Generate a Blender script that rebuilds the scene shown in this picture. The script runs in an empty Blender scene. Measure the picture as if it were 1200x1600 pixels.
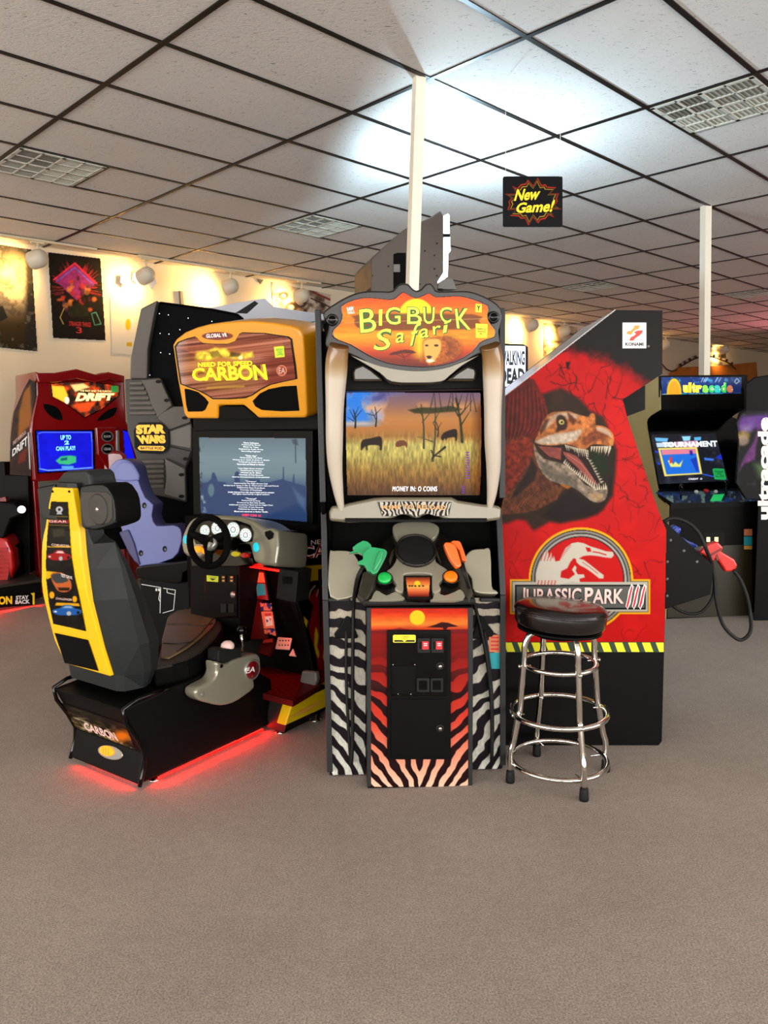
import bpy, math, random
import numpy as np
from mathutils import Vector
random.seed(7)
SC = bpy.context.scene
COL = SC.collection
# ------------------------------------------------------------------ camera
FPX = 1205.0; CAMH = 1.48
_p, _r = math.radians(-6.5), math.radians(-1.0)
fw = np.array([0, math.cos(_p), math.sin(_p)]); rt = np.array([1.0, 0, 0]); up = np.cross(rt, fw)
rt, up = math.cos(_r)*rt+math.sin(_r)*up, -math.sin(_r)*rt+math.cos(_r)*up
CP = np.array([0, 0, CAMH])
cd = bpy.data.cameras.new('camera'); cam = bpy.data.objects.new('camera', cd); COL.objects.link(cam)
cd.sensor_fit = 'VERTICAL'; cd.sensor_height = 24.0; cd.lens = FPX/1600*24.0; cd.clip_end = 100
from mathutils import Matrix
cam.matrix_world = Matrix(((rt[0], up[0], -fw[0], 0), (rt[1], up[1], -fw[1], 0), (rt[2], up[2], -fw[2], CAMH), (0, 0, 0, 1)))
SC.camera = cam
SC.view_settings.view_transform = 'Standard'; SC.view_settings.look = 'None'
SC.view_settings.gamma = 1; SC.view_settings.use_curve_mapping = False
SC.view_settings.exposure = 0.14
w = bpy.data.worlds.new('world'); SC.world = w; w.use_nodes = True
w.node_tree.nodes['Background'].inputs[0].default_value = (0.55, 0.62, 0.7, 1)
w.node_tree.nodes['Background'].inputs[1].default_value = 0.25
CEIL = 3.30
S2 = math.sqrt(.5)
def uv(u, v): return (S2*(u-v), S2*(u+v))           # room axes run at 45 degrees to the view
V0, V1, U0, U1 = -6.0, 8.01, -7.0, 24.0
def area(name, loc, aim, sx, sy, power, col=(1, 1, 1), spread=180):
    l = bpy.data.lights.new(name, 'AREA'); l.shape = 'RECTANGLE'; l.size = sx; l.size_y = sy
    l.energy = power; l.color = col; l.spread = math.radians(spread)
    o = bpy.data.objects.new(name, l); COL.objects.link(o); o.location = loc
    o.rotation_euler = (Vector(aim)-Vector(loc)).to_track_quat('-Z', 'Y').to_euler(); return o
def spot(name, loc, aim, power, col, size, blend=.6, radius=.04):
    l = bpy.data.lights.new(name, 'SPOT'); l.energy = power; l.color = col; l.spot_size = math.radians(size)
    l.spot_blend = blend; l.shadow_soft_size = radius
    o = bpy.data.objects.new(name, l); COL.objects.link(o); o.location = loc
    o.rotation_euler = (Vector(aim)-Vector(loc)).to_track_quat('-Z', 'Y').to_euler(); return o
# daylight through the shop windows behind the camera
DAY = (1.0, .96, .92)
for k, u in enumerate((-3.5, 1.5, 6.5)):
    x, y = uv(u, V0+.12); ax, ay = uv(u, V0+3)
    area('window_daylight', (x, y, 1.55), (ax, ay, 1.15), 4.4, 2.5, 240, DAY)
for k, v in enumerate((-3.2, 1.6, 5.6)):
    x, y = uv(U0+.12, v); ax, ay = uv(U0+3, v)
    area('window_daylight', (x, y, 1.55), (ax, ay, 1.15), 4.0, 2.5, 215, DAY)

# ------------------------------------------------------------------ maths helpers
def ray(x, y): return rt*(x-600)/FPX+up*(800-y)/FPX+fw
class Plane:
    def __init__(s, P, n): s.P = np.array(P, float); s.n = np.array(n, float)/np.linalg.norm(n)
    def at(s, x, y, off=0.0):
        d = ray(x, y); P = s.P+s.n*off
        return CP+d*(((P-CP)@s.n)/(d@s.n))
    def arr(s, X, Y, off=0.0):
        d = rt[None]*((X-600)/FPX)[:, None]+up[None]*((800-Y)/FPX)[:, None]+fw[None]
        P = s.P+s.n*off
        return CP+d*(((P-CP)@s.n)/(d@s.n))[:, None]
    def back(s, d): return Plane(s.P-s.n*d, s.n)
class Fr:
    """a machine's own ground frame: x to its right (seen from the front), y to its back"""
    def __init__(s, ox, oy, yaw):
        a = math.radians(yaw); s.o = np.array([ox, oy, 0.]); s.x = np.array([math.cos(a), math.sin(a), 0]); s.y = np.array([-math.sin(a), math.cos(a), 0])
    def p(s, x, y, z): return s.o+s.x*x+s.y*y+np.array([0, 0, z])
    def front(s, d, tilt=0, z=0):
        t = math.radians(tilt); return Plane(s.p(0, d, z), -s.y*math.cos(t)+np.array([0, 0, math.sin(t)]))
    def side(s, x): return Plane(s.p(x, 0, 0), s.x)
    def loc(s, P): d = np.array(P)-s.o; return np.array([d@s.x, d@s.y, d[2]])
def Hz(z): return Plane((0, 0, z), (0, 0, 1))
def Z(ox, oy, sc, pts): return [(ox+a/sc, oy+b/sc) for a, b in pts]
def cr(pts, n=4, closed=True):
    P = [np.array(p, float) for p in pts]; N = len(P); out = []
    rng = range(N) if closed else range(N-1)
    for i in rng:
        if closed: a, b, c, d = P[i-1], P[i], P[(i+1) % N], P[(i+2) % N]
        else: a, b, c, d = P[max(i-1, 0)], P[i], P[i+1], P[min(i+2, N-1)]
        for k in range(n):
            t = k/n
            out.append(.5*((2*b)+(c-a)*t+(2*a-5*b+4*c-d)*t*t+(-a+3*b-3*c+d)*t**3))
    if not closed: out.append(P[-1])
    return out
def ell(cx, cy, rx, ry, n=28, a0=0, a1=360, rot=0):
    r = math.radians(rot); o = []
    for k in range(n):
        t = math.radians(a0+(a1-a0)*k/n); x, y = rx*math.cos(t), ry*math.sin(t)
        o.append((cx+x*math.cos(r)-y*math.sin(r), cy+x*math.sin(r)+y*math.cos(r)))
    return o
def rr(x0, y0, x1, y1, r=4, n=4):
    o = []
    for cx, cy, a in ((x1-r, y0+r, -90), (x1-r, y1-r, 0), (x0+r, y1-r, 90), (x0+r, y0+r, 180)):
        for k in range(n+1):
            t = math.radians(a+90*k/n); o.append((cx+r*math.cos(t), cy+r*math.sin(t)))
    return o
def rect(x0, y0, x1, y1): return [(x0, y0), (x1, y0), (x1, y1), (x0, y1)]
def lin(c):
    c = np.asarray(c, float); return np.where(c <= .04045, c/12.92, ((c+.055)/1.055)**2.4)
def h8(r, g, b): return (r/255, g/255, b/255)
# ------------------------------------------------------------------ materials (all procedural)
MATS = {}
def mat(name, rgb, rough=.5, metal=0, emit=0, coat=0, noise=0, nscale=80, bump=0, spec=.5):
    """rgb is 0-255 sRGB"""
    m = bpy.data.materials.new(name); m.use_nodes = True; nt = m.node_tree; b = nt.nodes['Principled BSDF']
    c = tuple(lin(np.array(rgb)/255))+(1,)
    b.inputs['Base Color'].default_value = c; b.inputs['Roughness'].default_value = rough; b.inputs['Metallic'].default_value = metal
    b.inputs['Coat Weight'].default_value = coat; b.inputs['Coat Roughness'].default_value = .08; b.inputs['Specular IOR Level'].default_value = spec
    if emit: b.inputs['Emission Color'].default_value = c; b.inputs['Emission Strength'].default_value = emit
    if noise or bump:
        tc = nt.nodes.new('ShaderNodeTexCoord'); nz = nt.nodes.new('ShaderNodeTexNoise'); nz.inputs['Scale'].default_value = nscale; nz.inputs['Detail'].default_value = 4
        nt.links.new(tc.outputs['Object'], nz.inputs['Vector'])
        if noise:
            mr = nt.nodes.new('ShaderNodeMapRange'); mr.inputs['From Min'].default_value = .3; mr.inputs['From Max'].default_value = .7
            mr.inputs['To Min'].default_value = 1-noise; mr.inputs['To Max'].default_value = 1+noise
            mx = nt.nodes.new('ShaderNodeMixRGB'); mx.blend_type = 'MULTIPLY'; mx.inputs[0].default_value = 1; mx.inputs[1].default_value = c
            nt.links.new(nz.outputs['Fac'], mr.inputs['Value']); nt.links.new(mr.outputs[0], mx.inputs[2]); nt.links.new(mx.outputs[0], b.inputs['Base Color'])
        if bump:
            bp = nt.nodes.new('ShaderNodeBump'); bp.inputs['Strength'].default_value = bump; bp.inputs['Distance'].default_value = .004
            nt.links.new(nz.outputs['Fac'], bp.inputs['Height']); nt.links.new(bp.outputs[0], b.inputs['Normal'])
    MATS[name] = m; return m
def artmat(name, rough=.4, emit=0, coat=0, base=1):
    """reads the print's own colours from the mesh"""
    m = bpy.data.materials.new(name); m.use_nodes = True; nt = m.node_tree; b = nt.nodes['Principled BSDF']
    a = nt.nodes.new('ShaderNodeAttribute'); a.attribute_name = 'Col'
    b.inputs['Roughness'].default_value = rough; b.inputs['Coat Weight'].default_value = coat; b.inputs['Specular IOR Level'].default_value = .12 if base else (.06 if emit > 1.05 else .2)
    if base: nt.links.new(a.outputs['Color'], b.inputs['Base Color'])
    else: b.inputs['Base Color'].default_value = (.01, .01, .012, 1)
    if emit: nt.links.new(a.outputs['Color'], b.inputs['Emission Color']); b.inputs['Emission Strength'].default_value = emit
    MATS[name] = m; return m
artmat('print', .4); artmat('print_matt', .8); artmat('screen', .12, 1.0, 0, 0); artmat('backlit', .15, 1.1, 0, 0)
artmat('backlit_hot', .15, 1.7, 0, 0)
mat('black', (5, 5, 5), .45, spec=.12); mat('black_gloss', (3, 3, 4), .14, coat=.1, spec=.3); mat('black_matt', (6, 6, 6), .8, spec=.08)
mat('black_wood', (5, 5, 5), .5, noise=.15, nscale=40, spec=.12); mat('rubber', (14, 14, 14), .6, spec=.3)
mat('tmold', (36, 38, 38), .4, spec=.3); mat('dark_grey', (26, 26, 25), .55, spec=.2); mat('mid_grey', (98, 96, 92), .5)
mat('charcoal', (44, 48, 48), .6, bump=.15, nscale=600)
mat('bronze', (30, 25, 20), .36, .15, coat=.12, spec=.4); mat('champagne', (112, 106, 88), .33, .25, coat=.25, spec=.4); mat('champagne_dark', (62, 58, 47), .3, .3, coat=.35)
mat('console_silver', (150, 145, 126), .28, .35, coat=.3, spec=.4); mat('console_dark', (24, 21, 17), .25, .2, coat=.4); mat('silver', (165, 165, 158), .3, .7); mat('chrome', (225, 222, 215), .1, 1); mat('white', (232, 230, 224), .5); mat('white_lit', (255, 255, 255), .5, emit=1.6)
mat('ivory_paint', (226, 214, 186), .5); mat('yellow', (243, 190, 8), .3, coat=.5); mat('yellow_body', (222, 148, 4), .28, coat=.6)
mat('red', (190, 14, 12), .3, coat=.4); mat('red_deep', (110, 8, 12), .25, coat=.6); mat('cream_wall', (216, 203, 176), .85, noise=.02, nscale=3)
mat('text_black', (16, 15, 15), .5); mat('text_white', (236, 234, 230), .5); mat('text_yellow', (250, 214, 20), .5); mat('text_red', (200, 24, 30), .5)
mat('sticker_green', (60, 200, 90), .6); mat('sticker_lime', (214, 226, 40), .6); mat('sticker_orange', (206, 120, 76), .6); mat('sticker_teal', (20, 150, 160), .6); mat('sticker_yellow', (244, 228, 40), .55)
# ------------------------------------------------------------------ mesh builder
FONTC = {}
def glyphs(s, bold=0, spacing=1.0):
    k = (s, bold, spacing)
    if k not in FONTC:
        cu = bpy.data.curves.new('t', 'FONT'); cu.body = s; cu.offset = bold; cu.resolution_u = 3; cu.space_character = spacing
        cu.align_x = 'CENTER'; cu.space_line = .85
        o = bpy.data.objects.new('t', cu); COL.objects.link(o); bpy.context.view_layer.update()
        me = bpy.data.meshes.new_from_object(o.evaluated_get(bpy.context.evaluated_depsgraph_get()))
        v = np.array([q.co[:2] for q in me.vertices]); f = [tuple(q.vertices) for q in me.polygons]
        bpy.data.objects.remove(o); bpy.data.meshes.remove(me)
        mn, mxx = v.min(0), v.max(0); v = (v-mn)/(mxx-mn)
        FONTC[k] = (v, f)
    return FONTC[k]
class MB:
    def __init__(s): s.v = []; s.f = []; s.m = []; s.sm = []; s.c = []; s.n = 0
    def add(s, vs, fs, m, smooth=False, col=None):
        vs = np.asarray(vs, float); s.v.append(vs)
        s.c.append(np.ones((len(vs), 3)) if col is None else np.asarray(col, float))
        n = s.n
        s.f += [tuple(i+n for i in f) for f in fs]; s.m += [m]*len(fs); s.sm += [smooth]*len(fs); s.n += len(vs); return s
    def prism(s, front, vec, m, mside=None, mback=None):
        A = np.array(front); B = A+np.array(vec); n = len(A)
        s.add(np.r_[A, B], [tuple(range(n))], m)
        base = s.n-2*n; 
        s.f += [tuple(base+n+i for i in range(n))[::-1]]; s.m += [mback or mside or m]; s.sm += [False]
        for i in range(n):
            j = (i+1) % n; s.f.append((base+i, base+n+i, base+n+j, base+j)); s.m.append(mside or m); s.sm.append(n > 12)
        return s
    def slab(s, px, pl, th, m, mside=None, off=0):
        """outline in photo coordinates laid on a real plane, then given thickness behind it"""
        return s.prism([pl.at(a, b, off) for a, b in px], -pl.n*th, m, mside)
    def flat(s, px, pl, m, off=.001): return s.slab(px, pl, max(off*.8, .0006), m, off=off)
    def box(s, fr, x0, x1, y0, y1, z0, z1, m):
        return s.prism([fr.p(x0, y0, z0), fr.p(x1, y0, z0), fr.p(x1, y0, z1), fr.p(x0, y0, z1)], fr.y*(y1-y0), m)
    def tube(s, pts, r, m, n=10, smooth=0, closed=False, caps=True):
        P = [np.array(p, float) for p in pts]
        R = list(r) if hasattr(r, '__len__') else [r]*len(P)
        if smooth:
            Q = cr([np.r_[p, q] for p, q in zip(P, R)], smooth, closed); P = [q[:3] for q in Q]; R = [q[3] for q in Q]
        N = len(P); vs = []; nrm = None
        for i in range(N):
            if closed: t = P[(i+1) % N]-P[i-1]
            else: t = P[min(i+1, N-1)]-P[max(i-1, 0)]
            t = t/(np.linalg.norm(t)+1e-12)
            if nrm is None:
                a = np.array([0, 0, 1.]) if abs(t[2]) < .9 else np.array([1., 0, 0]); nrm = np.cross(t, a)
            nrm = nrm-t*(nrm@t); nrm /= np.linalg.norm(nrm); b = np.cross(t, nrm)
            for k in range(n):
                a = 2*math.pi*k/n; vs.append(P[i]+R[i]*(math.cos(a)*nrm+math.sin(a)*b))
        fs = []
        for i in range(N if closed else N-1):
            j = (i+1) % N
            for k in range(n): fs.append((i*n+k, i*n+(k+1) % n, j*n+(k+1) % n, j*n+k))
        s.add(vs, fs, m, True)
        if not closed and caps:
            b = s.n-len(vs); s.f += [tuple(b+k for k in range(n))[::-1], tuple(b+(N-1)*n+k for k in range(n))]; s.m += [m]*2; s.sm += [False]*2
        return s
    def lathe(s, c, axis, prof, m, n=24):
        """prof: list of (distance along axis, radius)"""
        ax = np.array(axis, float); ax /= np.linalg.norm(ax); a = np.array([0, 0, 1.]) if abs(ax[2]) < .9 else np.array([1., 0, 0])
        e1 = np.cross(ax, a); e1 /= np.linalg.norm(e1); e2 = np.cross(ax, e1); c = np.array(c, float); vs = []; fs = []
        for d, r in prof:
            for k in range(n): t = 2*math.pi*k/n; vs.append(c+ax*d+r*(math.cos(t)*e1+math.sin(t)*e2))
        for i in range(len(prof)-1):
            for k in range(n): fs.append((i*n+k, i*n+(k+1) % n, (i+1)*n+(k+1) % n, (i+1)*n+k))
        fs.append(tuple(range(n))[::-1]); fs.append(tuple((len(prof)-1)*n+k for k in range(n)))
        s.add(vs, fs, m, True); return s
    def loft(s, secs, m, caps=True, smooth=True, closed=True):
        n = len(secs[0]); vs = np.concatenate([np.array(q, float) for q in secs]); fs = []
        for i in range(len(secs)-1):
            for k in range(n if closed else n-1): fs.append((i*n+k, i*n+(k+1) % n, (i+1)*n+(k+1) % n, (i+1)*n+k))
        s.add(vs, fs, m, smooth)
        if caps:
            b = s.n-len(vs); s.f += [tuple(b+k for k in range(n))[::-1], tuple(b+len(vs)-n+k for k in range(n))]; s.m += [m]*2; s.sm += [False]*2
        return s
    def text(s, t, quad, pl, m, off=.002, bold=0, spacing=1.0, bend=0):
        """quad = TL,TR,BR,BL in photo coordinates"""
        v, f = glyphs(t, bold, spacing); TL, TR, BR, BL = [np.array(q, float) for q in quad]
        a, b = v[:, :1], v[:, 1:]
        P = (BL*(1-a)+BR*a)*(1-b)+(TL*(1-a)+TR*a)*b
        P[:, 1] += bend*4*(v[:, 0]-.5)**2-bend
        s.add(pl.arr(P[:, 0], P[:, 1], off), f, m); return s
    def art(s, cv, pl, m, off=.0, clip=None):
        n0, n1 = cv.X.shape; V = pl.arr(cv.X.ravel(), cv.Y.ravel(), off)
        idx = np.arange(n0*n1).reshape(n0, n1)
        q = np.stack([idx[:-1, :-1], idx[1:, :-1], idx[1:, 1:], idx[:-1, 1:]], -1).reshape(-1, 4)
        if clip is not None:
            cx = (cv.X[:-1, :-1]+cv.X[1:, 1:])/2; cy = (cv.Y[:-1, :-1]+cv.Y[1:, 1:])/2
            q = q[inside(cx, cy, clip).ravel()]
            used = np.unique(q); mp = np.zeros(n0*n1, int); mp[used] = np.arange(len(used)); q = mp[q]; V = V[used]; c = lin(cv.rgb.reshape(-1, 3)[used])
        else: c = lin(cv.rgb.reshape(-1, 3))
        if m in ('print', 'print_matt'): c = np.clip(c, 0, 1)**1.12*.72
        s.add(V, [tuple(x) for x in q.tolist()], m, False, c); return s
    def build(s, name, root=None, bevel=0, seg=2, loc=None):
        V = np.concatenate(s.v); C = np.concatenate(s.c)
        if root is not None: o0 = np.array(root['_o'])
        else:
            mn, mx = V.min(0), V.max(0); o0 = np.array([(mn[0]+mx[0])/2, (mn[1]+mx[1])/2, mn[2]]) if loc is None else np.array(loc, float)
        me = bpy.data.meshes.new(name); me.from_pydata((V-o0).tolist(), [], s.f)
        names = list(dict.fromkeys(s.m))
        for k in names: me.materials.append(MATS[k])
        ix = {k: i for i, k in enumerate(names)}
        me.polygons.foreach_set('material_index', [ix[k] for k in s.m]); me.polygons.foreach_set('use_smooth', s.sm)
        if any(MATS[k].node_tree.nodes.get('Attribute') for k in names):
            ca = me.color_attributes.new('Col', 'FLOAT_COLOR', 'POINT'); ca.data.foreach_set('color', np.c_[C, np.ones(len(C))].ravel())
        me.update()
        o = bpy.data.objects.new(name, me); COL.objects.link(o)
        if root is not None:
            o.parent = root; o['_o'] = [float(q) for q in o0]
            if root.type == 'MESH' : pass
        else: o.location = o0; o['_o'] = [float(q) for q in o0]
        if bevel:
            b = o.modifiers.new('edge', 'BEVEL'); b.width = bevel; b.segments = seg; b.limit_method = 'ANGLE'; b.angle_limit = math.radians(35)
        return o
def thing(name, label, cat, loc, group=None):
    o = bpy.data.objects.new(name, None); COL.objects.link(o); o.empty_display_size = .1
    o.location = [float(q) for q in loc]; o['_o'] = [float(q) for q in loc]; return tag(o, label, cat, group)
def tag(o, label, cat, group=None):
    o['label'] = label; o['category'] = cat
    if group: o['group'] = group
    return o
def structure(o): o['kind'] = 'structure'; return o
def lab(o, l): o['label'] = l; return o
# ------------------------------------------------------------------ printed pictures, painted onto fine meshes
def inside(X, Y, pts):
    r = np.zeros(X.shape, bool); n = len(pts)
    for i in range(n):
        x0, y0 = pts[i]; x1, y1 = pts[(i+1) % n]
        if y0 == y1: continue
        c = ((y0 > Y) != (y1 > Y)) & (X < (x1-x0)*(Y-y0)/(y1-y0)+x0); r ^= c
    return r
def segd(X, Y, a, b):
    dx, dy = b[0]-a[0], b[1]-a[1]; L = dx*dx+dy*dy+1e-9
    t = np.clip(((X-a[0])*dx+(Y-a[1])*dy)/L, 0, 1); return np.hypot(X-a[0]-t*dx, Y-a[1]-t*dy), t
def vnoise(X, Y, seed=0):
    xi = np.floor(X).astype(np.int64); yi = np.floor(Y).astype(np.int64); xf = X-xi; yf = Y-yi
    def h(a, b):
        q = (a*374761393+b*668265263+seed*982451653) & 0x7fffffff; q = ((q ^ (q >> 13))*1274126177) & 0x7fffffff; q = (q ^ (q >> 16)) & 0xffff
        return q/65535.0
    u = xf*xf*(3-2*xf); v = yf*yf*(3-2*yf)
    return (h(xi, yi)*(1-u)+h(xi+1, yi)*u)*(1-v)+(h(xi, yi+1)*(1-u)+h(xi+1, yi+1)*u)*v
def fbm(X, Y, sc, octv=4, seed=0):
    s = 0; a = .5; t = 0
    for k in range(octv): s = s+a*vnoise(X/sc*2**k, Y/sc*2**k, seed+k*17); t += a; a *= .5
    return s/t
class Cv:
    def __init__(s, x0, y0, x1, y1, step=1.0, col=(0, 0, 0)):
        nx = max(2, int(round((x1-x0)/step))+1); ny = max(2, int(round((y1-y0)/step))+1)
        s.Y, s.X = np.meshgrid(np.linspace(y0, y1, ny), np.linspace(x0, x1, nx), indexing='ij')
        s.rgb = np.zeros(s.X.shape+(3,)); s.rgb[:] = np.array(col)/255
    def mix(s, a, col, sl=None):
        c = np.array(col, float)/255 if not isinstance(col, np.ndarray) else col
        if sl is None: s.rgb = s.rgb*(1-a[..., None])+c*a[..., None]
        else: s.rgb[sl] = s.rgb[sl]*(1-a[..., None])+c*a[..., None]
    def win(s, pts, pad):
        xs = [p[0] for p in pts]; ys = [p[1] for p in pts]
        ok = (s.X >= min(xs)-pad) & (s.X <= max(xs)+pad) & (s.Y >= min(ys)-pad) & (s.Y <= max(ys)+pad)
        r = np.where(ok.any(1))[0]; c = np.where(ok.any(0))[0]
        if len(r) == 0 or len(c) == 0: return None
        return (slice(r[0], r[-1]+1), slice(c[0], c[-1]+1))
    def poly(s, pts, col, fe=.7, a=1.0, tex=0, ts=6, seed=1, sm=0):
        if sm: pts = [tuple(p) for p in cr(pts, sm)]
        sl = s.win(pts, fe+1)
        if sl is None: return
        X, Y = s.X[sl], s.Y[sl]; ins = inside(X, Y, pts); D = np.full(X.shape, 1e9)
        for i in range(len(pts)): D = np.minimum(D, segd(X, Y, pts[i], pts[(i+1) % len(pts)])[0])
        sd = np.where(ins, D, -D); al = np.clip(.5+sd/(2*fe), 0, 1)*a
        c = np.array(col, float)/255
        if tex: c = np.clip(c*(1+tex*(fbm(X, Y, ts, 4, seed)[..., None]-.5)*2), 0, 1)
        s.mix(al, np.broadcast_to(c, X.shape+(3,)).copy(), sl)
    def line(s, pts, w, col, a=1.0, fe=.6, sm=0, w1=None):
        if sm: pts = [tuple(p) for p in cr(pts, sm, False)]
        sl = s.win(pts, w+fe+1)
        if sl is None: return
        X, Y = s.X[sl], s.Y[sl]; al = np.zeros(X.shape); n = len(pts)-1
        for i in range(n):
            d, t = segd(X, Y, pts[i], pts[i+1]); ww = w if w1 is None else w+(w1-w)*(i+t)/n
            al = np.maximum(al, np.clip(.5+(ww/2-d)/(2*fe), 0, 1))
        s.mix(al*a, np.broadcast_to(np.array(col, float)/255, X.shape+(3,)).copy(), sl)
    def grad(s, f, stops):
        """f array in 0..1, stops [(t,(r,g,b))]"""
        ts = [q[0] for q in stops]
        return np.stack([np.interp(f, ts, [q[1][k]/255 for q in stops]) for k in range(3)], -1)
def cracks(cv, n, box, seed, col=(70, 0, 0), w=.8):
    rs = random.Random(seed)
    for k in range(n):
        x = rs.uniform(box[0], box[2]); y = rs.uniform(box[1], box[3]); a = rs.uniform(0, 6.28); p = [(x, y)]
        for j in range(rs.randint(4, 9)):
            a += rs.uniform(-.9, .9); L = rs.uniform(3, 9); x += L*math.cos(a); y += L*math.sin(a); p.append((x, y))
        cv.line(p, w*1.4, col, .75, .6, w1=.3)
# ================================================================== THE ROOM
RF = Fr(0, 0, 45)      # x = along the poster wall, y = towards it
def carpet():
    m = bpy.data.materials.new('carpet'); m.use_nodes = True; nt = m.node_tree; b = nt.nodes['Principled BSDF']
    tc = nt.nodes.new('ShaderNodeTexCoord'); out = []
    def nz(sc, d, r=.6):
        n = nt.nodes.new('ShaderNodeTexNoise'); n.inputs['Scale'].default_value = sc; n.inputs['Detail'].default_value = d; n.inputs['Roughness'].default_value = r
        nt.links.new(tc.outputs['Object'], n.inputs['Vector']); return n
    n1 = nz(170, 3, .8); n2 = nz(1.1, 5); n3 = nz(26, 3)
    r1 = nt.nodes.new('ShaderNodeValToRGB'); e = r1.color_ramp.elements
    e[0].position = .32; e[0].color = tuple(lin(np.array((118, 109, 101))/255))+(1,); e[1].position = .68; e[1].color = tuple(lin(np.array((186, 173, 162))/255))+(1,)
    r2 = nt.nodes.new('ShaderNodeMapRange'); r2.inputs['From Min'].default_value = .3; r2.inputs['From Max'].default_value = .7; r2.inputs['To Min'].default_value = .86; r2.inputs['To Max'].default_value = 1.1
    r3 = nt.nodes.new('ShaderNodeMapRange'); r3.inputs['From Min'].default_value = .3; r3.inputs['From Max'].default_value = .7; r3.inputs['To Min'].default_value = .93; r3.inputs['To Max'].default_value = 1.06
    m1 = nt.nodes.new('ShaderNodeMixRGB'); m1.blend_type = 'MULTIPLY'; m1.inputs[0].default_value = 1
    m2 = nt.nodes.new('ShaderNodeMixRGB'); m2.blend_type = 'MULTIPLY'; m2.inputs[0].default_value = 1
    L = nt.links.new
    L(n1.outputs['Fac'], r1.inputs[0]); L(n2.outputs['Fac'], r2.inputs[0]); L(n3.outputs['Fac'], r3.inputs[0])
    L(r1.outputs[0], m1.inputs[1]); L(r2.outputs[0], m1.inputs[2]); L(m1.outputs[0], m2.inputs[1]); L(r3.outputs[0], m2.inputs[2]); L(m2.outputs[0], b.inputs['Base Color'])
    b.inputs['Roughness'].default_value = .95; b.inputs['Specular IOR Level'].default_value = .1
    bp = nt.nodes.new('ShaderNodeBump'); bp.inputs['Strength'].default_value = .5; bp.inputs['Distance'].default_value = .004
    L(n1.outputs['Fac'], bp.inputs['Height']); L(bp.outputs[0], b.inputs['Normal']); MATS['carpet'] = m
def tilemat():
    m = bpy.data.materials.new('ceiling_tile'); m.use_nodes = True; nt = m.node_tree; b = nt.nodes['Principled BSDF']; L = nt.links.new
    tc = nt.nodes.new('ShaderNodeTexCoord'); mp = nt.nodes.new('ShaderNodeMapping'); mp.inputs['Rotation'].default_value = (0, 0, math.radians(20)); mp.inputs['Scale'].default_value = (1, 3.2, 1)
    L(tc.outputs['Object'], mp.inputs['Vector'])
    n = nt.nodes.new('ShaderNodeTexNoise'); n.inputs['Scale'].default_value = 34; n.inputs['Detail'].default_value = 3; n.inputs['Distortion'].default_value = 1.2; L(mp.outputs[0], n.inputs['Vector'])
    r = nt.nodes.new('ShaderNodeValToRGB'); e = r.color_ramp.elements; e[0].position = .315; e[0].color = (.26, .25, .23, 1); e[1].position = .36; e[1].color = (.69, .665, .635, 1)
    L(n.outputs['Fac'], r.inputs[0])
    n2 = nt.nodes.new('ShaderNodeTexNoise'); n2.inputs['Scale'].default_value = .9; n2.inputs['Detail'].default_value = 4; L(tc.outputs['Object'], n2.inputs['Vector'])
    r2 = nt.nodes.new('ShaderNodeMapRange'); r2.inputs['From Min'].default_value = .3; r2.inputs['From Max'].default_value = .7; r2.inputs['To Min'].default_value = .93; r2.inputs['To Max'].default_value = 1.03
    mm = nt.nodes.new('ShaderNodeMixRGB'); mm.blend_type = 'MULTIPLY'; mm.inputs[0].default_value = 1
    L(n2.outputs['Fac'], r2.inputs[0]); L(r.outputs[0], mm.inputs[1]); L(r2.outputs[0], mm.inputs[2]); L(mm.outputs[0], b.inputs['Base Color'])
    b.inputs['Roughness'].default_value = .9
    bp = nt.nodes.new('ShaderNodeBump'); bp.inputs['Strength'].default_value = .6; bp.inputs['Distance'].default_value = .006; L(n.outputs['Fac'], bp.inputs['Height']); L(bp.outputs[0], b.inputs['Normal'])
    MATS['ceiling_tile'] = m
carpet(); tilemat()
mat('grid_metal', (16, 14, 13), .45, .2, spec=.3); mat('window_glow', (214, 226, 240), .3, emit=1.3); mat('pole_paint', (226, 218, 200), .5)
mb = MB(); mb.box(RF, U0, U1, V0, V1, -.08, 0, 'carpet'); structure(mb.build('floor', loc=(0, 0, 0)))
mb = MB(); mb.box(RF, U0, U1, V0, V1, CEIL, CEIL+.06, 'ceiling_tile'); structure(mb.build('ceiling', loc=(0, 0, CEIL)))
def wallbox(name, x0, x1, y0, y1): mb = MB(); mb.box(RF, x0, x1, y0, y1, 0, CEIL, 'cream_wall'); structure(mb.build(name))
wallbox('wall_left', U0, U1, V1, V1+.12)
wallbox('wall_far', U1, U1+.12, V0, V1)
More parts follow.
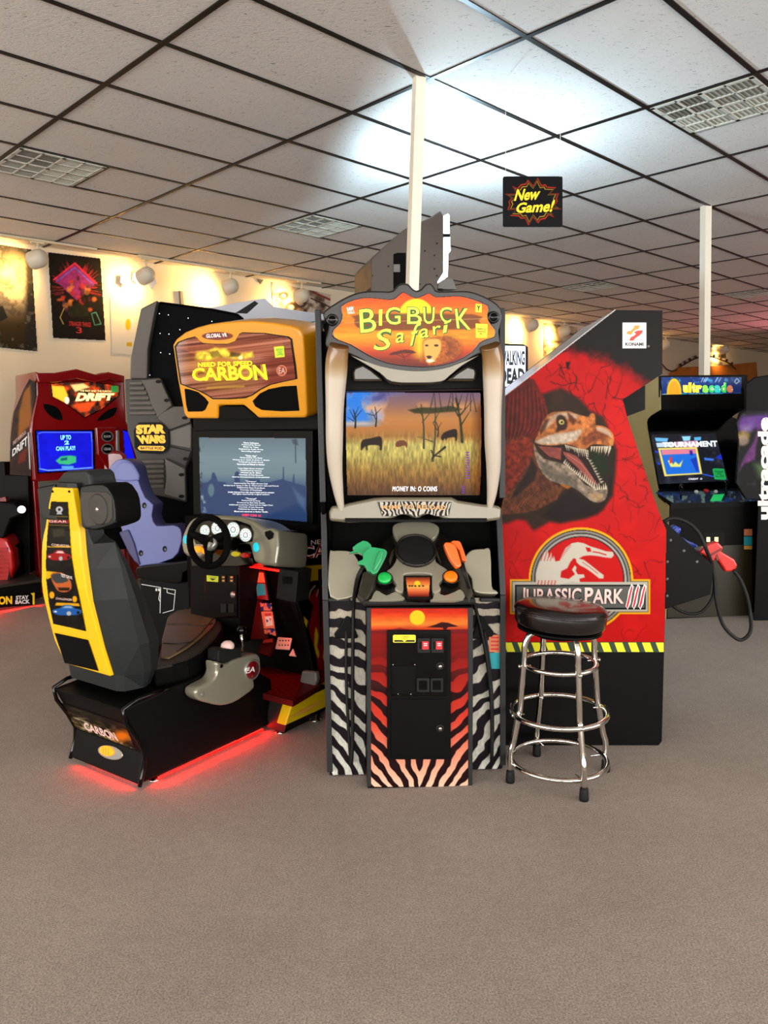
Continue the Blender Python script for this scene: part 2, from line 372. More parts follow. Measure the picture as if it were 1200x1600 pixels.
def wall_with_windows(name, along, fixed, lo, hi, wins, side):
    mb = MB(); z0, z1 = .3, 2.8; e = sorted(wins)
    def bx(a, b, q0, q1, c0, c1, m):
        if along == 'u': mb.box(RF, a, b, min(c0, c1), max(c0, c1), q0, q1, m)
        else: mb.box(RF, min(c0, c1), max(c0, c1), a, b, q0, q1, m)
    f1 = fixed-.12
    bx(lo, hi, 0, z0, fixed, f1, 'cream_wall'); bx(lo, hi, z1, CEIL, fixed, f1, 'cream_wall'); a = lo
    for w0, w1 in e: bx(a, w0, z0, z1, fixed, f1, 'cream_wall'); a = w1
    bx(a, hi, z0, z1, fixed, f1, 'cream_wall'); structure(mb.build(name))
    for k, (w0, w1) in enumerate(e):
        mb = MB()
        bx(w0, w1, z0, z1, fixed-.06, fixed-.07, 'window_glow')
        for q in (w0, (w0+w1)/2-.03, w1-.06): bx(q, q+.06, z0, z1, fixed, fixed-.06, 'dark_grey')
        bx(w0, w1, z0, z0+.06, fixed, fixed-.06, 'dark_grey'); bx(w0, w1, z1-.06, z1, fixed, fixed-.06, 'dark_grey'); bx(w0, w1, 2.2, 2.26, fixed, fixed-.06, 'dark_grey')
        global WN
        WN += 1; structure(mb.build('window_%d' % WN))
WN = 0
wall_with_windows('wall_right', 'u', V0, U0, U1, [(-5.7, -1.3), (-.7, 3.7), (4.3, 8.7)], 1)
wall_with_windows('wall_back', 'v', U0, V0, V1, [(-5.2, -1.2), (-.4, 3.6), (3.8, 7.4)], 1)
# ceiling grid: main runners and cross tees, 2 ft x 4 ft tiles
th0 = math.radians(44.8); GX0, GY0 = None, None
a0 = Hz(CEIL).at(672, 122); g0 = RF.loc(a0)      # a crossing of two runners
mb = MB(); bw = .0135
k = math.floor((U0-g0[0])/1.22)
u = g0[0]+k*1.22
while u < U1:
    if u > U0: mb.box(RF, u-bw, u+bw, V0, V1, CEIL-.007, CEIL+.001, 'grid_metal')
    u += 1.22
v = g0[1]+math.floor((V0-g0[1])/.61)*.61
while v < V1:
    if v > V0: mb.box(RF, U0, U1, v-bw, v+bw, CEIL-.006, CEIL+.001, 'grid_metal')
    v += .61
structure(mb.build('trim_1'))
# ceiling air vents
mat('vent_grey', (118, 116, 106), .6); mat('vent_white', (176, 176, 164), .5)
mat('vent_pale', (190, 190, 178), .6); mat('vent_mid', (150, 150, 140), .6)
def vent(px, py, label, dark=0, lo=0):
    c = RF.loc(Hz(CEIL).at(px, py)); iu = math.floor((c[0]-g0[0])/1.22); iv = math.floor((c[1]-g0[1])/.61)
    u0 = g0[0]+iu*1.22+.015+lo*.61; v0 = g0[1]+iv*.61+.015; W = .58
    t = thing('ceiling_vent', label, 'vent', RF.p(u0+W/2, v0+W/2, CEIL-.012), 'ceiling vents')
    mb = MB(); z0, z1 = CEIL-.012, CEIL
    for k in range(5):
        b = .012 if k % 2 == 0 else .005; q = k*(W-.024)/4+.012
        mb.box(RF, u0+q-b, u0+q+b, v0, v0+W, z0, z1, 'vent_pale'); mb.box(RF, u0, u0+W, v0+q-b, v0+q+b, z0, z1, 'vent_pale')
    mb.box(RF, u0+W+.005, u0+W+.025, v0-.005, v0+W, CEIL-.006, CEIL, 'grid_metal'); mb.build('frame', t)
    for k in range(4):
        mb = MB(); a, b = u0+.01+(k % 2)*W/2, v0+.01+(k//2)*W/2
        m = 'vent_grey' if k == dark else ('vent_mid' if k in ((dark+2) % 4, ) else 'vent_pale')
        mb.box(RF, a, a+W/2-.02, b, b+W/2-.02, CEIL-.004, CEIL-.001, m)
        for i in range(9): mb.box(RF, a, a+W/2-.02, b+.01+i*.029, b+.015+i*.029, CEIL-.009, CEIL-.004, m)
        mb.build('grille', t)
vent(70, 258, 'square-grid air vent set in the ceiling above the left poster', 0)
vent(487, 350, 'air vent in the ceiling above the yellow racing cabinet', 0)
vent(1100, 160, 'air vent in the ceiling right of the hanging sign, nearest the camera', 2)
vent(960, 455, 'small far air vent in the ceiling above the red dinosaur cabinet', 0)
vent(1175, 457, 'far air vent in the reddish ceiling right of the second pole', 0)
# square posts
def pole(px0, py0, px1, py1, label, wpx):
    top = Hz(CEIL).at(px0, py0); t = thing('support_pole', label, 'pole', (top[0], top[1], 0), 'white square poles')
    pl = Plane(top, (0, -1, 0)); q = pl.at(px1, py1); lean = (q-top)/(q[2]-top[2]); bot = top+lean*(0-top[2])
    t.location = bot; t['_o'] = [float(a) for a in bot]
    w = wpx/FPX*top[1]/2; mb = MB()
    f = Fr(0, 0, 20)
    secs = [[c+f.x*a*w*.82+f.y*b*w*.82 for a, b in ((-1, -1), (1, -1), (1, 1), (-1, 1))] for c in (bot, top)]
    mb.loft(secs, 'pole_paint', smooth=False); mb.build('post', t)
    mb = MB(); mb.loft([[c+f.x*a*w*1.25+f.y*b*w*1.25 for a, b in ((-1, -1), (1, -1), (1, 1), (-1, 1))] for c in (bot, bot+np.array([0, 0, .08]))], 'dark_grey', smooth=False); mb.build('base_plate', t)
pole(655, 121, 648, 330, 'cream square pole rising behind the middle gun game up to the ceiling', 19)
pole(1103, 322, 1100.5, 585, 'thin cream pole standing behind the joystick cabinet on the right', 14)
# ================================================================== THE POSTER WALL
WP = Plane(RF.p(0, V1-.004, 0), -RF.y)
TP = Plane(RF.p(0, V1-.30, 0), -RF.y)
mat('lamp_shell', (196, 188, 170), .45); mat('bulb', (255, 222, 160), .4, emit=9); mat('track_paint', (206, 192, 160), .5)
WARM = (1.0, .54, .15)
def track(px0, px1, y0, y1, label):
    a, b = Plane(TP.P, TP.n).at(px0, y0), TP.at(px1, y1); ua, ub = RF.loc(a)[0], RF.loc(b)[0]
    mb = MB(); mb.box(RF, ua, ub, V1-.325, V1-.285, CEIL-.03, CEIL-.008, 'track_paint'); o = mb.build('lighting_track', bevel=.003); tag(o, label, 'track rail', 'ceiling lighting tracks')
def track_lamp(px, py, label, aim_u, aim_z=-.25, r=.085, power=26, swing=0.0, lit=True):
    c = TP.at(px, py); u, v, z = RF.loc(c)
    t = thing('track_lamp', label, 'lamp', RF.p(u, v, CEIL-.03), 'track lamps along the poster wall')
    mb = MB(); mb.tube([RF.p(u, v, CEIL-.032), RF.p(u, v, z+r*.6)], .011, 'track_paint', 8); mb.build('stem', t)
    mb = MB(); mb.box(RF, u-.06, u+.06, v-.02, v+.02, CEIL-.046, CEIL-.031, 'track_paint'); mb.build('track_adapter', t)
    d = RF.x*aim_u+RF.y*.8+np.array([0, 0, aim_z]); d /= np.linalg.norm(d); q = np.array(RF.p(u, v, z))
    mb = MB(); mb.lathe(q, d, [(-r*1.0, r*.3), (-r*.9, r*.62), (-r*.55, r*.92), (-r*.1, r*1.02), (r*.9, r*1.0), (r*1.0, r*.95), (r*.9, r*.88), (r*.3, r*.8)], 'lamp_shell', 20); mb.build('lamp_head', t)
    mb = MB(); mb.lathe(q, d, [(r*.32, r*.3), (r*.5, r*.6), (r*.8, r*.72), (r*.92, r*.3)], 'bulb', 16); mb.build('bulb', t)
    e = q+d*r*1.15
    spot('lamp_light', [float(k) for k in e], [float(k) for k in (e+d)], power*2.6, WARM, 160, 1, .05)
track(-40, 150, 352, 384, 'cream lighting track above the two left posters')
track(215, 500, 396, 440, 'cream lighting track on the ceiling behind the yellow racing cabinet')
track(790, 905, 492, 508, 'lighting track seen between gun game and red dinosaur cabinet')
track(1040, 1160, 526, 542, 'lighting track at the far right behind the second pole')
track_lamp(60, 404, 'round track lamp between the dark tree poster and the neon red poster', -.55)
track_lamp(229, 430, 'round track lamp beside the paper ornaments, over the black space dome', -.3)
track_lamp(361, 447, 'round track lamp throwing the big bright glow left of the small triangle pennant', -.6)
track_lamp(472, 462, 'round track lamp in front of the motor-racing poster', -.3)
track_lamp(832, 508, 'small track lamp just above the white lit horror sign, left of the pair', -.2, r=.1, power=40)
track_lamp(882, 517, 'small track lamp nearest the slanting top of the red dinosaur cabinet, right of the pair', -.2, r=.1, power=40)
track_lamp(1040, 538, 'small track lamp immediately right of the dinosaur cabinet top', -.2, r=.1, power=40)
track_lamp(1133, 546, 'small track lamp right of the thin pole above the orange banner', .3, r=.1, power=40)
# ---- posters (generic artwork)
def poster_root(name, label, px, py): return thing(name, label, 'poster', WP.at(px, py))
def poster(label, quad, paint, step=.7):
    x0 = min(q[0] for q in quad)-1; x1 = max(q[0] for q in quad)+1; y0 = min(q[1] for q in quad)-1; y1 = max(q[1] for q in quad)+1
    cv = Cv(x0, y0, x1, y1, step); mb = MB(); mb.slab(quad, WP, .002, 'white', off=.003); paint(cv, mb); mb.art(cv, WP, 'print_matt', .0035, clip=quad); o = mb.build('wall_poster'); return tag(o, label, 'poster')
def p_tree(cv, mb):
    X, Y = cv.X, cv.Y; n = fbm(X, Y, 10, 5, 3)
    cv.rgb = cv.grad(np.clip((Y-380)/170, 0, 1), [(0, (70, 66, 60)), (.25, (150, 140, 110)), (.5, (196, 184, 160)), (.6, (120, 112, 96)), (.75, (70, 58, 38)), (1, (60, 48, 30))])
    cv.mix(np.clip((X-34-8*n)/6, 0, 1), (52, 50, 46)); cv.mix(np.clip((n-.5)*5, 0, 1)*.6, (40, 38, 36)); cv.mix(np.clip((n-.62)*8, 0, 1)*.4, (190, 186, 170))
    cv.mix(np.clip(1-np.hypot(X-6, Y-428)/18, 0, 1), (236, 214, 160))  # warm hot spot of the lamp, painted into the print
    cv.poly([(-6, 480), (4, 478), (12, 496), (2, 502), (-6, 500)], (40, 42, 44), 1)
poster('misty forest poster in dark greys, cut by the left picture edge', [(-30, 378), (49, 390), (58.5, 549), (-30, 540)], p_tree)
def p_neon(cv, mb):
    X, Y = cv.X, cv.Y; cv.rgb[:] = np.array((34, 30, 26))/255; rs = random.Random(4)
    cx, cy = 118, 452
    for k in range(70):
        a = rs.uniform(-3.5, .4); r0 = rs.uniform(18, 30); r1 = rs.uniform(36, 50); cv.line([(cx+r0*math.cos(a)*.9, cy+r0*math.sin(a)), (cx+r1*math.cos(a)*.85, cy+r1*math.sin(a))], 1.4, (200+rs.randint(-20, 40), 50, 60), .8, w1=.5)
    cv.poly([(85, 437), (117, 412), (150, 443), (120, 470)], (170, 60, 130), 1); cv.line([(84, 437), (117, 411), (151, 443)], 2.4, (250, 60, 90)); cv.line([(88, 440), (117, 418), (146, 445)], 1.6, (120, 120, 220))
    for k in range(46):
        a = rs.uniform(0, 6.28); q = rs.random()**.5; x = 120+q*28*math.cos(a); y = 464+q*30*math.sin(a)
        cv.poly(ell(x, y, rs.uniform(2, 5), rs.uniform(2, 5), 8), rs.choice([(230, 110, 60), (210, 60, 60), (250, 150, 80), (120, 60, 90), (170, 120, 60), (90, 40, 50)]), 1.2, .8)
    cv.poly([(106, 484), (120, 472), (136, 480), (140, 494), (112, 496)], (44, 48, 30), 2); cv.line([(143, 490), (150, 488), (158, 506), (148, 508), (143, 490)], 1.4, (110, 190, 160)); cv.line([(100, 482), (94, 496), (99, 506)], 1.5, (230, 200, 120))
    n = fbm(X, Y, 4, 3, 9); cv.rgb *= (.8+.4*n)[..., None]
    mb.text('STRANGER THINGS', [(108, 502), (142, 504), (142, 511), (108, 509)], WP, 'text_red', .005); mb.text('3', [(119, 511), (128, 512), (128, 521), (119, 520)], WP, 'text_red', .005)
poster('dark poster with a red and purple neon burst, between two track lamps', [(75, 394), (157, 404), (165, 532), (83, 528)], p_neon)
def p_white(cv, mb):
    cv.rgb[:] = np.array((232, 228, 214))/255; cv.poly(ell(200, 507, 4, 9, 14), (240, 190, 40), 1); cv.poly([(198, 535), (206, 535), (206, 541), (198, 541)], (214, 180, 30), .8)
poster('plain white sheet with small yellow marks beside the black space dome', [(172, 462), (230, 466), (232, 556), (175, 552)], p_white)
def p_race(cv, mb):
    X, Y = cv.X, cv.Y; n = fbm(X, Y, 9, 4, 6); cv.rgb = cv.grad(np.clip(n*1.3-.1, 0, 1), [(0, (60, 50, 48)), (.4, (150, 130, 110)), (.6, (214, 200, 180)), (1, (240, 230, 210))])
    for x, y, r in ((455, 480, 10), (470, 474, 9), (443, 462, 8)): cv.poly(ell(x, y, r, r*.8, 12), (50, 46, 46), 1.5, .85); cv.poly(ell(x, y, r*.5, r*.4, 10), (190, 180, 170), 1, .8)
    cv.line([(488, 456), (515, 468)], 3, (150, 70, 60)); cv.line([(486, 466), (516, 480)], 2, (90, 60, 60))
poster('pale motor-racing poster behind the track lamp left of the middle gun game', [(424, 441), (517, 460), (516, 500), (427, 496)], p_race)
def p_pop(cv, mb):
    n = fbm(cv.X, cv.Y, 6, 4, 8); cv.rgb = cv.grad(np.clip(n*1.5-.25, 0, 1), [(0, (90, 80, 60)), (.5, (196, 180, 140)), (1, (236, 226, 200))])
poster('crowded pale poster beside the pair of small lamps', [(850, 505), (902, 511), (902, 560), (850, 556)], p_pop)
def p_dark(cv, mb):
    n = fbm(cv.X, cv.Y, 4, 4, 2); cv.rgb = cv.grad(np.clip(n*1.5-.25, 0, 1), [(0, (40, 40, 40)), (.6, (120, 116, 104)), (1, (210, 200, 180))])
poster('small dark poster right behind the thin pole', [(1110, 539), (1134, 541), (1134, 560), (1110, 558)], p_dark)
def ornament(px, py, label):
    mb = MB(); mat_ = 'paper_blue'; out = [(px-6, py-8), (px+5, py-7), (px+7, py+1), (px+2, py+5), (px+1, py+10), (px-3, py+6), (px-7, py+3)]
    mb.slab(out, WP, .02, mat_, off=.05); mb.tube([WP.at(px-2, py-20, .045), WP.at(px-2, py-7, .045)], .004, 'white', 6); tag(mb.build('paper_ornament', bevel=.002), label, 'ornament', 'pale blue paper ornaments')
mat('paper_blue', (176, 190, 214), .6)
ornament(195, 438, 'pale blue cut-paper ornament under the left glow, farthest left of three')
ornament(214, 434, 'pale blue cut-paper ornament between the other two, touching the track lamp')
ornament(238, 442, 'pale blue cut-paper ornament hanging just right under the track lamp')
mb = MB(); mb.slab([(402, 436), (412, 437), (407, 444)], WP, .01, 'mid_grey', off=.02); tag(mb.build('triangle_pennant'), 'small dark triangle pennant high on the wall right of the big glow', 'pennant')
mb = MB(); mb.slab([(281, 454), (286, 455), (288, 476), (283, 476)], WP, .03, 'mid_grey', off=.03); tag(mb.build('wall_bracket', bevel=.003), 'thin grey bracket on the wall above the black space dome', 'bracket')
# orange banner and black toothed garland on the far wall
mat('banner_orange', (190, 112, 30), .8, noise=.15, nscale=3); mat('garland', (44, 18, 12), .6)
mb = MB(); mb.slab([(1046, 584), (1060, 574), (1112, 572), (1182, 566), (1184, 592), (1184, 610), (1046, 610)], WP, .01, 'banner_orange', off=.03); tag(mb.build('orange_banner'), 'orange brown cloth banner on the far wall above the joystick cabinet', 'banner')
def garland(pts, label, teeth):
    mb = MB(); P = cr(pts, 5, False); mb.tube([WP.at(a, b, .08) for a, b in P], .014, 'garland', 6)
    for i in range(2, len(P)-2, 3):
        if teeth:
            a = np.array(P[i]); d = np.array(P[i+1])-a; d /= np.linalg.norm(d); nn = np.array([d[1], -d[0]])*teeth
            mb.slab([a-d*1.6, a+d*1.6, a+d*1.4+nn, a-d*1.4+nn], WP, .015, 'garland', off=.09)
    tag(mb.build('rope_garland'), label, 'garland', 'black toothed garlands on the far wall')
garland([(1062, 574), (1072, 568), (1085, 561), (1100, 556)], 'black toothed garland climbing to the thin pole from the left', 4.5)
garland([(1110, 557), (1126, 562), (1140, 568), (1150, 577)], 'black toothed garland falling away to the right of the thin pole', 4.5)
garland([(1034, 568), (1042, 577), (1052, 580), (1058, 577)], 'sagging plain black rope beside the top of the dinosaur cabinet', 0)
# ---- hanging New Game sign
SG = Plane((0, 4.35, 0), (0, -1, 0))
t = thing('hanging_sign', 'black square hanging sign reading New Game! in a red starburst', 'sign', SG.at(832, 276)+np.array([0, 0, .0]))
cv = Cv(786, 275, 880, 355, .5, (22, 22, 26))
def burst(cx, cy, rx, ry, n, k):
    rs = random.Random(3); return [(cx+(rx if i % 2 == 0 else rx*k)*math.cos(math.pi*i/n)*(.92+.1*((i*7) % 3)), cy+(ry if i % 2 == 0 else ry*k)*math.sin(math.pi*i/n)*(.92+.1*((i*5) % 3))) for i in range(2*n)]
cv.poly(burst(833, 315, 42, 34, 18, .8), (206, 60, 30), .7); cv.poly(burst(833, 315, 40, 31.5, 18, .8), (24, 22, 26), .7)
cv.poly(burst(833, 315, 37.5, 29.5, 18, .78), (240, 190, 40), .6); cv.poly(burst(833, 315, 36, 28, 18, .78), (20, 20, 22), .6)
out = rr(786, 275.5, 879, 354, 3)
mb = MB(); mb.slab(out, SG, .012, 'black'); mb.art(cv, SG, 'print', .0012, clip=rr(787, 276.5, 878.5, 353, 3))
mb.text('New', [(808, 296), (846, 293), (841, 312), (803, 314)], SG, 'text_yellow', .003, bold=.03); mb.text('Game!', [(809, 317), (868, 312), (862, 331), (805, 333)], SG, 'text_yellow', .003, bold=.03)
mb.build('sign_board', t)
for q in (790, 875):
    a = SG.at(q, 277); mb = MB(); mb.tube([a, (a[0], a[1], CEIL)], .0012, 'white', 5); mb.build('hanging_wire', t)
# ---- tall arched machine behind the first pole, with its lit header facing right
AP = Plane((0, 4.95, 0), (0.25, -1, 0))
base = g_ = AP.at(640, 450); mat('arch_brown', (70, 60, 50), .5); mat('header_lit', (236, 240, 255), .4, emit=7)
t = thing('tall_arch_cabinet', 'tall dark brown arched cabinet with a lit white header, behind the pole', 'arcade cabinet', (base[0], base[1]+.3, 0))
mb = MB()
prof = [(580, 470), (580, 406), (586, 398), (606, 380), (630, 359), (656, 346.5), (672, 340), (688, 329), (693.5, 338), (693, 426), (684, 440), (684, 470)]
mb.slab(prof, AP, .5, 'arch_brown'); mb.build('arched_side', t, bevel=.006)
mb = MB(); mb.slab([(615, 397), (621, 395), (634, 395), (634, 470), (615, 470)], AP, .004, 'black_matt', off=.003); mb.slab([(615, 413), (625, 413), (625, 425), (615, 425)], AP, .006, 'mid_grey', off=.005); mb.build('side_slot', t)
for x, y in ((607, 416), (582, 431), (655, 392), (664, 392), (679, 399), (655, 413), (679, 420), (683, 431), (683, 380), (656, 444)): MB().slab(ell(x, y, 1, 1.4, 8), AP, .003, 'black', off=.004).build('bolt', t)
mb = MB(); mb.slab([(693.5, 337), (700, 334), (702.5, 337), (702.5, 365), (693.5, 365)], AP, .42, 'header_lit', off=-.02); mb.slab([(693.5, 370), (703, 370), (704, 392), (700.5, 396), (699.5, 432), (693, 437), (693.5, 426)], AP, .42, 'header_lit', off=-.02); mb.build('lit_header', t)
MB().slab([(693, 365), (703, 365), (703, 370), (693, 370)], AP, .44, 'black').build('header_strap', t)
mb = MB(); mb.slab([(684, 451), (685, 443), (694, 436), (704, 435), (708, 437), (713, 452)], AP, .4, 'mid_grey', off=-.02); mb.build('header_bracket', t)
mb = MB(); a = AP.at(580, 460); b = AP.at(693, 460)
f = Fr(a[0], a[1], math.degrees(math.atan2(AP.n[0], -AP.n[1]))); Lw = np.linalg.norm(b-a); mb.box(f, 0, Lw, .01, .5, 0, a[2]+.05, 'black_wood'); mb.build('body', t, bevel=.005)
hd = AP.at(709, 374, -.22)
l = spot('header_light', [float(q) for q in hd], [float(q) for q in hd+np.array([.12, 0, 1])], 125, (.58, .84, 1.0), 176, .12, .03)
# ================================================================== THE SAFARI GUN GAME
B = Fr(0.12, 3.01, 3.0); BZ = lambda p: Z(490, 430, 3.871, p); BC = lambda p: Z(490, 770, 3.871, p)
mat('tusk_ivory', (206, 196, 176), .3, coat=.5); mat('gun_green', (16, 142, 84), .28, coat=.5); mat('gun_orange', (240, 98, 18), .28, coat=.5)
mat('button_green', (20, 165, 70), .25, emit=.35, coat=.5); mat('button_orange', (250, 110, 14), .25, emit=.45, coat=.5); mat('coin_red', (225, 40, 46), .3, emit=.6)
def tuskmat():
    m = bpy.data.materials.new('tusk'); m.use_nodes = True; nt = m.node_tree; b = nt.nodes['Principled BSDF']; a = nt.nodes.new('ShaderNodeAttribute'); a.attribute_name = 'Col'
    nt.links.new(a.outputs['Color'], b.inputs['Base Color']); b.inputs['Roughness'].default_value = .3; b.inputs['Coat Weight'].default_value = .5; MATS['tusk'] = m
tuskmat()
bb = thing('safari_gun_cabinet', 'big safari hunting gun game with tusks, orange lit header and zebra striped front', 'arcade cabinet', B.p(.17, .4, 0))
pz, pc = B.front(.13), B.front(0)
zz = B.loc(pz.at(510, 1100))[0]; z1 = B.loc(pz.at(787, 1100))[0]      # width of the machine
XL, XR = zz, z1
def bh(y, d=.13): return B.loc(B.front(d).at(650, y))[2]
# bodies
mb = MB(); mb.box(B, XL+.015, XR-.015, .14, .85, .03, bh(945), 'black_wood'); mb.box(B, XL+.015, XR-.015, .46, .85, bh(945), bh(500), 'black_wood')
mb.box(B, XL+.03, XR-.03, .2, .85, bh(608), bh(500), 'black_wood'); mb.build('cabinet_body', bb, bevel=.004)
for sgn, xs, n in ((1, XL, 'l'), (-1, XR, 'r')):
    mb = MB(); x0, x1 = (xs, xs+.016) if sgn > 0 else (xs-.016, xs)
    z = [0.03, bh(932), bh(900), bh(800), bh(485)]
    f = [B.p(x0, .11, z[0]), B.p(x0, .11, z[1]), B.p(x0, .17, z[2]+.02), B.p(x0, .2, z[3]-.02), B.p(x0, .13, z[3]+.05), B.p(x0, .13, z[4]), B.p(x0, .85, z[4]), B.p(x0, .85, z[0])]
    mb.prism(f, B.x*(x1-x0), 'black'); mb.build('side_panel', bb, bevel=.003)
    mb = MB(); xx = x0-.004, x1+.004
    mb.box(B, xx[0], xx[1], .104, .114, z[0], z[1], 'tmold'); mb.build('edge_trim', bb, bevel=.003)
    mb = MB(); mb.box(B, xx[0], xx[1], .118, .131, z[3]+.05, z[4]+.005, 'tmold'); mb.build('edge_trim', bb, bevel=.003)
    mb = MB(); mb.prism([B.p(xx[0], .106, z[1]), B.p(xx[1], .106, z[1]), B.p(xx[1], .19, z[3]), B.p(xx[0], .19, z[3])], B.y*.015, 'tmold'); mb.build('edge_trim', bb, bevel=.003)
# zebra prints
def stripes(cv, xc, base, yt, m0, m1, per, seed, off=0, duty=.5):
    X, Y = cv.X, cv.Y; t = np.clip((Y-yt)/(1235-yt), 0, 1); dx = np.abs(X-xc); m = m0+(m1-m0)*t**1.3
    wv = fbm(X, Y, 40, 3, seed)*34+fbm(X, Y, 13, 2, seed+5)*7
    return np.sin(((Y-yt)*(1-.25*t)+m*dx*.8*base+wv+off)/per*2*math.pi)
for x0, x1, sd in ((515, 571, 3), (736, 785, 11)):
    cv = Cv(x0, 930, x1, 1214, .7, (232, 230, 220)); X, Y = cv.X, cv.Y
    q = stripes(cv, (x0 if sd == 11 else x1)+(-14 if sd == 11 else 14), 1, 935, .1, 2.0, 30+0*X, sd); pe = np.clip((q+.12)/.25, 0, 1)
    cv.rgb = cv.grad(np.clip((Y-930)/270, 0, 1), [(0, (196, 184, 164)), (.3, (214, 208, 192)), (1, (234, 234, 222))]); cv.mix(pe, (40, 32, 38)); fine = fbm(X, Y*.4, 1.6, 2, 5); cv.rgb *= (.9+.2*fine)[..., None]
    mb = MB(); cl = [(x0, 934), (x1, 934), (x1, 1210 if sd == 3 else 1201), (x0, 1211 if sd == 3 else 1202)]
    mb.slab(cl, pz, .01, 'black'); mb.art(cv, pz, 'print', .0015, clip=cl); mb.build('zebra_panel', bb)
# coin box
mb = MB(); mb.slab([(573, 948), (739, 948), (737.5, 1229), (574, 1232)], pc, .128, 'black_wood'); mb.build('coin_box', bb, bevel=.004)
cv = Cv(579, 950, 732, 1230, .7); X, Y = cv.X, cv.Y
cv.rgb = cv.grad(np.clip((Y-950)/280, 0, 1), [(0, (196, 40, 22)), (.03, (214, 60, 28)), (.06, (236, 110, 40)), (.09, (240, 140, 60)), (.115, (216, 80, 36)), (.13, (150, 30, 20)), (.22, (140, 26, 20)), (.4, (176, 44, 34)), (.62, (216, 74, 56)), (.8, (240, 150, 120)), (1, (252, 212, 184))])
cv.rgb *= (1+.25*(fbm(X*.25, Y, 4, 3, 3)-.5)*np.clip((1010-Y)/30, 0, 1))[..., None]
q = stripes(cv, 655, 1, 960, .15, 2.3, 32, 21); pe = np.clip((q+.1)/.25, 0, 1)*np.clip((Y-1010)/75, 0, 1); cv.mix(pe, (44, 16, 20))
cv.poly([(579, 986), (610, 984), (625, 981), (640, 984), (660, 985), (732, 983), (732, 990), (579, 990)], (120, 30, 40), 1, .8)
cv.poly(ell(652, 965, 12, 11.5, 30), (250, 206, 40), .6); cv.poly([(668, 980), (680, 976), (690, 972), (700, 973), (712, 977), (716, 979), (700, 980), (697, 984), (693, 984), (692, 981)], (60, 16, 20), .7)
cl = rect(579.5, 951, 731, 1229); mb = MB(); mb.art(cv, pc, 'print', .0015, clip=cl); mb.build('sunset_art', bb)
for a, b in ((573, 580), (731, 739.5)): mb = MB(); mb.slab([(a, 950), (b, 950), (b-(1 if a > 600 else 0), 1229), (a+1, 1231)], pc, .01, 'tmold', off=.004); mb.build('edge_trim', bb, bevel=.003)
mb = MB(); mb.slab(rect(579, 1229, 731, 1238), pc.back(.02), .1, 'black'); mb.build('kick_plate', bb)
# coin door
mb = MB(); mb.slab(rect(605, 985, 704.5, 1187), pc, .012, 'black', off=.012); dr = mb.build('coin_door', bb, bevel=.003)
def onb(mb, name, parent, bev=.0015): return mb.build(name, parent, bevel=bev)
mb = MB(); mb.slab(rr(611, 992, 699, 1088, 3), pc, .006, 'black_gloss', off=.018); mb.slab(rect(613, 1041, 649, 1084), pc, .002, 'black', off=.0195); onb(mb, 'upper_door', dr)
mb = MB(); mb.slab(rr(611, 1093, 698, 1181, 3), pc, .006, 'black', off=.018); onb(mb, 'lower_door', dr)
mb = MB(); mb.slab(rr(614, 992, 649.5, 1004, 2), pc, .001, 'sticker_yellow', off=.02); mb.text('2 TOKENS\n1 PLAY', [(624, 994), (640, 994), (640, 999), (624, 999)], pc, 'text_black', .0212)
mb.slab([(616, 1000), (628, 1000), (632, 1003), (616, 1003)], pc, .0006, 'text_black', off=.0207); mb.slab([(648, 1000), (636, 1000), (632, 1003), (648, 1003)], pc, .0006, 'text_black', off=.0207); mb.build('price_sticker', dr)
for x in (652.5, 674):
    mb = MB(); mb.slab(rr(x, 997.5, x+19.5, 1020, 1.5), pc, .01, 'dark_grey', off=.026); mb.slab(rect(x+3, 1003, x+5.5, 1014), pc, .001, 'black', off=.0268); s_ = onb(mb, 'coin_slot', dr)
    mb = MB(); mb.slab(rect(x+7.5, 1002.5, x+17, 1014.5), pc, .003, 'coin_red', off=.029); mb.slab(rect(x+9.5, 1005, x+15, 1006.2), pc, .0005, 'text_white', off=.0298); mb.slab(rect(x+9.5, 1008, x+15, 1009.2), pc, .0005, 'text_white', off=.0298); lab(mb.build('lit_insert', dr), 'red lit coin insert')
    mb = MB(); mb.slab(rr(x-1, 1060, x+18.5, 1081.5, 1.5), pc, .012, 'dark_grey', off=.028); mb.slab(rect(x+2, 1063.5, x+15, 1078), pc, .001, 'black_matt', off=.0288); onb(mb, 'coin_return', dr)
for y in (1040.5, 1137.5):
    mb = MB(); c = pc.at(687.5, y, .018); n = pc.n; mb.lathe(c, n, [(0, .0165), (.004, .0165), (.006, .013), (.006, .0112), (.003, .010), (.003, .0075)], 'dark_grey', 20); mb.lathe(c, n, [(.002, .007), (.012, .007), (.013, .005)], 'chrome', 16); mb.build('lock', dr)
for x, y in ((614, 1038.5), (648, 1038.5), (622, 1084.5), (642, 1084.5)): mb = MB(); mb.lathe(pc.at(x, y, .019), pc.n, [(0, .0024), (.002, .0018)], 'chrome', 8); mb.build('rivet', dr)
# console shelf lip
mb = MB(); a, b = pc.back(-.03).at(566, 948), pc.back(-.03).at(744, 945)
mb.prism([B.p(*(B.loc(p)*[1, 0, 1]+[0, q, 0])) for p, q in ((a, -.03), (b, -.03), (b, .14), (a, .14))], (0, 0, .026), 'dark_grey'); mb.build('console_lip', bb, bevel=.01)
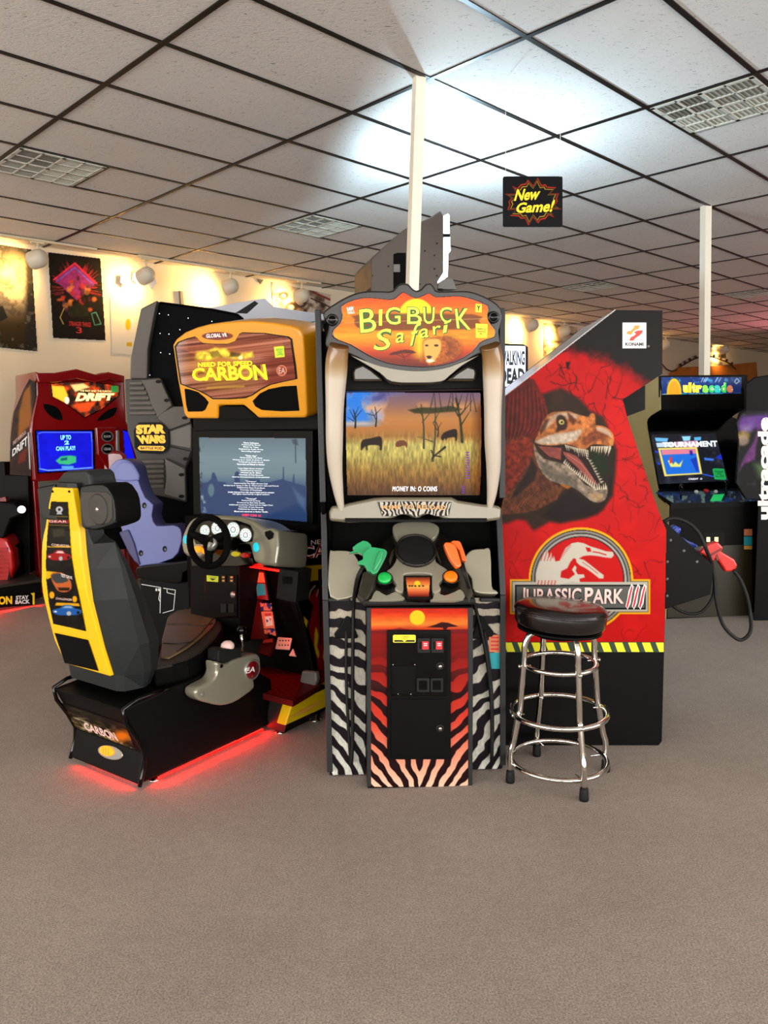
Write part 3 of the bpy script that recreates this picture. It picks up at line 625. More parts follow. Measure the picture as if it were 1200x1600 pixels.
# slanted console
pk = B.front(-.02, 50, bh(940, -.02))      # leans well back
GLY = [(566, 941), (742, 938), (727, 880), (712, 850), (700, 838), (672, 815), (632, 815), (604, 840), (592, 856), (577, 890)]
mb = MB(); mb.slab(GLY, pk, .03, 'console_dark'); mb.build('console_base', bb, bevel=.012)
c1 = BC([(480, 200), (540, 175), (700, 175), (760, 210), (740, 260), (715, 290), (735, 380), (745, 420), (810, 465), (800, 500), (760, 545), (770, 585), (720, 600), (715, 520), (700, 488), (560, 488), (545, 520), (540, 600), (490, 580), (500, 545), (440, 480), (470, 450), (500, 400), (515, 300), (490, 255)])
mb = MB(); mb.slab([tuple(p) for p in cr(c1, 3)], pk, .03, 'console_silver', off=.03); mb.build('console_cross', bb, bevel=.01)
for q in (BC([(350, 640), (380, 590), (440, 620), (490, 600), (530, 620), (540, 645), (350, 650)]), BC([(720, 640), (740, 600), (790, 620), (850, 600), (890, 585), (905, 640), (720, 648)])):
    mb = MB(); mb.slab([tuple(p) for p in cr(q, 3)], pk, .02, 'console_silver', off=.02); mb.build('console_foot', bb, bevel=.006)
for a0, b0 in (((500, 262), (505, 300)), ((455, 385), (500, 330)), ((765, 380), (735, 330))): pass
for q in (BC([(455, 400), (470, 350), (490, 330), (485, 370), (462, 430)]), BC([(765, 400), (750, 350), (735, 330), (738, 370), (775, 430)])): mb = MB(); mb.slab(q, pk, .02, 'champagne_dark', off=.028); mb.build('console_gill', bb, bevel=.004)
mb = MB(); cc = pk.at(650, 863, .02); nn = pk.n
def disc(px, py, rpx, pl, off):
    c = pl.at(px, py, off); return c, abs(np.linalg.norm(pl.at(px+rpx, py, off)-c))
c, r = disc(649.5, 861, 30, pk, .032); mb.lathe(c, nn, [(-.02, r*1.08), (.004, r*1.1), (.012, r*1.06), (.012, r), (.004, r*.97)], 'bronze', 40); mb.build('speaker_ring', bb)
mb = MB(); mb.lathe(c+nn*.003, nn, [(0, r*.97), (.006, r*.97), (.007, r*.9), (.007, r*.3)], 'dark_grey', 40); sp = mb.build('speaker_grille', bb)
for x, y in ((630, 846), (664, 846), (630, 881), (664, 881)): mb = MB(); mb.lathe(pk.at(x, y, .042), nn, [(0, .003), (.002, .003)], 'black', 8); mb.build('rivet', sp)
for x, y, m, n_ in ((600.5, 911, 'button_green', 'green lit start button'), (703.5, 909, 'button_orange', 'orange lit start button')):
    c, r = disc(x, y, 13.5, pk, .0); mb = MB(); mb.lathe(c, nn, [(0, r), (.03, r), (.035, r*.92), (.02, r*.86)], 'black_gloss', 28); bz = mb.build('button_bezel', bb)
    mb = MB(); mb.lathe(c, nn, [(.01, r*.76), (.036, r*.76), (.041, r*.68), (.042, r*.3)], m, 28); lab(mb.build('start_button', bb), n_)
mb = MB(); mb.slab([(631, 899), (675, 899), (673, 936), (635, 936)], pk, .03, 'black_gloss', off=.028); f_ = mb.build('card_frame', bb, bevel=.004)
cv = Cv(633, 900, 673, 935, .7); Y = cv.Y; cv.rgb = cv.grad(np.clip((Y-901)/32, 0, 1), [(0, (120, 50, 40)), (.25, (236, 120, 60)), (.5, (250, 190, 100)), (.7, (240, 130, 80)), (.85, (190, 80, 50)), (1, (90, 30, 30))]); cv.poly(ell(652, 912, 5, 4.5, 16), (255, 220, 60), .7)
for x in (640, 644, 649, 655, 661): cv.poly(ell(x, 915.5, 1.8, 1.2, 8), (40, 24, 20), .5)
cl = [(634, 902), (672, 902), (670, 933), (638, 933)]; mb = MB(); mb.art(cv, pk, 'print', .0295, clip=cl); mb.build('sunset_card', f_)
# side shoulders of the console
for q in (BC([(95, 370), (120, 350), (200, 350), (240, 365), (270, 410), (285, 455), (262, 500), (250, 560), (245, 625), (100, 628)]), BC([(1070, 350), (1030, 338), (960, 345), (925, 375), (905, 420), (920, 470), (955, 520), (975, 600), (1110, 612), (1105, 590), (1078, 560)])):
    po = B.front(.09, 22, bh(932)); mb = MB(); mb.slab([tuple(p) for p in cr(q, 3)], po, .1, 'console_silver'); mb.build('console_shoulder', bb, bevel=.02, seg=4)
for q in (BC([(300, 470), (370, 470), (400, 500), (345, 620), (310, 670), (262, 625)]), BC([(835, 460), (900, 440), (930, 480), (965, 600), (945, 660), (900, 600)])):
    mb = MB(); mb.slab(q, pk, .03, 'champagne_dark', off=.012); mb.build('console_rib', bb, bevel=.01)
for x in (530, 768):
    mb = MB(); mb.slab([(x-18, 935), (x+17, 935), (x+17, 941), (x-18, 941)], pz, .03, 'tmold', off=.02); mb.build('shoulder_lip', bb, bevel=.006)
# monitor well: black hood and screen
ps = B.front(.30, 10, bh(775, .3))
mb = MB(); mb.slab([(524, 598), (771, 598), (771, 792), (524, 792)], ps, .02, 'black_matt', off=-.004); hood = mb.build('screen_surround', bb, bevel=.003)
mb = MB(); mb.prism([ps.at(530, 790), ps.at(768, 790), B.front(.1).at(760, 812), B.front(.1).at(540, 812)], (0, 0, -.01), 'black'); mb.build('lower_shroud', bb)
mb = MB(); mb.prism([B.front(.34).at(520, 800), B.front(.34).at(780, 800), B.front(.3).at(780, 950), B.front(.3).at(520, 950)], B.y*.02, 'black_matt'); mb.build('rear_shroud', bb)
cv = Cv(540, 613, 755, 778, .7); X, Y = cv.X, cv.Y; n = fbm(X, Y, 18, 5, 2); g = fbm(X*1.0, Y*.22, 2.2, 3, 8)
gy = np.clip((Y-613)/164, 0, 1)
cv.rgb = cv.grad(gy, [(0, (120, 96, 120)), (.12, (150, 110, 100)), (.25, (196, 130, 70)), (.33, (190, 120, 60)), (.42, (170, 120, 60)), (.5, (196, 178, 96)), (.62, (178, 158, 80)), (.75, (150, 112, 50)), (.9, (110, 70, 30)), (1, (70, 46, 24))])
cv.mix(np.clip((600-X)/30, 0, 1)*np.clip((668-Y)/5, 0, 1)*.95, (50, 130, 230)); cv.mix(np.clip((n-.5)*6, 0, 1)*np.clip((640-X)/50, 0, 1)*np.clip((665-Y)/8, 0, 1)*.6, (190, 190, 230)); cv.mix(np.clip((n-.55)*6, 0, 1)*np.clip((640-X)/40, 0, 1)*np.clip((636-Y)/12, 0, 1)*.7, (60, 60, 120))
cv.mix(np.clip(1-np.abs(Y-662)/6, 0, 1)*np.clip((600-X)/30, 0, 1)*.8, (240, 190, 140)); cv.mix(np.clip((n-.45)*4, 0, 1)*np.clip(1-np.abs(Y-637)/12, 0, 1)*.7, (250, 170, 90)); cv.mix(np.clip((X-735)/16, 0, 1)*np.clip((Y-625)/12, 0, 1)*.7, (90, 44, 16))
cv.rgb *= (.62+.76*(g*np.clip((Y-670)/20, 0, 1)+.5*(1-np.clip((Y-670)/20, 0, 1))))[..., None]
SB = BZ
def tree(base, top, w, br, col=(28, 26, 20)):
    cv.line([base, ((base[0]+top[0])/2+2, (base[1]+top[1])/2), top], w, col, 1, .5, sm=3, w1=w*.4)
    for a in br: cv.line([a[0], a[1]], w*.5, col, 1, .5, w1=.5)
tree((555, 668), (552, 640), 3, [((554, 655), (546, 640)), ((554, 650), (560, 636)), ((553, 658), (543, 652)), ((556, 652), (566, 640))]); tree((587, 666), (586, 636), 2.4, [((587, 655), (580, 640)), ((586, 648), (596, 638)), ((586, 650), (574, 646))])
tree((722, 690), (712, 622), 5, [((716, 650), (704, 628)), ((718, 650), (738, 626)), ((720, 665), (736, 640)), ((714, 640), (722, 616))], (60, 58, 34)); tree((662, 700), (658, 632), 3.4, [((660, 650), (650, 634)), ((660, 660), (676, 640))], (70, 66, 44)); tree((676, 720), (680, 640), 4, [((678, 660), (690, 636)), ((676, 690), (652, 682))], (78, 74, 44)); tree((684, 682), (682, 660), 2, [((683, 672), (690, 660)), ((683, 672), (676, 660))])
cv.poly(BZ([(570, 815), (650, 800), (760, 800), (830, 790), (900, 810), (860, 825), (780, 830), (700, 838), (610, 835)]), (56, 56, 30), 1.2, .9)
for k in range(9): xx = 672+k*9; cv.line([(xx, 640+3*math.sin(k)), (xx+6*math.cos(k*2), 614)], 1.5, (44, 40, 28), .9, w1=.6)
def beast(P, c=(36, 24, 18)): cv.poly(BZ(P), c, .8, .95, sm=3)
beast([(285, 1020), (300, 995), (350, 985), (400, 975), (415, 1000), (412, 1055), (400, 1055), (395, 1030), (330, 1030), (326, 1056), (318, 1056), (312, 1035), (290, 1060), (285, 1055)]); beast([(770, 985), (785, 955), (830, 935), (862, 932), (870, 960), (866, 1000), (858, 1000), (852, 980), (810, 985), (800, 1000), (795, 985), (782, 1000)]); beast([(495, 1030), (505, 1005), (545, 998), (568, 1020), (560, 1045), (550, 1030), (510, 1040)], (110, 60, 36))
cv.line(BZ([(795, 1040), (740, 1085), (715, 1110)]), 3.4, (40, 32, 26), w1=1.5); cv.line(BZ([(712, 1060), (725, 1090), (770, 1098)]), 2, (40, 32, 26))
for k in range(11): cv.line([(728.5, 707+k*4), (733, 707+k*4)], 1.6, (120, 50, 200), .9)
for k in range(4): cv.line([(722, 760+k*3.4), (725.5, 760+k*3.4)], 1.6, (120, 50, 200), .9)
out = BZ([(200, 708), (1008, 712), (1015, 900), (1012, 1200), (1005, 1330), (205, 1332), (200, 1200), (195, 900)])
mb = MB(); mb.art(cv, ps, 'screen', .004, clip=out); mb.text('MONEY IN: O COINS', [(614, 760), (683, 760), (683, 767.5), (613, 767.5)], ps, 'white_lit', .006, bold=.0, spacing=1.15); mb.build('screen', bb)
# header: grey cowl, lit sunset marquee
pm = B.front(.05, -3, bh(500, .05))
cow = BZ([(65, 215), (130, 170), (180, 140), (260, 105), (350, 93), (460, 96), (490, 80), (520, 52), (570, 50), (595, 76), (620, 92), (650, 82), (680, 50), (715, 50), (735, 80), (760, 96), (900, 92), (980, 105), (1075, 148), (1135, 200), (1142, 270), (1120, 340), (1130, 440), (1060, 480), (1000, 480), (930, 520), (840, 590), (770, 655), (620, 662), (470, 655), (400, 590), (300, 520), (215, 480), (160, 460), (80, 440), (75, 380), (95, 300), (62, 260)])
mb = MB(); mb.slab([tuple(p) for p in cr(cow, 2)], pm, .16, 'bronze'); mb.build('header_cowl', bb, bevel=.012, seg=3)
mb = MB(); mb.slab([tuple(p) for p in cr(BZ([(225, 485), (330, 525), (450, 560), (620, 580), (780, 565), (900, 525), (1000, 485), (900, 545), (820, 610), (770, 642), (620, 650), (470, 642), (400, 590), (300, 530)]), 3)], pm, .02, 'champagne', off=.014); mb.build('cowl_lip', bb, bevel=.006)
for q in (BZ([(245, 560), (300, 540), (350, 570), (410, 620), (420, 640), (240, 640), (235, 590)]), BZ([(980, 560), (930, 545), (860, 590), (800, 640), (980, 640), (990, 590)])): mb = MB(); mb.slab(q, pm.back(.05), .05, 'champagne_dark'); mb.build('cowl_cheek', bb, bevel=.01)
for x, y in ((519, 500), (770.5, 496)):
    c, r = disc(x, y, 8, pm, .008); mb = MB(); mb.lathe(c, pm.n, [(0, r*1.2), (.012, r*1.1), (.012, r*.7), (-.002, r*.5)], 'black_gloss', 20); mb.build('bolt_boss', bb)
ins = BZ([(170, 190), (250, 150), (340, 138), (460, 150), (500, 138), (540, 105), (575, 122), (620, 140), (670, 122), (700, 110), (740, 135), (850, 128), (930, 138), (1050, 185), (1048, 240), (1062, 290), (1095, 330), (1090, 372), (1050, 385), (1000, 410), (955, 465), (850, 522), (720, 550), (600, 550), (450, 530), (330, 480), (230, 420), (150, 390), (120, 362), (125, 330), (165, 290), (178, 240)])
insr = [tuple(p) for p in cr(ins, 2)]
mb = MB(); rim = [tuple(np.array([651, 515])+(np.array(p)-[651, 515])*1.018) for p in insr]; mb.slab(rim, pm, .01, 'black_gloss', off=.012); mb.build('marquee_rim', bb, bevel=.002)
cv = Cv(518, 454, 776, 575, .7); X, Y = cv.X, cv.Y; zx, zy = (X-490)*3.871, (Y-430)*3.871
cv.rgb = cv.grad(np.clip((zy-100)/450, 0, 1), [(0, (226, 70, 10)), (.2, (250, 110, 10)), (.33, (255, 150, 14)), (.45, (255, 128, 10)), (.6, (252, 170, 24)), (.72, (250, 120, 14)), (.82, (196, 64, 20)), (1, (110, 30, 14))])
cv.mix(np.clip((n_ := fbm(X*.12, Y, 3, 3, 5))*2-.9, 0, 1)*.35, (200, 60, 10)); rr_ = np.hypot((zx-620)/1.05, zy-240); cv.mix(np.clip((102-rr_)/8, 0, 1)*(zy < 262), (255, 226, 20)); cv.mix(np.clip(1-np.abs(zx-640)/60, 0, 1)*np.clip((zy-260)/20, 0, 1)*np.clip((540-zy)/80, 0, 1)*.9, (255, 220, 30))
cv.poly(BZ([(250, 265), (290, 235), (960, 235), (1000, 275), (960, 325), (420, 335), (290, 325), (250, 300)]), (110, 54, 14), 1.6, .8, sm=2)
cv.line(BZ([(190, 288), (1060, 262)]), 1, (240, 200, 150), .6)
cv.poly(BZ([(455, 478), (480, 466), (520, 456), (560, 450), (600, 456), (622, 468), (600, 474), (540, 472), (500, 480), (470, 484)]), (84, 30, 14), .8, .9); cv.line(BZ([(535, 475), (545, 495), (550, 520)]), 1.2, (84, 30, 14)); cv.line(BZ([(500, 478), (545, 498), (590, 474)]), .9, (84, 30, 14)); cv.poly(BZ([(300, 505), (400, 500), (640, 508), (640, 540), (500, 540), (330, 510)]), (120, 44, 18), 1.6, .6)
# lion: mane, face, nose
cv.poly(BZ([(660, 400), (700, 380), (760, 370), (830, 370), (890, 420), (880, 480), (800, 530), (700, 545), (670, 500)]), (186, 96, 24), 1.6, .85, tex=.4, ts=3, sm=2)
for k in range(26): a = -1.25+k*.085; cv.line(BZ([(760+60*math.cos(a), 440+50*math.sin(a)), (770+140*math.cos(a-.15), 440+100*math.sin(a-.15))]), 1, (110, 50, 16), .7, w1=.4)
cv.poly(BZ([(668, 400), (720, 385), (765, 395), (770, 450), (745, 500), (715, 525), (685, 520), (668, 470)]), (250, 190, 90), 1.2, .9, sm=3)
cv.poly(BZ([(680, 490), (700, 485), (718, 492), (705, 506), (692, 506)]), (70, 26, 16), .6); cv.poly(BZ(ell(684, 425, 11, 6, 10)), (60, 30, 16), .5); cv.poly(BZ(ell(742, 425, 14, 7, 10)), (60, 30, 16), .5); cv.poly(BZ([(690, 508), (720, 508), (735, 520), (700, 530), (680, 522)]), (250, 236, 200), .8)
mb = MB(); mb.art(cv, pm, 'backlit', .0145, clip=insr)
def bt(s, q, m, off, **k): mb.text(s, BZ(q), pm, m, off, **k)
mat('lime_lit', (200, 224, 40), .4, emit=.8); mat('lime_dark', (40, 76, 14), .5, emit=.3)
for s, q in (('B', [(272, 205), (375, 190), (385, 345), (280, 355)]), ('I', [(394, 205), (416, 203), (414, 308), (394, 308)]), ('G', [(430, 190), (525, 190), (530, 300), (435, 305)]), ('B', [(565, 190), (650, 190), (660, 298), (562, 298)]), ('U', [(660, 190), (735, 190), (730, 298), (665, 298)]), ('C', [(750, 190), (840, 190), (832, 290), (775, 295)]), ('K', [(850, 200), (945, 195), (955, 335), (865, 325)])):
    bt(s, q, 'lime_dark', .0165, bold=.06); c0 = np.mean(q, 0); bt(s, [tuple(c0+(np.array(p)-c0)*.93) for p in q], 'lime_lit', .0175, bold=.0)
for s, q in (('S', [(395, 335), (480, 325), (465, 455), (365, 460)]), ('a', [(505, 355), (560, 350), (550, 410), (500, 415)]), ('f', [(610, 300), (655, 290), (620, 425), (580, 435)]), ('a', [(650, 330), (705, 325), (700, 380), (648, 385)]), ('r', [(725, 315), (775, 308), (765, 360), (730, 365)]), ('i', [(795, 290), (820, 285), (810, 350), (785, 355)])):
    bt(s, q, 'lime_dark', .0165, bold=.03); bt(s, [(a-5, b-5) for a, b in q], 'lime_lit', .0175)
mb.slab(BZ([(980, 172), (1018, 176), (1016, 226), (978, 222)]), pm, .0006, 'sticker_yellow', off=.016); mb.text('Y', BZ([(988, 182), (1010, 184), (1008, 216), (986, 214)]), pm, 'text_black', .0175, bold=.03)
mb.slab(BZ([(980, 292), (1052, 296), (1050, 380), (982, 378)]), pm, .0006, 'sticker_yellow', off=.016); mb.text('ANIMATED\nVIOLENCE\nMILD', BZ([(988, 318), (1044, 320), (1042, 362), (990, 360)]), pm, 'text_black', .0175)
mb.text('RAW', BZ([(200, 195), (240, 188), (245, 212), (205, 220)]), pm, 'text_white', .0175, bold=.04)
mb.text('THRILLS', BZ([(203, 222), (245, 214), (248, 230), (208, 238)]), pm, 'text_white', .0175, bold=.02)
mb.build('marquee', bb)
# tusks
for P in ([(155, 425, 58), (142, 500, 66), (136, 600, 66), (128, 800, 55), (126, 1000, 52), (130, 1150, 45), (148, 1300, 32), (165, 1400, 20), (170, 1450, 8)], [(1068, 425, 58), (1082, 500, 62), (1085, 600, 62), (1084, 800, 53), (1084, 1000, 50), (1088, 1150, 44), (1080, 1300, 32), (1068, 1390, 20), (1062, 1440, 8)]):
    mb = MB(); Q = cr(P, 5, False); pts = []; R = []
    for i, (a, b, r) in enumerate(Q):
        t = i/(len(Q)-1); x, y = BZ([(a, b)])[0]; pl = B.front(.035+.11*t); c = pl.at(x, y); pts.append(c); R.append(r/3.871/FPX*c[1])
    mb.tube(pts, R, 'tusk', 20)
    V = mb.v[-1]; zt = B.loc(pts[0])[2]; zb = B.loc(pts[-1])[2]; f = (zt-V[:, 2])/(zt-zb); base = np.stack([np.interp(f, [0, .05, .12, .2, 1], [q[k] for q in ((88, 60, 30), (126, 90, 48), (150, 120, 80), (186, 174, 156), (180, 170, 154))]) for k in range(3)], -1)/255
    mb.c[-1] = lin(base); mb.build('tusk', bb)
# bar under the screen
pb = B.front(.12, 6, bh(815, .12))
bar = [(514, 800), (518, 790), (532, 790), (545, 786), (585, 778), (600, 777), (706, 777), (716, 782), (755, 788), (770, 788), (784, 792), (783, 812), (755, 816), (702, 814), (694, 812), (684, 806), (672, 803), (660, 806), (651, 812), (640, 806), (628, 803), (618, 808), (608, 813), (590, 815), (545, 817), (515, 814)]
mb = MB(); mb.slab(bar, pb, .08, 'champagne'); mb.build('lower_bar', bb, bevel=.012, seg=3)
cv = Cv(588, 782, 708, 808, .6, (210, 204, 190)); q = np.sin((cv.X-650)*.9*(1+.0*cv.Y)+(cv.Y-782)*.25*np.sign(cv.X-650)+fbm(cv.X, cv.Y, 9, 2, 2)*9); cv.mix(np.clip((q+.1)*3, 0, 1), (40, 28, 26))
pla = BC([(385, 55), (600, 50), (835, 55), (820, 140), (740, 142), (700, 128), (660, 128), (618, 150), (580, 130), (530, 130), (490, 142), (415, 142)]); mb = MB(); mb.slab(pla, pb, .004, 'bronze', off=.005); mb.art(cv, pb, 'print', .006, clip=[(650+(a-650)*.98, 795+(b-795)*.95) for a, b in pla])
mat('text_tan', (196, 150, 90), .5)
for off, m, bo in ((.0075, 'text_black', .1), (.0085, 'text_tan', .04)): mb.text('PUMP TO RELOAD', [(597, 790), (697, 790), (697, 797), (597, 797)], pb, m, off, bold=bo, spacing=1.05, bend=1.6)
mb.build('instruction_plate', bb)
# holster brackets and stickers on the zebra panels
for q in ([(537, 968), (542, 963), (548, 966), (552, 978), (560, 996), (556, 998), (524, 998), (522, 991), (531, 980)], [(756, 967), (752, 962), (746, 966), (742, 982), (738, 996), (740, 999), (770, 995), (772, 988), (764, 978)]):
    mb = MB(); mb.slab(q, pz, .015, 'black', off=.018); mb.build('cable_bracket', bb, bevel=.004)
for nm, r_, m in (('orange_sticker', (764, 992, 782, 1019), 'sticker_orange'), ('teal_sticker', (763, 1020, 782, 1045), 'sticker_teal')):
    mb = MB(); mb.slab(rect(*r_), pz, .001, m, off=.003)
    if m == 'sticker_orange':
        for k in range(4): mb.slab(rect(767, 995+k*6, 779, 997.5+k*6), pz, .0005, 'text_red', off=.0036)
    mb.build(nm, bb)
# the two pump guns hang in their holsters, each on its own cable
def gun(label, m, flip, P, cab, name='light_gun'):
    t = thing(name, label, 'toy gun', P[0]); mb = MB()
    return t, mb
def sgn_slab(mb, q, pl, th, m, off=0): mb.slab([tuple(p) for p in q], pl, th, m, off=off)
pg = B.front(-.02, 20, bh(900, -.02))
t = thing('light_gun', 'green plastic pump gun lying muzzle-first in the left holster', 'toy gun', pg.at(575, 865), 'pump guns on the safari cabinet')
mb = MB(); mb.slab([tuple(p) for p in cr(BC([(340, 330), (400, 335), (435, 345), (443, 370), (415, 430), (385, 480), (360, 490), (345, 478), (325, 470), (310, 440), (272, 432), (270, 415), (300, 400), (300, 370)]), 3)], pg, .045, 'gun_green', off=.05); mb.build('grip', t, bevel=.012, seg=3)
mb = MB(); mb.slab(BC([(375, 400), (400, 350), (425, 350), (415, 400), (375, 470), (360, 470)]), pg, .02, 'gun_green', off=.062); mb.build('palm_swell', t, bevel=.009, seg=3)
mb = MB(); mb.slab([tuple(p) for p in cr(BC([(235, 330), (300, 288), (345, 310), (345, 340), (300, 375), (270, 360), (210, 365), (250, 345)]), 2)], pg, .035, 'gun_green', off=.02); mb.build('barrel', t, bevel=.01)
ca = [pg.at(567, 886, .03), pg.at(558, 905, .02)]+[pz.at(*q, .03) for q in ((553, 940), (551.5, 1000), (551, 1080), (551, 1150), (549, 1195))]
mb = MB(); mb.tube(ca, .0075, 'rubber', 8, smooth=4); mb.build('cable', t)
mb = MB(); mb.tube([pz.at(*q, .014) for q in ((541, 985), (541, 1060), (544, 1130), (548, 1192))], .0065, 'rubber', 8, smooth=4); mb.build('cable', t)
t = thing('light_gun', 'orange plastic pump gun leaning in the right holster', 'toy gun', pg.at(715, 860), 'pump guns on the safari cabinet')
mb = MB(); mb.slab([tuple(p) for p in cr(BC([(790, 310), (815, 298), (850, 310), (870, 345), (892, 420), (893, 440), (875, 452), (855, 440), (820, 390)]), 3)], pg, .045, 'gun_orange', off=.05); mb.build('grip', t, bevel=.013, seg=3)
mb = MB(); mb.slab([tuple(p) for p in cr(BC([(830, 295), (875, 290), (895, 310), (925, 400), (920, 415), (895, 400), (880, 345)]), 2)], pg, .04, 'gun_orange', off=.015); mb.build('barrel', t, bevel=.01)
ca = [pg.at(721, 886, .02), pg.at(728, 905, .02)]+[pz.at(*q, .03) for q in ((740, 940), (752, 985), (762, 1040), (768, 1110), (768, 1190))]
mb = MB(); mb.tube(ca, .0075, 'rubber', 8, smooth=4); mb.build('cable', t)
mb = MB(); mb.tube([pz.at(*q, .02) for q in ((757, 985), (765, 1040), (770, 1110), (769, 1188))], .006, 'rubber', 8, smooth=4); mb.build('cable', t)
# ================================================================== THE DINOSAUR CABINET AND THE STOOL
JB = Plane(Hz(0).at(1033, 1165), (-math.sin(math.radians(2.4))*-1*-1, -1, 0))
J = Fr(JB.P[0], JB.P[1], -2.4)
JB = J.front(0)
JZ = lambda p: Z(770, 470, 4.286, p); JL = lambda p: Z(770, 800, 4.21, p)
c0 = JB.at(900, 1164)
jp = thing('dinosaur_gun_cabinet', 'tall red and black gun game seen from its side, with a roaring dinosaur print', 'arcade cabinet', (c0[0], c0[1]+.35, 0))
mat('pale_laminate', (186, 184, 182), .35, coat=.3); mat('gun_blue', (16, 60, 170), .3, coat=.5); mat('gun_red', (196, 24, 14), .3, coat=.5)
SIL = [(962.5, 484.5), (1034.8, 485), (1035, 584), (973, 624), (980, 652), (1003, 722), (1026.7, 792), (1041, 828), (1040, 900), (1038, 1004), (1034, 1158), (1029, 1164.5), (783, 1164.5), (783, 624)]
W_ = .72
mb = MB(); mb.slab(SIL, JB, .02, 'black_wood'); 
cv = Cv(782, 484, 1042, 1008, 1.0, (204, 10, 8)); X, Y = cv.X, cv.Y; zx, zy = (X-770)*4.286, (Y-470)*4.286
n = fbm(X, Y, 26, 5, 4); cv.rgb *= (.93+.14*n)[..., None]; cv.mix(np.clip((n-.52)*4, 0, 1)*.25, (226, 44, 16))
cracks(cv, 75, (790, 560, 1040, 1000), 5, (120, 4, 4), .8); cracks(cv, 40, (930, 620, 1036, 900), 15, (90, 2, 2), 1.1); cracks(cv, 26, (850, 540, 960, 640), 25, (70, 0, 0), 1.3)
# dark top
wv = (fbm(X, Y, 14, 4, 9)-.5)*26; edge = np.interp(X, [860, 900, 935, 965, 1000, 1035], [546, 552, 560, 578, 596, 620]); cv.mix(np.clip((edge+wv-Y)/26+.3, 0, 1), (30, 24, 20))
cv.poly([(884, 566), (891, 565), (888, 578), (885, 574)], (40, 10, 10), .8)
# torn dark hole
hole = [(310, 625), (350, 620), (400, 600), (460, 585), (520, 620), (590, 665), (645, 730), (740, 775), (765, 830), (790, 900), (830, 1000), (822, 1150), (800, 1300), (740, 1400), (620, 1460), (450, 1490), (380, 1480), (290, 1530), (270, 1535), (220, 1470), (160, 1465), (95, 1490), (-130, 1500), (-130, 620), (95, 640), (200, 700)]
cv.poly(JZ(hole), (52, 34, 16), 3.2, tex=.5, ts=30)
cv.poly(JZ([(460, 1300), (520, 1260), (700, 1370), (760, 1300), (790, 1180), (800, 1300), (700, 1430), (450, 1480), (330, 1440)]), (26, 12, 8), 4, .8); cv.poly(JZ([(640, 1000), (760, 1040), (780, 1150), (720, 1180), (650, 1060)]), (22, 44, 10), 4, .9)
# sail
cv.poly(JZ([(-130, 760), (95, 630), (180, 565), (235, 520), (275, 525), (310, 590), (345, 650), (370, 740), (345, 820), (290, 910), (200, 970), (-130, 1100)]), (112, 30, 16), 1.6, tex=.35, ts=8)
for k in range(15):
    x0 = -40+k*26; top = (x0+12, 700-k*13 if k < 11 else 560+(k-11)*45); cv.line(JZ([top, (x0-20+k*3, 850), (60+k*6, 1010)]), 2.4, (60, 16, 10), .6, 1.2, sm=3); cv.line(JZ([(top[0]+12, top[1]+10), (x0-8+k*3, 850), (72+k*6, 1000)]), 1.4, (170, 60, 36), .5, 1, sm=3)
# body and neck
cv.poly(JZ([(-130, 980), (95, 930), (200, 905), (260, 930), (300, 1000), (300, 1080), (340, 1170), (470, 1250), (430, 1330), (300, 1400), (180, 1425), (95, 1430), (-130, 1440)]), (104, 58, 32), 1.5, tex=.5, ts=5)
cv.poly(JZ([(-130, 1000), (95, 960), (180, 905), (250, 930), (280, 1000), (200, 1150), (140, 1250), (95, 1290), (-130, 1320)]), (140, 46, 22), 2.5, .85, tex=.5, ts=5); cv.poly(JZ([(260, 1060), (300, 1120), (280, 1200), (170, 1300), (120, 1330), (160, 1240), (230, 1150)]), (34, 22, 16), 2, .8)
for k in range(24): a = (150+k*12, 1390-k*4); cv.line(JZ([a, (a[0]+60+k*3, a[1]-90)]), 1.2, (150, 90, 50) if k % 2 else (60, 36, 22), .5, w1=.5)
cv.poly(JZ([(430, 1205), (540, 1240), (500, 1260), (460, 1240)]), (190, 110, 30), 1, .9)
# lower jaw
cv.poly(JZ([(275, 960), (300, 1010), (350, 1060), (450, 1085), (520, 1120), (575, 1180), (620, 1230), (690, 1262), (735, 1265), (764, 1235), (768, 1290), (748, 1335), (700, 1352), (650, 1335), (590, 1285), (530, 1245), (450, 1225), (385, 1205), (335, 1160), (300, 1090), (280, 1020)]), (146, 130, 112), 1, tex=.4, ts=5, sm=2)
cv.poly(JZ([(300, 1060), (400, 1120), (500, 1180), (560, 1240), (640, 1310), (560, 1260), (450, 1215), (350, 1160)]), (96, 90, 80), 2, .6); cv.poly(JZ([(640, 1290), (740, 1290), (730, 1335), (680, 1340)]), (196, 160, 110), 2, .6)
# mouth
cv.poly(JZ([(290, 968), (400, 975), (480, 975), (560, 1010), (625, 1040), (640, 1090), (690, 1170), (735, 1240), (690, 1255), (620, 1215), (570, 1165), (510, 1105), (450, 1070), (360, 1040)]), (48, 26, 20), .8)
cv.poly(JZ([(300, 972), (460, 985), (455, 1065), (380, 1045), (340, 1010)]), (150, 80, 70), .8, tex=.2); cv.poly(JZ([(470, 1010), (560, 1040), (620, 1110), (680, 1200), (700, 1235), (650, 1210), (560, 1110), (500, 1060)]), (160, 86, 76), 1, sm=2); cv.line(JZ([(500, 1030), (590, 1090), (670, 1190)]), 1.2, (206, 140, 120), .8)
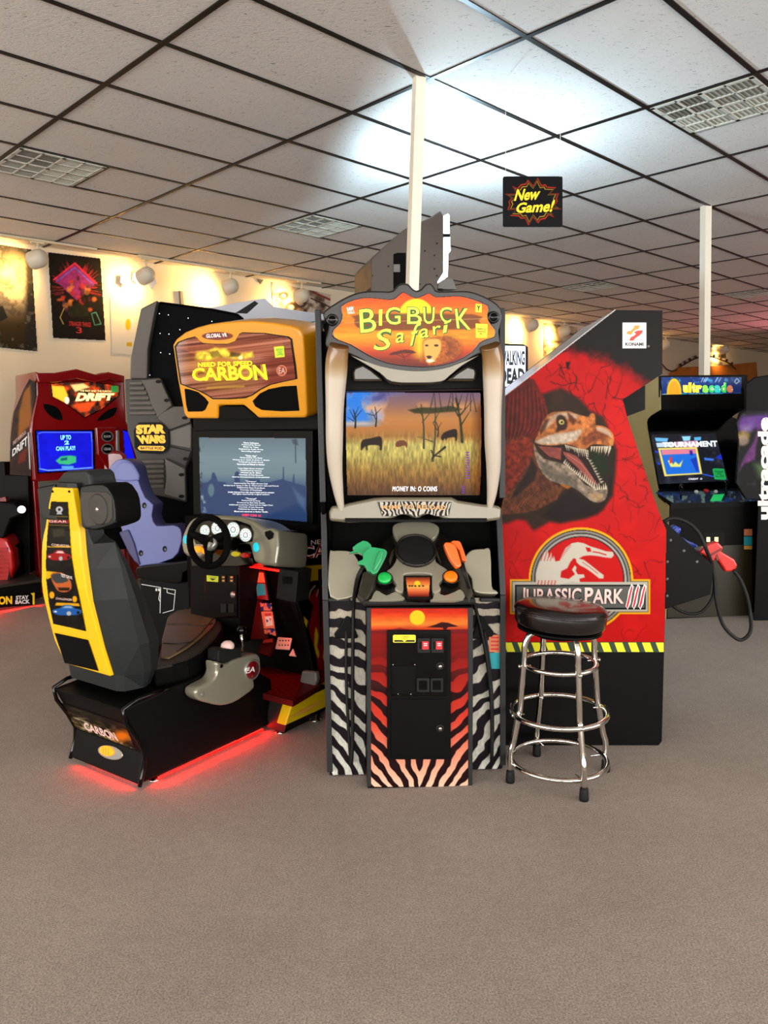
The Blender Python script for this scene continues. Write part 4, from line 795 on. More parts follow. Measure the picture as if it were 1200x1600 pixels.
# upper head
head = [(280, 945), (300, 900), (320, 840), (365, 765), (420, 742), (470, 742), (510, 738), (545, 752), (600, 768), (640, 775), (655, 755), (680, 757), (688, 790), (690, 832), (735, 836), (785, 865), (808, 900), (812, 950), (795, 972), (740, 965), (690, 960), (650, 970), (620, 998), (580, 990), (530, 968), (480, 960), (420, 968), (340, 966)]
cv.poly(JZ(head), (190, 118, 62), .8, tex=.45, ts=6, sm=2)
cv.poly(JZ([(285, 945), (340, 915), (420, 890), (500, 880), (560, 870), (600, 860), (560, 930), (500, 950), (420, 960), (330, 960)]), (212, 204, 190), 2, .85, tex=.2, ts=4, sm=2)
cv.poly(JZ([(330, 850), (380, 780), (430, 752), (500, 745), (580, 768), (560, 790), (480, 790), (420, 800), (360, 860)]), (196, 180, 160), 2, .7, tex=.3, ts=4, sm=2)
cv.poly(JZ([(600, 940), (640, 890), (700, 865), (760, 870), (790, 900), (740, 930), (680, 940), (620, 975)]), (120, 60, 36), 2.4, .75, tex=.4, ts=4, sm=2); cv.poly(JZ([(690, 845), (740, 848), (790, 880), (800, 920), (770, 900), (700, 870)]), (220, 196, 176), 1.6, .8)
cv.poly(JZ([(425, 790), (445, 765), (480, 775), (500, 820), (490, 860), (450, 870), (425, 880), (430, 840)]), (44, 26, 18), 1.4, .85, sm=2); cv.poly(JZ([(500, 745), (530, 770), (560, 800), (540, 830), (510, 800)]), (90, 44, 26), 1.8, .8); cv.poly(JZ([(310, 870), (350, 800), (380, 790), (350, 860), (320, 900)]), (60, 34, 22), 1.6, .7)
cv.poly(JZ(ell(460, 812, 19, 17, 16, rot=20)), (214, 196, 110), .7); cv.poly(JZ(ell(462, 812, 8, 8, 12)), (16, 12, 10), .5); cv.poly(JZ(ell(456, 806, 3, 3, 8)), (255, 255, 240), .4)
cv.poly(JZ([(780, 935), (808, 930), (806, 968), (786, 968)]), (214, 150, 70), 1.2, .8)
rs = random.Random(2)
def teeth(a, b, n, L, dirn, col=(224, 212, 186)):
    A, Bp = np.array(JZ([a])[0]), np.array(JZ([b])[0])
    for k in range(n):
        t = (k+.5)/n; p = A+(Bp-A)*t; d = (Bp-A)/n*.42; l = L/4.286*(.7+.6*rs.random()); tip = p+np.array(dirn)*l; cv.poly([tuple(p-d), tuple(p+d), tuple(tip)], col, .45)
teeth((480, 962), (560, 985), 6, 34, (.3, 1)); teeth((560, 985), (640, 1000), 6, 52, (.15, 1)); teeth((655, 975), (795, 972), 8, 44, (-.15, 1)); teeth((755, 975), (795, 985), 2, 80, (-.25, 1)); teeth((620, 1010), (630, 1060), 3, 24, (.9, .5))
teeth((470, 1085), (575, 1175), 9, 30, (.45, -.9)); teeth((575, 1180), (680, 1262), 8, 46, (.25, -1)); teeth((680, 1268), (765, 1262), 6, 42, (-.1, -1)); teeth((640, 1065), (725, 1225), 9, 24, (.9, -.35), (190, 180, 160))
# emblem
LX, LY = (X-770)*4.21, (Y-800)*4.21
def ring(r0, r1, col, cx=580, cy=445):
    cv.mix(np.clip((r0-np.hypot(LX-cx, LY-cy))/2.5, 0, 1)*np.clip((np.hypot(LX-cx, LY-cy)-r1)/2.5, 0, 1) if r1 else np.clip((r0-np.hypot(LX-cx, LY-cy))/2.5, 0, 1), col)
ring(345, 0, (250, 184, 20)); 
cv.poly(JL(rect(113, 442, 1036, 672)), (250, 184, 20), .5)
ring(330, 0, (30, 26, 22)); cv.poly(JL(rect(124, 454, 1024, 660)), (120, 110, 90), .5)
ring(324, 0, (150, 146, 138)); ring(310, 300, (60, 58, 54)); ring(298, 290, (196, 190, 180)); ring(286, 0, (22, 18, 16)); ring(280, 0, (206, 12, 10))
cv.poly(JL(rect(130, 460, 1018, 654)), (196, 192, 178), .5); cv.poly(JL(rect(146, 478, 1006, 642)), (14, 12, 12), .5); cv.poly(JL(rect(156, 488, 998, 630)), (110, 112, 106), .5)
Sk = (214, 206, 190)
cv.poly(JL([(288, 478), (285, 400), (310, 330), (345, 262), (362, 255), (372, 300), (385, 262), (395, 310), (402, 285), (412, 325), (440, 320), (455, 280), (480, 235), (520, 205), (560, 198), (600, 205), (640, 225), (690, 240), (745, 258), (790, 262), (797, 285), (780, 303), (740, 300), (690, 290), (640, 285), (595, 290), (560, 310), (530, 305), (510, 330), (490, 370), (450, 390), (445, 430), (500, 440), (540, 410), (520, 380), (540, 350), (552, 365), (545, 385), (560, 410), (600, 410), (605, 430), (570, 440), (575, 465), (520, 460), (470, 470), (440, 480)]), Sk, .7)
cv.poly(JL([(545, 300), (600, 315), (640, 345), (690, 385), (730, 415), (728, 438), (700, 438), (660, 405), (610, 370), (570, 350), (550, 330)]), Sk, .7)
for a in (330, 352, 372, 392): cv.line(JL([(a-14, 320), (a+4, 262)]), 1, (206, 12, 10), .9)
for a in (300, 322, 344, 366, 388, 410): cv.line(JL([(a-4, 478), (a+2, 452)]), 1.2, (206, 12, 10), .9)
cv.poly(JL([(610, 232), (640, 236), (648, 260), (622, 262)]), (206, 12, 10), .6); cv.line(JL([(660, 262), (700, 268), (745, 282)]), 1.6, (206, 12, 10)); cv.line(JL([(590, 330), (640, 365), (690, 405)]), .8, (206, 12, 10), .8)
for k in range(8): cv.line(JL([(640+k*16, 290+k*1.5), (640+k*16, 302+k*1.5)]), .6, (206, 12, 10), .8)
for k in range(10): cv.line(JL([(440+k*7, 300-k*9), (452+k*7, 304-k*9)]), .8, (206, 12, 10), .7)
# hazard tape
tb = (Y > 1003.8) & (Y < 1020)
cl = [p for p in SIL if p[1] < 1003]; cl = [(783, 624), (962.5, 484.5), (1034.8, 485), (1035, 584), (973, 624), (980, 652), (1003, 722), (1026.7, 792), (1041, 828), (1040, 900), (1038, 1003.5), (783, 1003.5)]
mb.art(cv, JB, 'print', .0015, clip=cl)
mb.build('side_art', jp)
mb = MB(); mat('tape_yellow', (238, 232, 20), .5); mat('tape_green', (26, 52, 30), .5)
mb.slab([(783, 1003.5), (1037.6, 1003.5), (1037.4, 1019), (783, 1019)], JB, .001, 'tape_green', off=.002)
x = 787
while x < 1036:
    xe = min(x+12.5, 1036.5); mb.slab([(x, 1004), (min(x+12.5, 1037), 1004), (min(x+18, 1037), 1018.6), (min(x+5.5, 1037), 1018.6)], JB, .0006, 'tape_yellow', off=.0028); x += 21.6
mb.build('hazard_tape', jp)
mb = MB(); mb.slab([(783, 1019), (1037, 1019), (1033.4, 1158), (1028, 1163.5), (783, 1163.5)], JB, .001, 'black_wood', off=.0015); mb.build('lower_panel', jp)
# lettering of the emblem
mb = MB(); mat('logo_pink', (236, 200, 190), .5)
def jt(s, q, bold): 
    Q = JL(q); mb.text(s, [(a, b) for a, b in Q], JB, 'text_black', .0035, bold=bold+.05); mb.text(s, Q, JB, 'logo_pink', .0045, bold=bold)
jt('J', [(190, 498), (215, 498), (212, 600), (186, 600)], .03); jt('URASSIC', [(222, 505), (582, 500), (582, 600), (222, 602)], .02); jt('P', [(605, 497), (665, 497), (650, 600), (605, 600)], .03); jt('ARK', [(660, 508), (862, 505), (862, 602), (655, 604)], .02)
mb.build('emblem_lettering', jp)
mb = MB()
for k in range(3):
    x = 885+k*42; mb.slab(JL([(x+28, 472), (x+42, 490), (x+30, 540), (x+22, 600), (x+2, 642), (x-12, 620), (x, 570), (x+8, 520)]), JB, .0005, 'text_white', off=.003); mb.slab(JL([(x+30, 480), (x+34, 500), (x+20, 560), (x+12, 600), (x, 636), (x-6, 620), (x+8, 560), (x+20, 510)]), JB, .0005, 'text_red', off=.004)
mb.build('claw_marks', jp)
# maker's badge
mb = MB(); mat('badge_amber', (206, 150, 60), .5); mat('badge_red', (210, 60, 44), .5); mb.slab(JZ(rect(869, 146, 1028, 318)), JB, .001, 'text_white', off=.003)
mb.text('KONAMI', JZ([(888, 279), (1010, 279), (1010, 302), (888, 302)]), JB, 'text_black', .004, bold=.03)
for P, m in (([(920, 228), (892, 218), (905, 203), (925, 200), (940, 185), (950, 165), (985, 165), (975, 190), (955, 195), (940, 205), (930, 225)], 'badge_amber'), ([(945, 213), (965, 200), (985, 198), (1006, 198), (1000, 215), (985, 230), (970, 240), (955, 250), (940, 267), (914, 267), (925, 243), (945, 235), (960, 220)], 'badge_red')): mb.slab(JZ(P), JB, .0006, m, off=.004)
mb.slab(JZ(ell(1043, 304, 8, 8, 12)), JB, .0006, 'mid_grey', off=.003); mb.build('maker_badge', jp)
# far side panel, slanted back, roof, front
mb = MB(); mb.slab([tuple(p) for p in SIL], JB.back(W_), .02, 'black_wood')
V = mb.v[0]; n_ = len(SIL); A = [JB.at(*p) for p in SIL]
far = [a-JB.n*W_ for a in A]; mb = MB(); mb.prism([p+np.array([0, 0, .004 if p[2] > 1 else 0]) for p in far], -JB.n*.02, 'black_wood'); mb.build('far_side_panel', jp)
mb = MB()
for i in (0, 1, 5, 9, 10, 11, 12, 13):
    j = (i+1) % n_; q = [A[i], A[j], far[j], far[i]]; nrm = np.cross(q[1]-q[0], q[2]-q[0]); nrm /= np.linalg.norm(nrm); cen = np.mean(A, 0)
    if (np.mean(q, 0)-cen)@nrm > 0: nrm = -nrm
    mb.prism([p+(-nrm*.002 if i == 13 else nrm*.012) for p in q], nrm*.015, 'pale_laminate' if i == 13 else 'black_wood')
mb.build('casing', jp)
mb = MB(); mb.slab([(973, 612), (1008, 594), (1008, 640), (976, 652)], JB.back(.06), W_-.14, 'black'); mb.build('monitor_hood', jp)
mb = MB(); e = [(783, 624), (962.5, 484.5)]; mb.prism([JB.at(*p)+q for p, q in ((e[0], 0), (e[1], 0))]+[JB.at(e[1][0]-1.5, e[1][1]-1), JB.at(e[0][0]-1.5, e[0][1]-1)], -JB.n*.02, 'pale_laminate'); mb.build('edge_trim', jp)
# control box with gun rests
PJ = JB.back(.04)
cb = [(1036, 812), (1116, 885), (1110.5, 929), (1039, 952)]
mb = MB(); mb.slab(cb, PJ, .018, 'black'); mb.slab([(1036, 856), (1100, 902), (1098, 925), (1039, 948)], PJ.back(.018), .56, 'black'); mb.slab(cb, PJ.back(.578), .018, 'black'); mb.build('control_box', jp, bevel=.003)
for x, y in ((1047.5, 844), (1042.5, 877.5), (1042, 904.5), (1042, 931), (1068.5, 860.5), (1089, 877.5)): mb = MB(); mb.lathe(PJ.at(x, y, .0), PJ.n, [(0, .0075), (.004, .006), (.006, .002)], 'mid_grey', 12); mb.build('bolt', jp)
for lb, m, q1, q2, loc in (('blue plastic light gun lying on the control box of the dinosaur cabinet', 'gun_blue', [(1048, 826), (1055, 820.5), (1065, 826), (1064, 830), (1061, 836), (1075, 845), (1091, 852), (1089, 856), (1080, 856), (1062, 843), (1052, 835)], None, (1065, 838)),
    ('red plastic light gun resting muzzle-down on the front of the dinosaur cabinet', 'gun_red', [(1092, 864), (1107, 851), (1121, 846), (1131, 856), (1127, 862), (1148, 874), (1153, 883), (1151, 888), (1145, 893), (1134, 894), (1132, 890), (1120, 872), (1116, 877), (1108, 878), (1104, 869)], None, (1120, 870))):
    pl = JB.back(.22 if m == 'gun_blue' else .12); t = thing('light_gun', lb, 'toy gun', pl.at(*loc), 'light guns on the dinosaur cabinet'); mb = MB(); mb.slab(q1, pl, .045, m); mb.build('gun_body', t, bevel=.008, seg=3)
    if m == 'gun_red':
        mb = MB(); mb.slab([(1110, 866), (1128, 856), (1126, 860), (1112, 869)], pl, .05, 'red_deep', off=.002); mb.build('slide', t)
        mb = MB(); mb.slab([(1118, 868), (1121, 866), (1124, 875), (1120, 876)], pl, .01, 'red_deep', off=.002); mb.build('trigger', t)
        cab = [(1146, 891), (1158, 908), (1168, 935), (1173, 965), (1172, 988), (1160, 999.5), (1148, 996), (1132, 980), (1124, 960), (1118, 930), (1116, 900), (1112, 880), (1104, 860), (1094, 836), (1080, 820), (1062, 811), (1048, 810), (1038, 815)]
        mb = MB(); mb.tube([JB.back(.12 if i < 4 else .08 if i < 12 else .0).at(*p, (.0)) for i, p in enumerate(cab)], .0085, 'rubber', 8, smooth=4); mb.build('cable', t)
    else:
        mb = MB(); mb.slab([(1050, 829), (1057, 823), (1064, 828), (1060, 834)], pl, .05, 'gun_blue', off=.004); mb.build('sight_block', t, bevel=.004)
        mb = MB(); mb.tube([JB.back(.3).at(*p) for p in ((1048, 944), (1062, 954), (1078, 959), (1096, 956), (1110, 940), (1115, 925), (1116, 905), (1112, 885), (1095, 860))], .0075, 'rubber', 8, smooth=4); mb.build('cable', t)
# ---- the stool
T = np.array([.712, 3.085, 0]); TF = Fr(T[0], T[1], 13)
st = thing('bar_stool', 'chrome bar stool with a round black padded seat in front of the dinosaur print', 'bar stool', T)
mat('vinyl', (16, 12, 11), .22, coat=.3, bump=.1, nscale=30)
sax = np.array([.07, .02, 1.]); sax /= np.linalg.norm(sax); sc_ = T+np.array([0, 0, .66])
mb = MB(); mb.lathe(sc_, sax, [(-.012, .05), (-.014, .165), (-.006, .178), (.004, .183), (.05, .186), (.064, .183), (.074, .172), (.079, .15), (.082, .05)], 'vinyl', 48); mb.build('seat', st)
mb = MB(); mb.lathe(sc_, sax, [(.049, .1884), (.053, .1892), (.057, .1884)], 'vinyl', 48); mb.lathe(sc_, sax, [(-.03, .17), (-.022, .17), (-.02, .15)], 'black', 32); mb.build('seat_piping', st)
mb = MB(); mb.lathe(T+np.array([0, 0, .60]), (0, 0, 1), [(0, .05), (.01, .1), (.03, .11), (.04, .08)], 'black', 24); mb.build('swivel_plate', st)
angs = [math.degrees(math.atan2(a[1]-T[1], a[0]-T[0])) for a in (Hz(0).at(912, 1250), Hz(0).at(797, 1222), Hz(0).at(838, 1180), Hz(0).at(944, 1205))]
def pol(a, r, z): return T+np.array([r*math.cos(math.radians(a)), r*math.sin(math.radians(a)), z])
for a in angs:
    mb = MB(); mb.tube([pol(a, .05, .622), pol(a, .10, .628), pol(a, .135, .615), pol(a, .152, .575), pol(a, .155, .52), pol(a, .165, .40), pol(a, .172, .305), pol(a, .178, .285), pol(a, .20, .17), pol(a, .212, .13), pol(a, .214, .05)], .0125, 'chrome', 14, smooth=4); lg = mb.build('leg', st)
    mb = MB(); mb.lathe(pol(a, .214, 0), (0, 0, 1), [(0, .018), (.012, .019), (.042, .017), (.05, .0155)], 'rubber', 16); mb.build('rubber_foot', lg)
for r, z, rad in ((.148, .49, .0095), (.196, .285, .0105), (.196, .075, .0105)):
    mb = MB(); mb.tube([pol(a, r, z) for a in range(0, 360, 9)], rad, 'chrome', 12, closed=True); rg = mb.build('foot_ring', st)
    for a in angs:
        rr0 = {(.49): .158, (.285): .186, (.075): .214}[z]; mb = MB(); d = pol(a, 1, 0)-T; mb.lathe(pol(a, rr0+.012 if z > .1 else .19, z), d, [(-.045, .003), (.004, .003), (.004, .009), (.010, .007)], 'chrome', 10); mb.build('bolt', rg)
# ================================================================== THE YELLOW RACING GAME WITH ITS SEAT
N = Fr(-1.03, 3.0, -35.7); A6 = lambda p: Z(60, 700, 4.286, p); D6 = lambda p: Z(270, 780, 4.212, p); M6 = lambda p: Z(250, 480, 4.444, p)
mat('seat_shell', (22, 26, 26), .55, bump=.12, nscale=500, spec=.4); mat('seat_leather', (108, 86, 58), .4, bump=.2, nscale=220); mat('seat_trim', (40, 34, 28), .5)
mat('silver_paint', (146, 143, 124), .28, .4, coat=.4); mat('neon_red', (255, 14, 8), .4, emit=3); mat('amber_lamp', (255, 130, 6), .25, emit=1.3); mat('cyan_lens', (20, 190, 210), .3, emit=.5)
mat('gauge_lit', (214, 234, 230), .3, emit=.8); mat('gauge_ink', (30, 50, 60), .5); mat('pedal_pink', (240, 180, 160), .4); mat('red_interior', (74, 7, 7), .5, spec=.2); mat('skirt_yellow', (206, 176, 10), .35, coat=.3)
ro = N.p(-.3, .7, 0)
nf = thing('racing_cabinet', 'yellow topped street racing game with dark monitor, steering wheel and bucket seat', 'arcade cabinet', ro)
# seat base
prof = [(-.047, .367), (.046, .159), (.011, .03), (.80, .03), (.80, .25), (.62, .38), (.44, .392), (.2, .386)]
mb = MB(); mb.prism([N.p(0, a, b) for a, b in prof], -N.x*.48, 'black'); base = mb.build('seat_base', nf, bevel=.008)
for xx in (-.49, 0): mb = MB(); mb.tube([N.p(xx+.005, a, b) for a, b in ((.2, .388), (-.044, .369), (.046, .160), (.012, .024))], .009, 'black_gloss', 8, smooth=3); mb.build('edge_trim', base)
r0, r1 = N.p(0, -.047, .367), N.p(0, .046, .159); e = r1-r0; nr = np.cross(N.x, e); nr /= np.linalg.norm(nr)
if nr@(CP-r0) < 0: nr = -nr
PR = Plane(r0, nr); q0, q1 = N.p(0, .046, .159), N.p(0, .011, .03); e2 = q1-q0; n2_ = np.cross(N.x, e2); n2_ /= np.linalg.norm(n2_)
if n2_@(CP-q0) < 0: n2_ = -n2_
PQ = Plane(q0, n2_)
cv = Cv(84, 1088, 216, 1174, .7); X, Y = cv.X, cv.Y; s_ = (Y-1100)-(X-92)*.36; n = fbm(X*.35+Y*.1, s_, 3.2, 4, 3)
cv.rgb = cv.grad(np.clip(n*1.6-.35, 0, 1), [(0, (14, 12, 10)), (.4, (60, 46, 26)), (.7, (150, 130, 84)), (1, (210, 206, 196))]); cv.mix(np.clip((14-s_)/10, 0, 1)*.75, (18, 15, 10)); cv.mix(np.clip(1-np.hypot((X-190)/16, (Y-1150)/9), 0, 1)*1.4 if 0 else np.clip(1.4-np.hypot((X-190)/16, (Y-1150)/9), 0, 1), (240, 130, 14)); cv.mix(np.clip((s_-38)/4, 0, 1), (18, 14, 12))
q = [(90, 1096), (195, 1132), (211, 1170), (119, 1143)]
mb = MB(); mb.art(cv, PR, 'print', .002, clip=q); mb.text('CARBON', [(130, 1128), (178, 1145), (186, 1159), (133, 1140)], PR, 'logo_pink', .004, bold=.03); mb.build('rear_decal', base)
mb = MB(); c = PQ.at(172, 1176, 0); mb.slab(ell(172, 1176, 20, 10.5, 24, rot=16), PQ, .006, 'silver', off=.006); lp = mb.build('marker_lamp', base, bevel=.002)
mb = MB(); mb.slab(ell(166, 1173.5, 11.5, 8, 20, rot=16), PQ, .006, 'amber_lamp', off=.011); lab(mb.build('lens', lp, bevel=.002), 'amber lit lens')
for k in range(3): mb = MB(); mb.slab([(160+k*4, 1167+k), (161+k*4, 1167+k), (161.4+k*4, 1180+k), (160.4+k*4, 1180+k)], PQ, .001, 'badge_amber', off=.0125); mb.build('rib', lp)
for x, y in ((.005, .12), (.005, .62), (-.45, .1)):
    mb = MB(); mb.lathe(N.p(x if x < 0 else -.04, y, 0), (0, 0, 1), [(0, .026), (.006, .026), (.010, .012), (.03, .008)], 'chrome', 16); mb.build('levelling_foot', base)
mb = MB(); mb.tube([N.p(-.012, .12, .014), N.p(-.012, .74, .014)], .006, 'neon_red', 8); mb.tube([N.p(-.06, .05, .014), N.p(-.4, .05, .014)], .006, 'neon_red', 8); lab(mb.build('underglow_tube', base), 'red lit tube under the seat base')
for a, b, sx, sy, pw in ((N.p(-.015, .42, .024), N.p(.25, .42, -.03), .66, .02, 5), (N.p(-.24, .025, .024), N.p(-.24, -.25, -.03), .4, .02, .7)):
    l = area('underglow_light', [float(k) for k in a], [float(k) for k in b], sx, sy, pw, (1, .006, .004))
    l.rotation_euler = (0, 0, 0)
    zax = Vector([float(k) for k in (a-b)]).normalized(); xax = Vector([float(k) for k in (N.y if sx > .5 else N.x)]); yax = zax.cross(xax).normalized(); xax = yax.cross(zax)
    l.matrix_world = Matrix(((xax[0], yax[0], zax[0], a[0]), (xax[1], yax[1], zax[1], a[1]), (xax[2], yax[2], zax[2], a[2]), (0, 0, 0, 1)))
# seat
RS = N.side(-.13); lv = [((172, 1057), (104, 1045)), ((153, 992), (85, 1001)), ((134.7, 924), (67, 930)), ((127, 870), (64.7, 885)), ((124, 831), (66, 842)), ((116, 784), (77, 780)), ((112, 763), (82, 763))]
ends = []
for R_, L_ in lv:
    pr_ = RS.at(*R_); yy = N.loc(pr_)[1]; pl_ = N.front(yy).at(*L_); ends.append((pr_, pl_, yy, pr_[2]))
cx = -.29
secs = []
for z, yr, hr, hs, yf, hf in ((.40, .01, .16, .22, .16, .2), (.47, .004, .165, .245, .19, .22), (.60, -.03, .165, .265, .19, .24), (.80, -.07, .16, .265, .12, .24), (.93, -.085, .15, .25, .075, .22), (1.03, -.09, .15, .225, .03, .2), (1.06, -.095, .14, .17, .0, .16), (1.16, -.105, .12, .15, .0, .13), (1.27, -.115, .10, .13, .0, .12)):
    secs.append([N.p(cx+a, b, z) for a, b in ((-hr, yr+.012), (hr, yr+.012), (hr+.035, yr+.03), (hs, yr+.10), (hs, (yr+yf)/2+.04), (hf, yf), (hf*.6, yf-.03), (-hf*.6, yf-.03), (-hf, yf), (-hs, (yr+yf)/2+.04), (-hs, yr+.10), (-hr-.035, yr+.03))])
mb = MB(); mb.loft(secs, 'seat_shell', smooth=False); shell = mb.build('seat_shell', nf, bevel=.012, seg=3)
# yellow rear strip
class Curved:
    """the curved strip surface: photo point -> point on the strip, by its own height"""
    def __init__(s): s.zs = [q_[3] for q_ in ends]; s.ys = [q_[2] for q_ in ends]; s.n = -N.y
    def arr(s, X, Y, off=0.0):
        d = rt[None]*((X-600)/FPX)[:, None]+up[None]*((800-Y)/FPX)[:, None]+fw[None]; yy = np.full(len(X), -.08)
        for _ in range(12):
            o = N.o+N.y*0; t = ((yy-off)-(CP-N.o)@N.y)/(d@N.y); z = CAMH+t*d[:, 2]; yn = np.interp(z, s.zs, s.ys); yy = yn
        t = ((yy-off)-(CP-N.o)@N.y)/(d@N.y); return CP+d*t[:, None]
    def at(s, x, y, off=0.0): return s.arr(np.array([float(x)]), np.array([float(y)]), off)[0]
CS = Curved()
lz, lx = [], []
for R_, L_ in lv: p = N.loc(CS.at(*L_)); lz.append(p[2]); lx.append(p[0])
secs = []
for z in np.linspace(ends[0][3], ends[-1][3], 24):
    y_ = float(np.interp(z, CS.zs, CS.ys)); xl = float(np.interp(z, lz, lx)); secs.append([N.p(-.13, y_+.03, z), N.p(-.13, y_, z), N.p(xl, y_, z), N.p(xl, y_+.03, z)])
mb = MB(); mb.loft(secs, 'yellow', smooth=False); strip = mb.build('yellow_back_strip', nf, bevel=.005)
win = A6([(85, 358), (195, 362), (203, 480), (213, 640), (222, 740), (245, 880), (275, 1010), (318, 1228), (210, 1202), (100, 1178), (70, 1040), (52, 880), (50, 760), (58, 600), (70, 470)])
cv = Cv(68, 780, 138, 992, .7, (16, 14, 14)); X, Y = cv.X, cv.Y; n = fbm(X, Y, 7, 4, 5); cv.mix(np.clip(n*2-.8, 0, 1)*.5, (80, 74, 64))
def six(p): return A6(p)
cv.poly(six(ell(140, 412, 24, 22, 14)), (200, 200, 205), .8); cv.poly(six(ell(140, 412, 10, 9, 10)), (40, 40, 40), .6); cv.poly(six([(130, 425), (150, 425), (160, 445), (120, 445)]), (190, 190, 196), .7); cv.line(six([(60, 455), (215, 462)]), 1.2, (140, 130, 50)); cv.poly(six([(66, 478), (210, 484), (212, 506), (64, 502)]), (160, 50, 50), 1); cv.line(six([(60, 515), (220, 520)]), 1, (150, 130, 40)); cv.poly(six([(90, 540), (170, 535), (180, 590), (100, 600)]), (70, 66, 50), 1.5, .8)
cv.poly(six([(60, 655), (90, 660), (130, 655), (225, 655), (225, 668), (60, 665)]), (230, 180, 20), .7)
def car(cx_, cy_, w_, c, c2):
    cv.poly(six([(cx_-w_, cy_+12), (cx_-w_*.95, cy_-8), (cx_-w_*.5, cy_-18), (cx_-w_*.2, cy_-38), (cx_+w_*.35, cy_-36), (cx_+w_*.6, cy_-16), (cx_+w_, cy_-6), (cx_+w_, cy_+18), (cx_+w_*.5, cy_+30), (cx_-w_*.5, cy_+30)]), c, .8, sm=2)
    cv.poly(six([(cx_-w_*.3, cy_-18), (cx_-w_*.1, cy_-33), (cx_+w_*.3, cy_-32), (cx_+w_*.45, cy_-16)]), c2, .6); cv.poly(six(ell(cx_+w_*.15, cy_+18, w_*.17, 15, 10)), (190, 190, 190), .6); cv.poly(six(ell(cx_-w_*.8, cy_+6, w_*.12, 6, 8)), (236, 230, 220), .6); cv.poly(six(ell(cx_+w_*.8, cy_+12, w_*.12, 10, 8)), (30, 30, 30), .6)
car(138, 722, 78, (170, 30, 34), (230, 200, 200))
cv.poly(six([(46, 822), (120, 830), (150, 860), (100, 860), (60, 880), (48, 870)]), (230, 190, 30), 1)
cv.poly(six([(80, 850), (120, 832), (170, 840), (215, 890), (222, 940), (190, 965), (140, 962), (110, 930)]), (206, 110, 56), .9, sm=2); cv.poly(six([(85, 856), (120, 840), (165, 848), (200, 890), (120, 905)]), (70, 74, 76), 1, sm=2); cv.poly(six([(130, 935), (210, 935), (205, 955), (140, 955)]), (50, 30, 20), .8)
cv.poly(six(ell(90, 985, 18, 24, 14)), (244, 180, 30), .7); cv.poly(six(ell(243, 1012, 16, 22, 14)), (244, 180, 30), .7); cv.poly(six([(120, 1035), (270, 1040), (280, 1060), (110, 1055)]), (240, 176, 30), .8)
car(190, 1090, 95, (36, 104, 180), (150, 180, 210))
mb = MB(); mb.art(cv, CS, 'print', .003, clip=win)
for s, q, c in (('CORVETTE', [(88, 640), (205, 650), (205, 664), (88, 655)], 'logo_pink'), ('TEST DRIVE', [(150, 840), (225, 860), (228, 880), (150, 862)], 'text_white'), ('CHALLENGER', [(118, 1000), (225, 1010), (225, 1024), (116, 1014)], 'logo_pink'), ('GEAR', [(70, 482), (190, 486), (190, 500), (70, 498)], 'logo_pink')): mb.text(s, A6(q), CS, c, .005)
mb.build('picture_panel', strip)
mb = MB(); mb.art((lambda c_: c_)(Cv(84, 986, 156, 1052, .6, (9, 9, 9))), CS, 'print_matt', .003, clip=A6([(107, 1238), (332, 1286), (402, 1494), (176, 1440)])); mb.build('lower_black_panel', strip)
for x, y in ((82.5, 768), (108.5, 768)): mb = MB(); mb.lathe(CS.at(x, y, .001), -N.y, [(0, .005), (.004, .004)], 'black', 10); mb.build('screw', strip)
# head rest with speakers on both sides
HP = N.front(-.12)
wing = A6([(272, 285), (300, 250), (430, 240), (480, 285), (510, 350), (522, 480), (490, 520), (380, 552), (340, 545), (290, 540), (280, 480)])
mb = MB(); mb.slab([tuple(p) for p in cr(wing, 2)], HP, .115, 'seat_shell', 'black_matt'); wg = mb.build('head_wing', nf, bevel=.014, seg=3)
gq = A6([(290, 292), (455, 296), (488, 330), (492, 470), (470, 500), (330, 530), (300, 500), (278, 340)]); mat('grille_brown', (58, 54, 49), .7, bump=.4, nscale=900); mb = MB(); mb.slab(gq, HP, .006, 'grille_brown', off=.004); gr = mb.build('speaker_grille', wg, bevel=.004)
mb = MB(); c, r = disc(153.5, 796, 15, HP, .0045); mb.lathe(c, HP.n, [(0, r), (.003, r*.9), (.001, r*.5), (.006, r*.25), (.007, r*.05)], 'grille_brown', 24); mb.lathe(c, HP.n, [(.003, r*.2), (.008, r*.12)], 'chrome', 12); mb.build('speaker_cone', gr)
mb = MB(); mb.slab([(57, 762), (86, 756), (90, 815), (70, 812), (60, 795)], HP.back(.01), .115, 'seat_shell', 'black_matt'); mb.build('head_wing', nf, bevel=.01, seg=3)
mb = MB(); mb.slab([(60, 768), (68, 758), (86, 753), (97, 739), (103, 736), (134, 735), (139, 740), (143, 757), (152, 762), (152, 800), (62, 800)], N.front(-.06), .12, 'seat_shell'); mb.build('head_rest', nf, bevel=.014, seg=3)
# cushion
CZ = Hz(.47)
mb = MB(); out = [(240, 1044), (252, 1000), (262, 958), (300, 946), (338, 950), (347, 963), (349, 982), (339, 998), (317, 1020), (294, 1032), (270, 1038)]; mb.slab(out, CZ, .09, 'seat_trim', 'black_matt'); cu = mb.build('cushion_bolster', nf, bevel=.02, seg=3)
top = [(252, 1026), (262, 964), (296, 951), (333, 957), (337, 970), (325, 984), (305, 1002), (280, 1018)]; mb = MB(); mb.slab([tuple(p) for p in cr(top, 2)], CZ, .012, 'seat_leather', off=.012); cs = mb.build('seat_cushion', nf, bevel=.006)
for s_ in ([(262, 975), (290, 976), (318, 978), (332, 974)], [(255, 1005), (280, 1006), (302, 1002)], [(336, 962), (318, 985), (300, 1002), (276, 1018)]): mb = MB(); mb.tube([CZ.at(*p, .0135) for p in s_], .0035, 'seat_trim', 6, smooth=3); mb.build('seam_piping', cs)
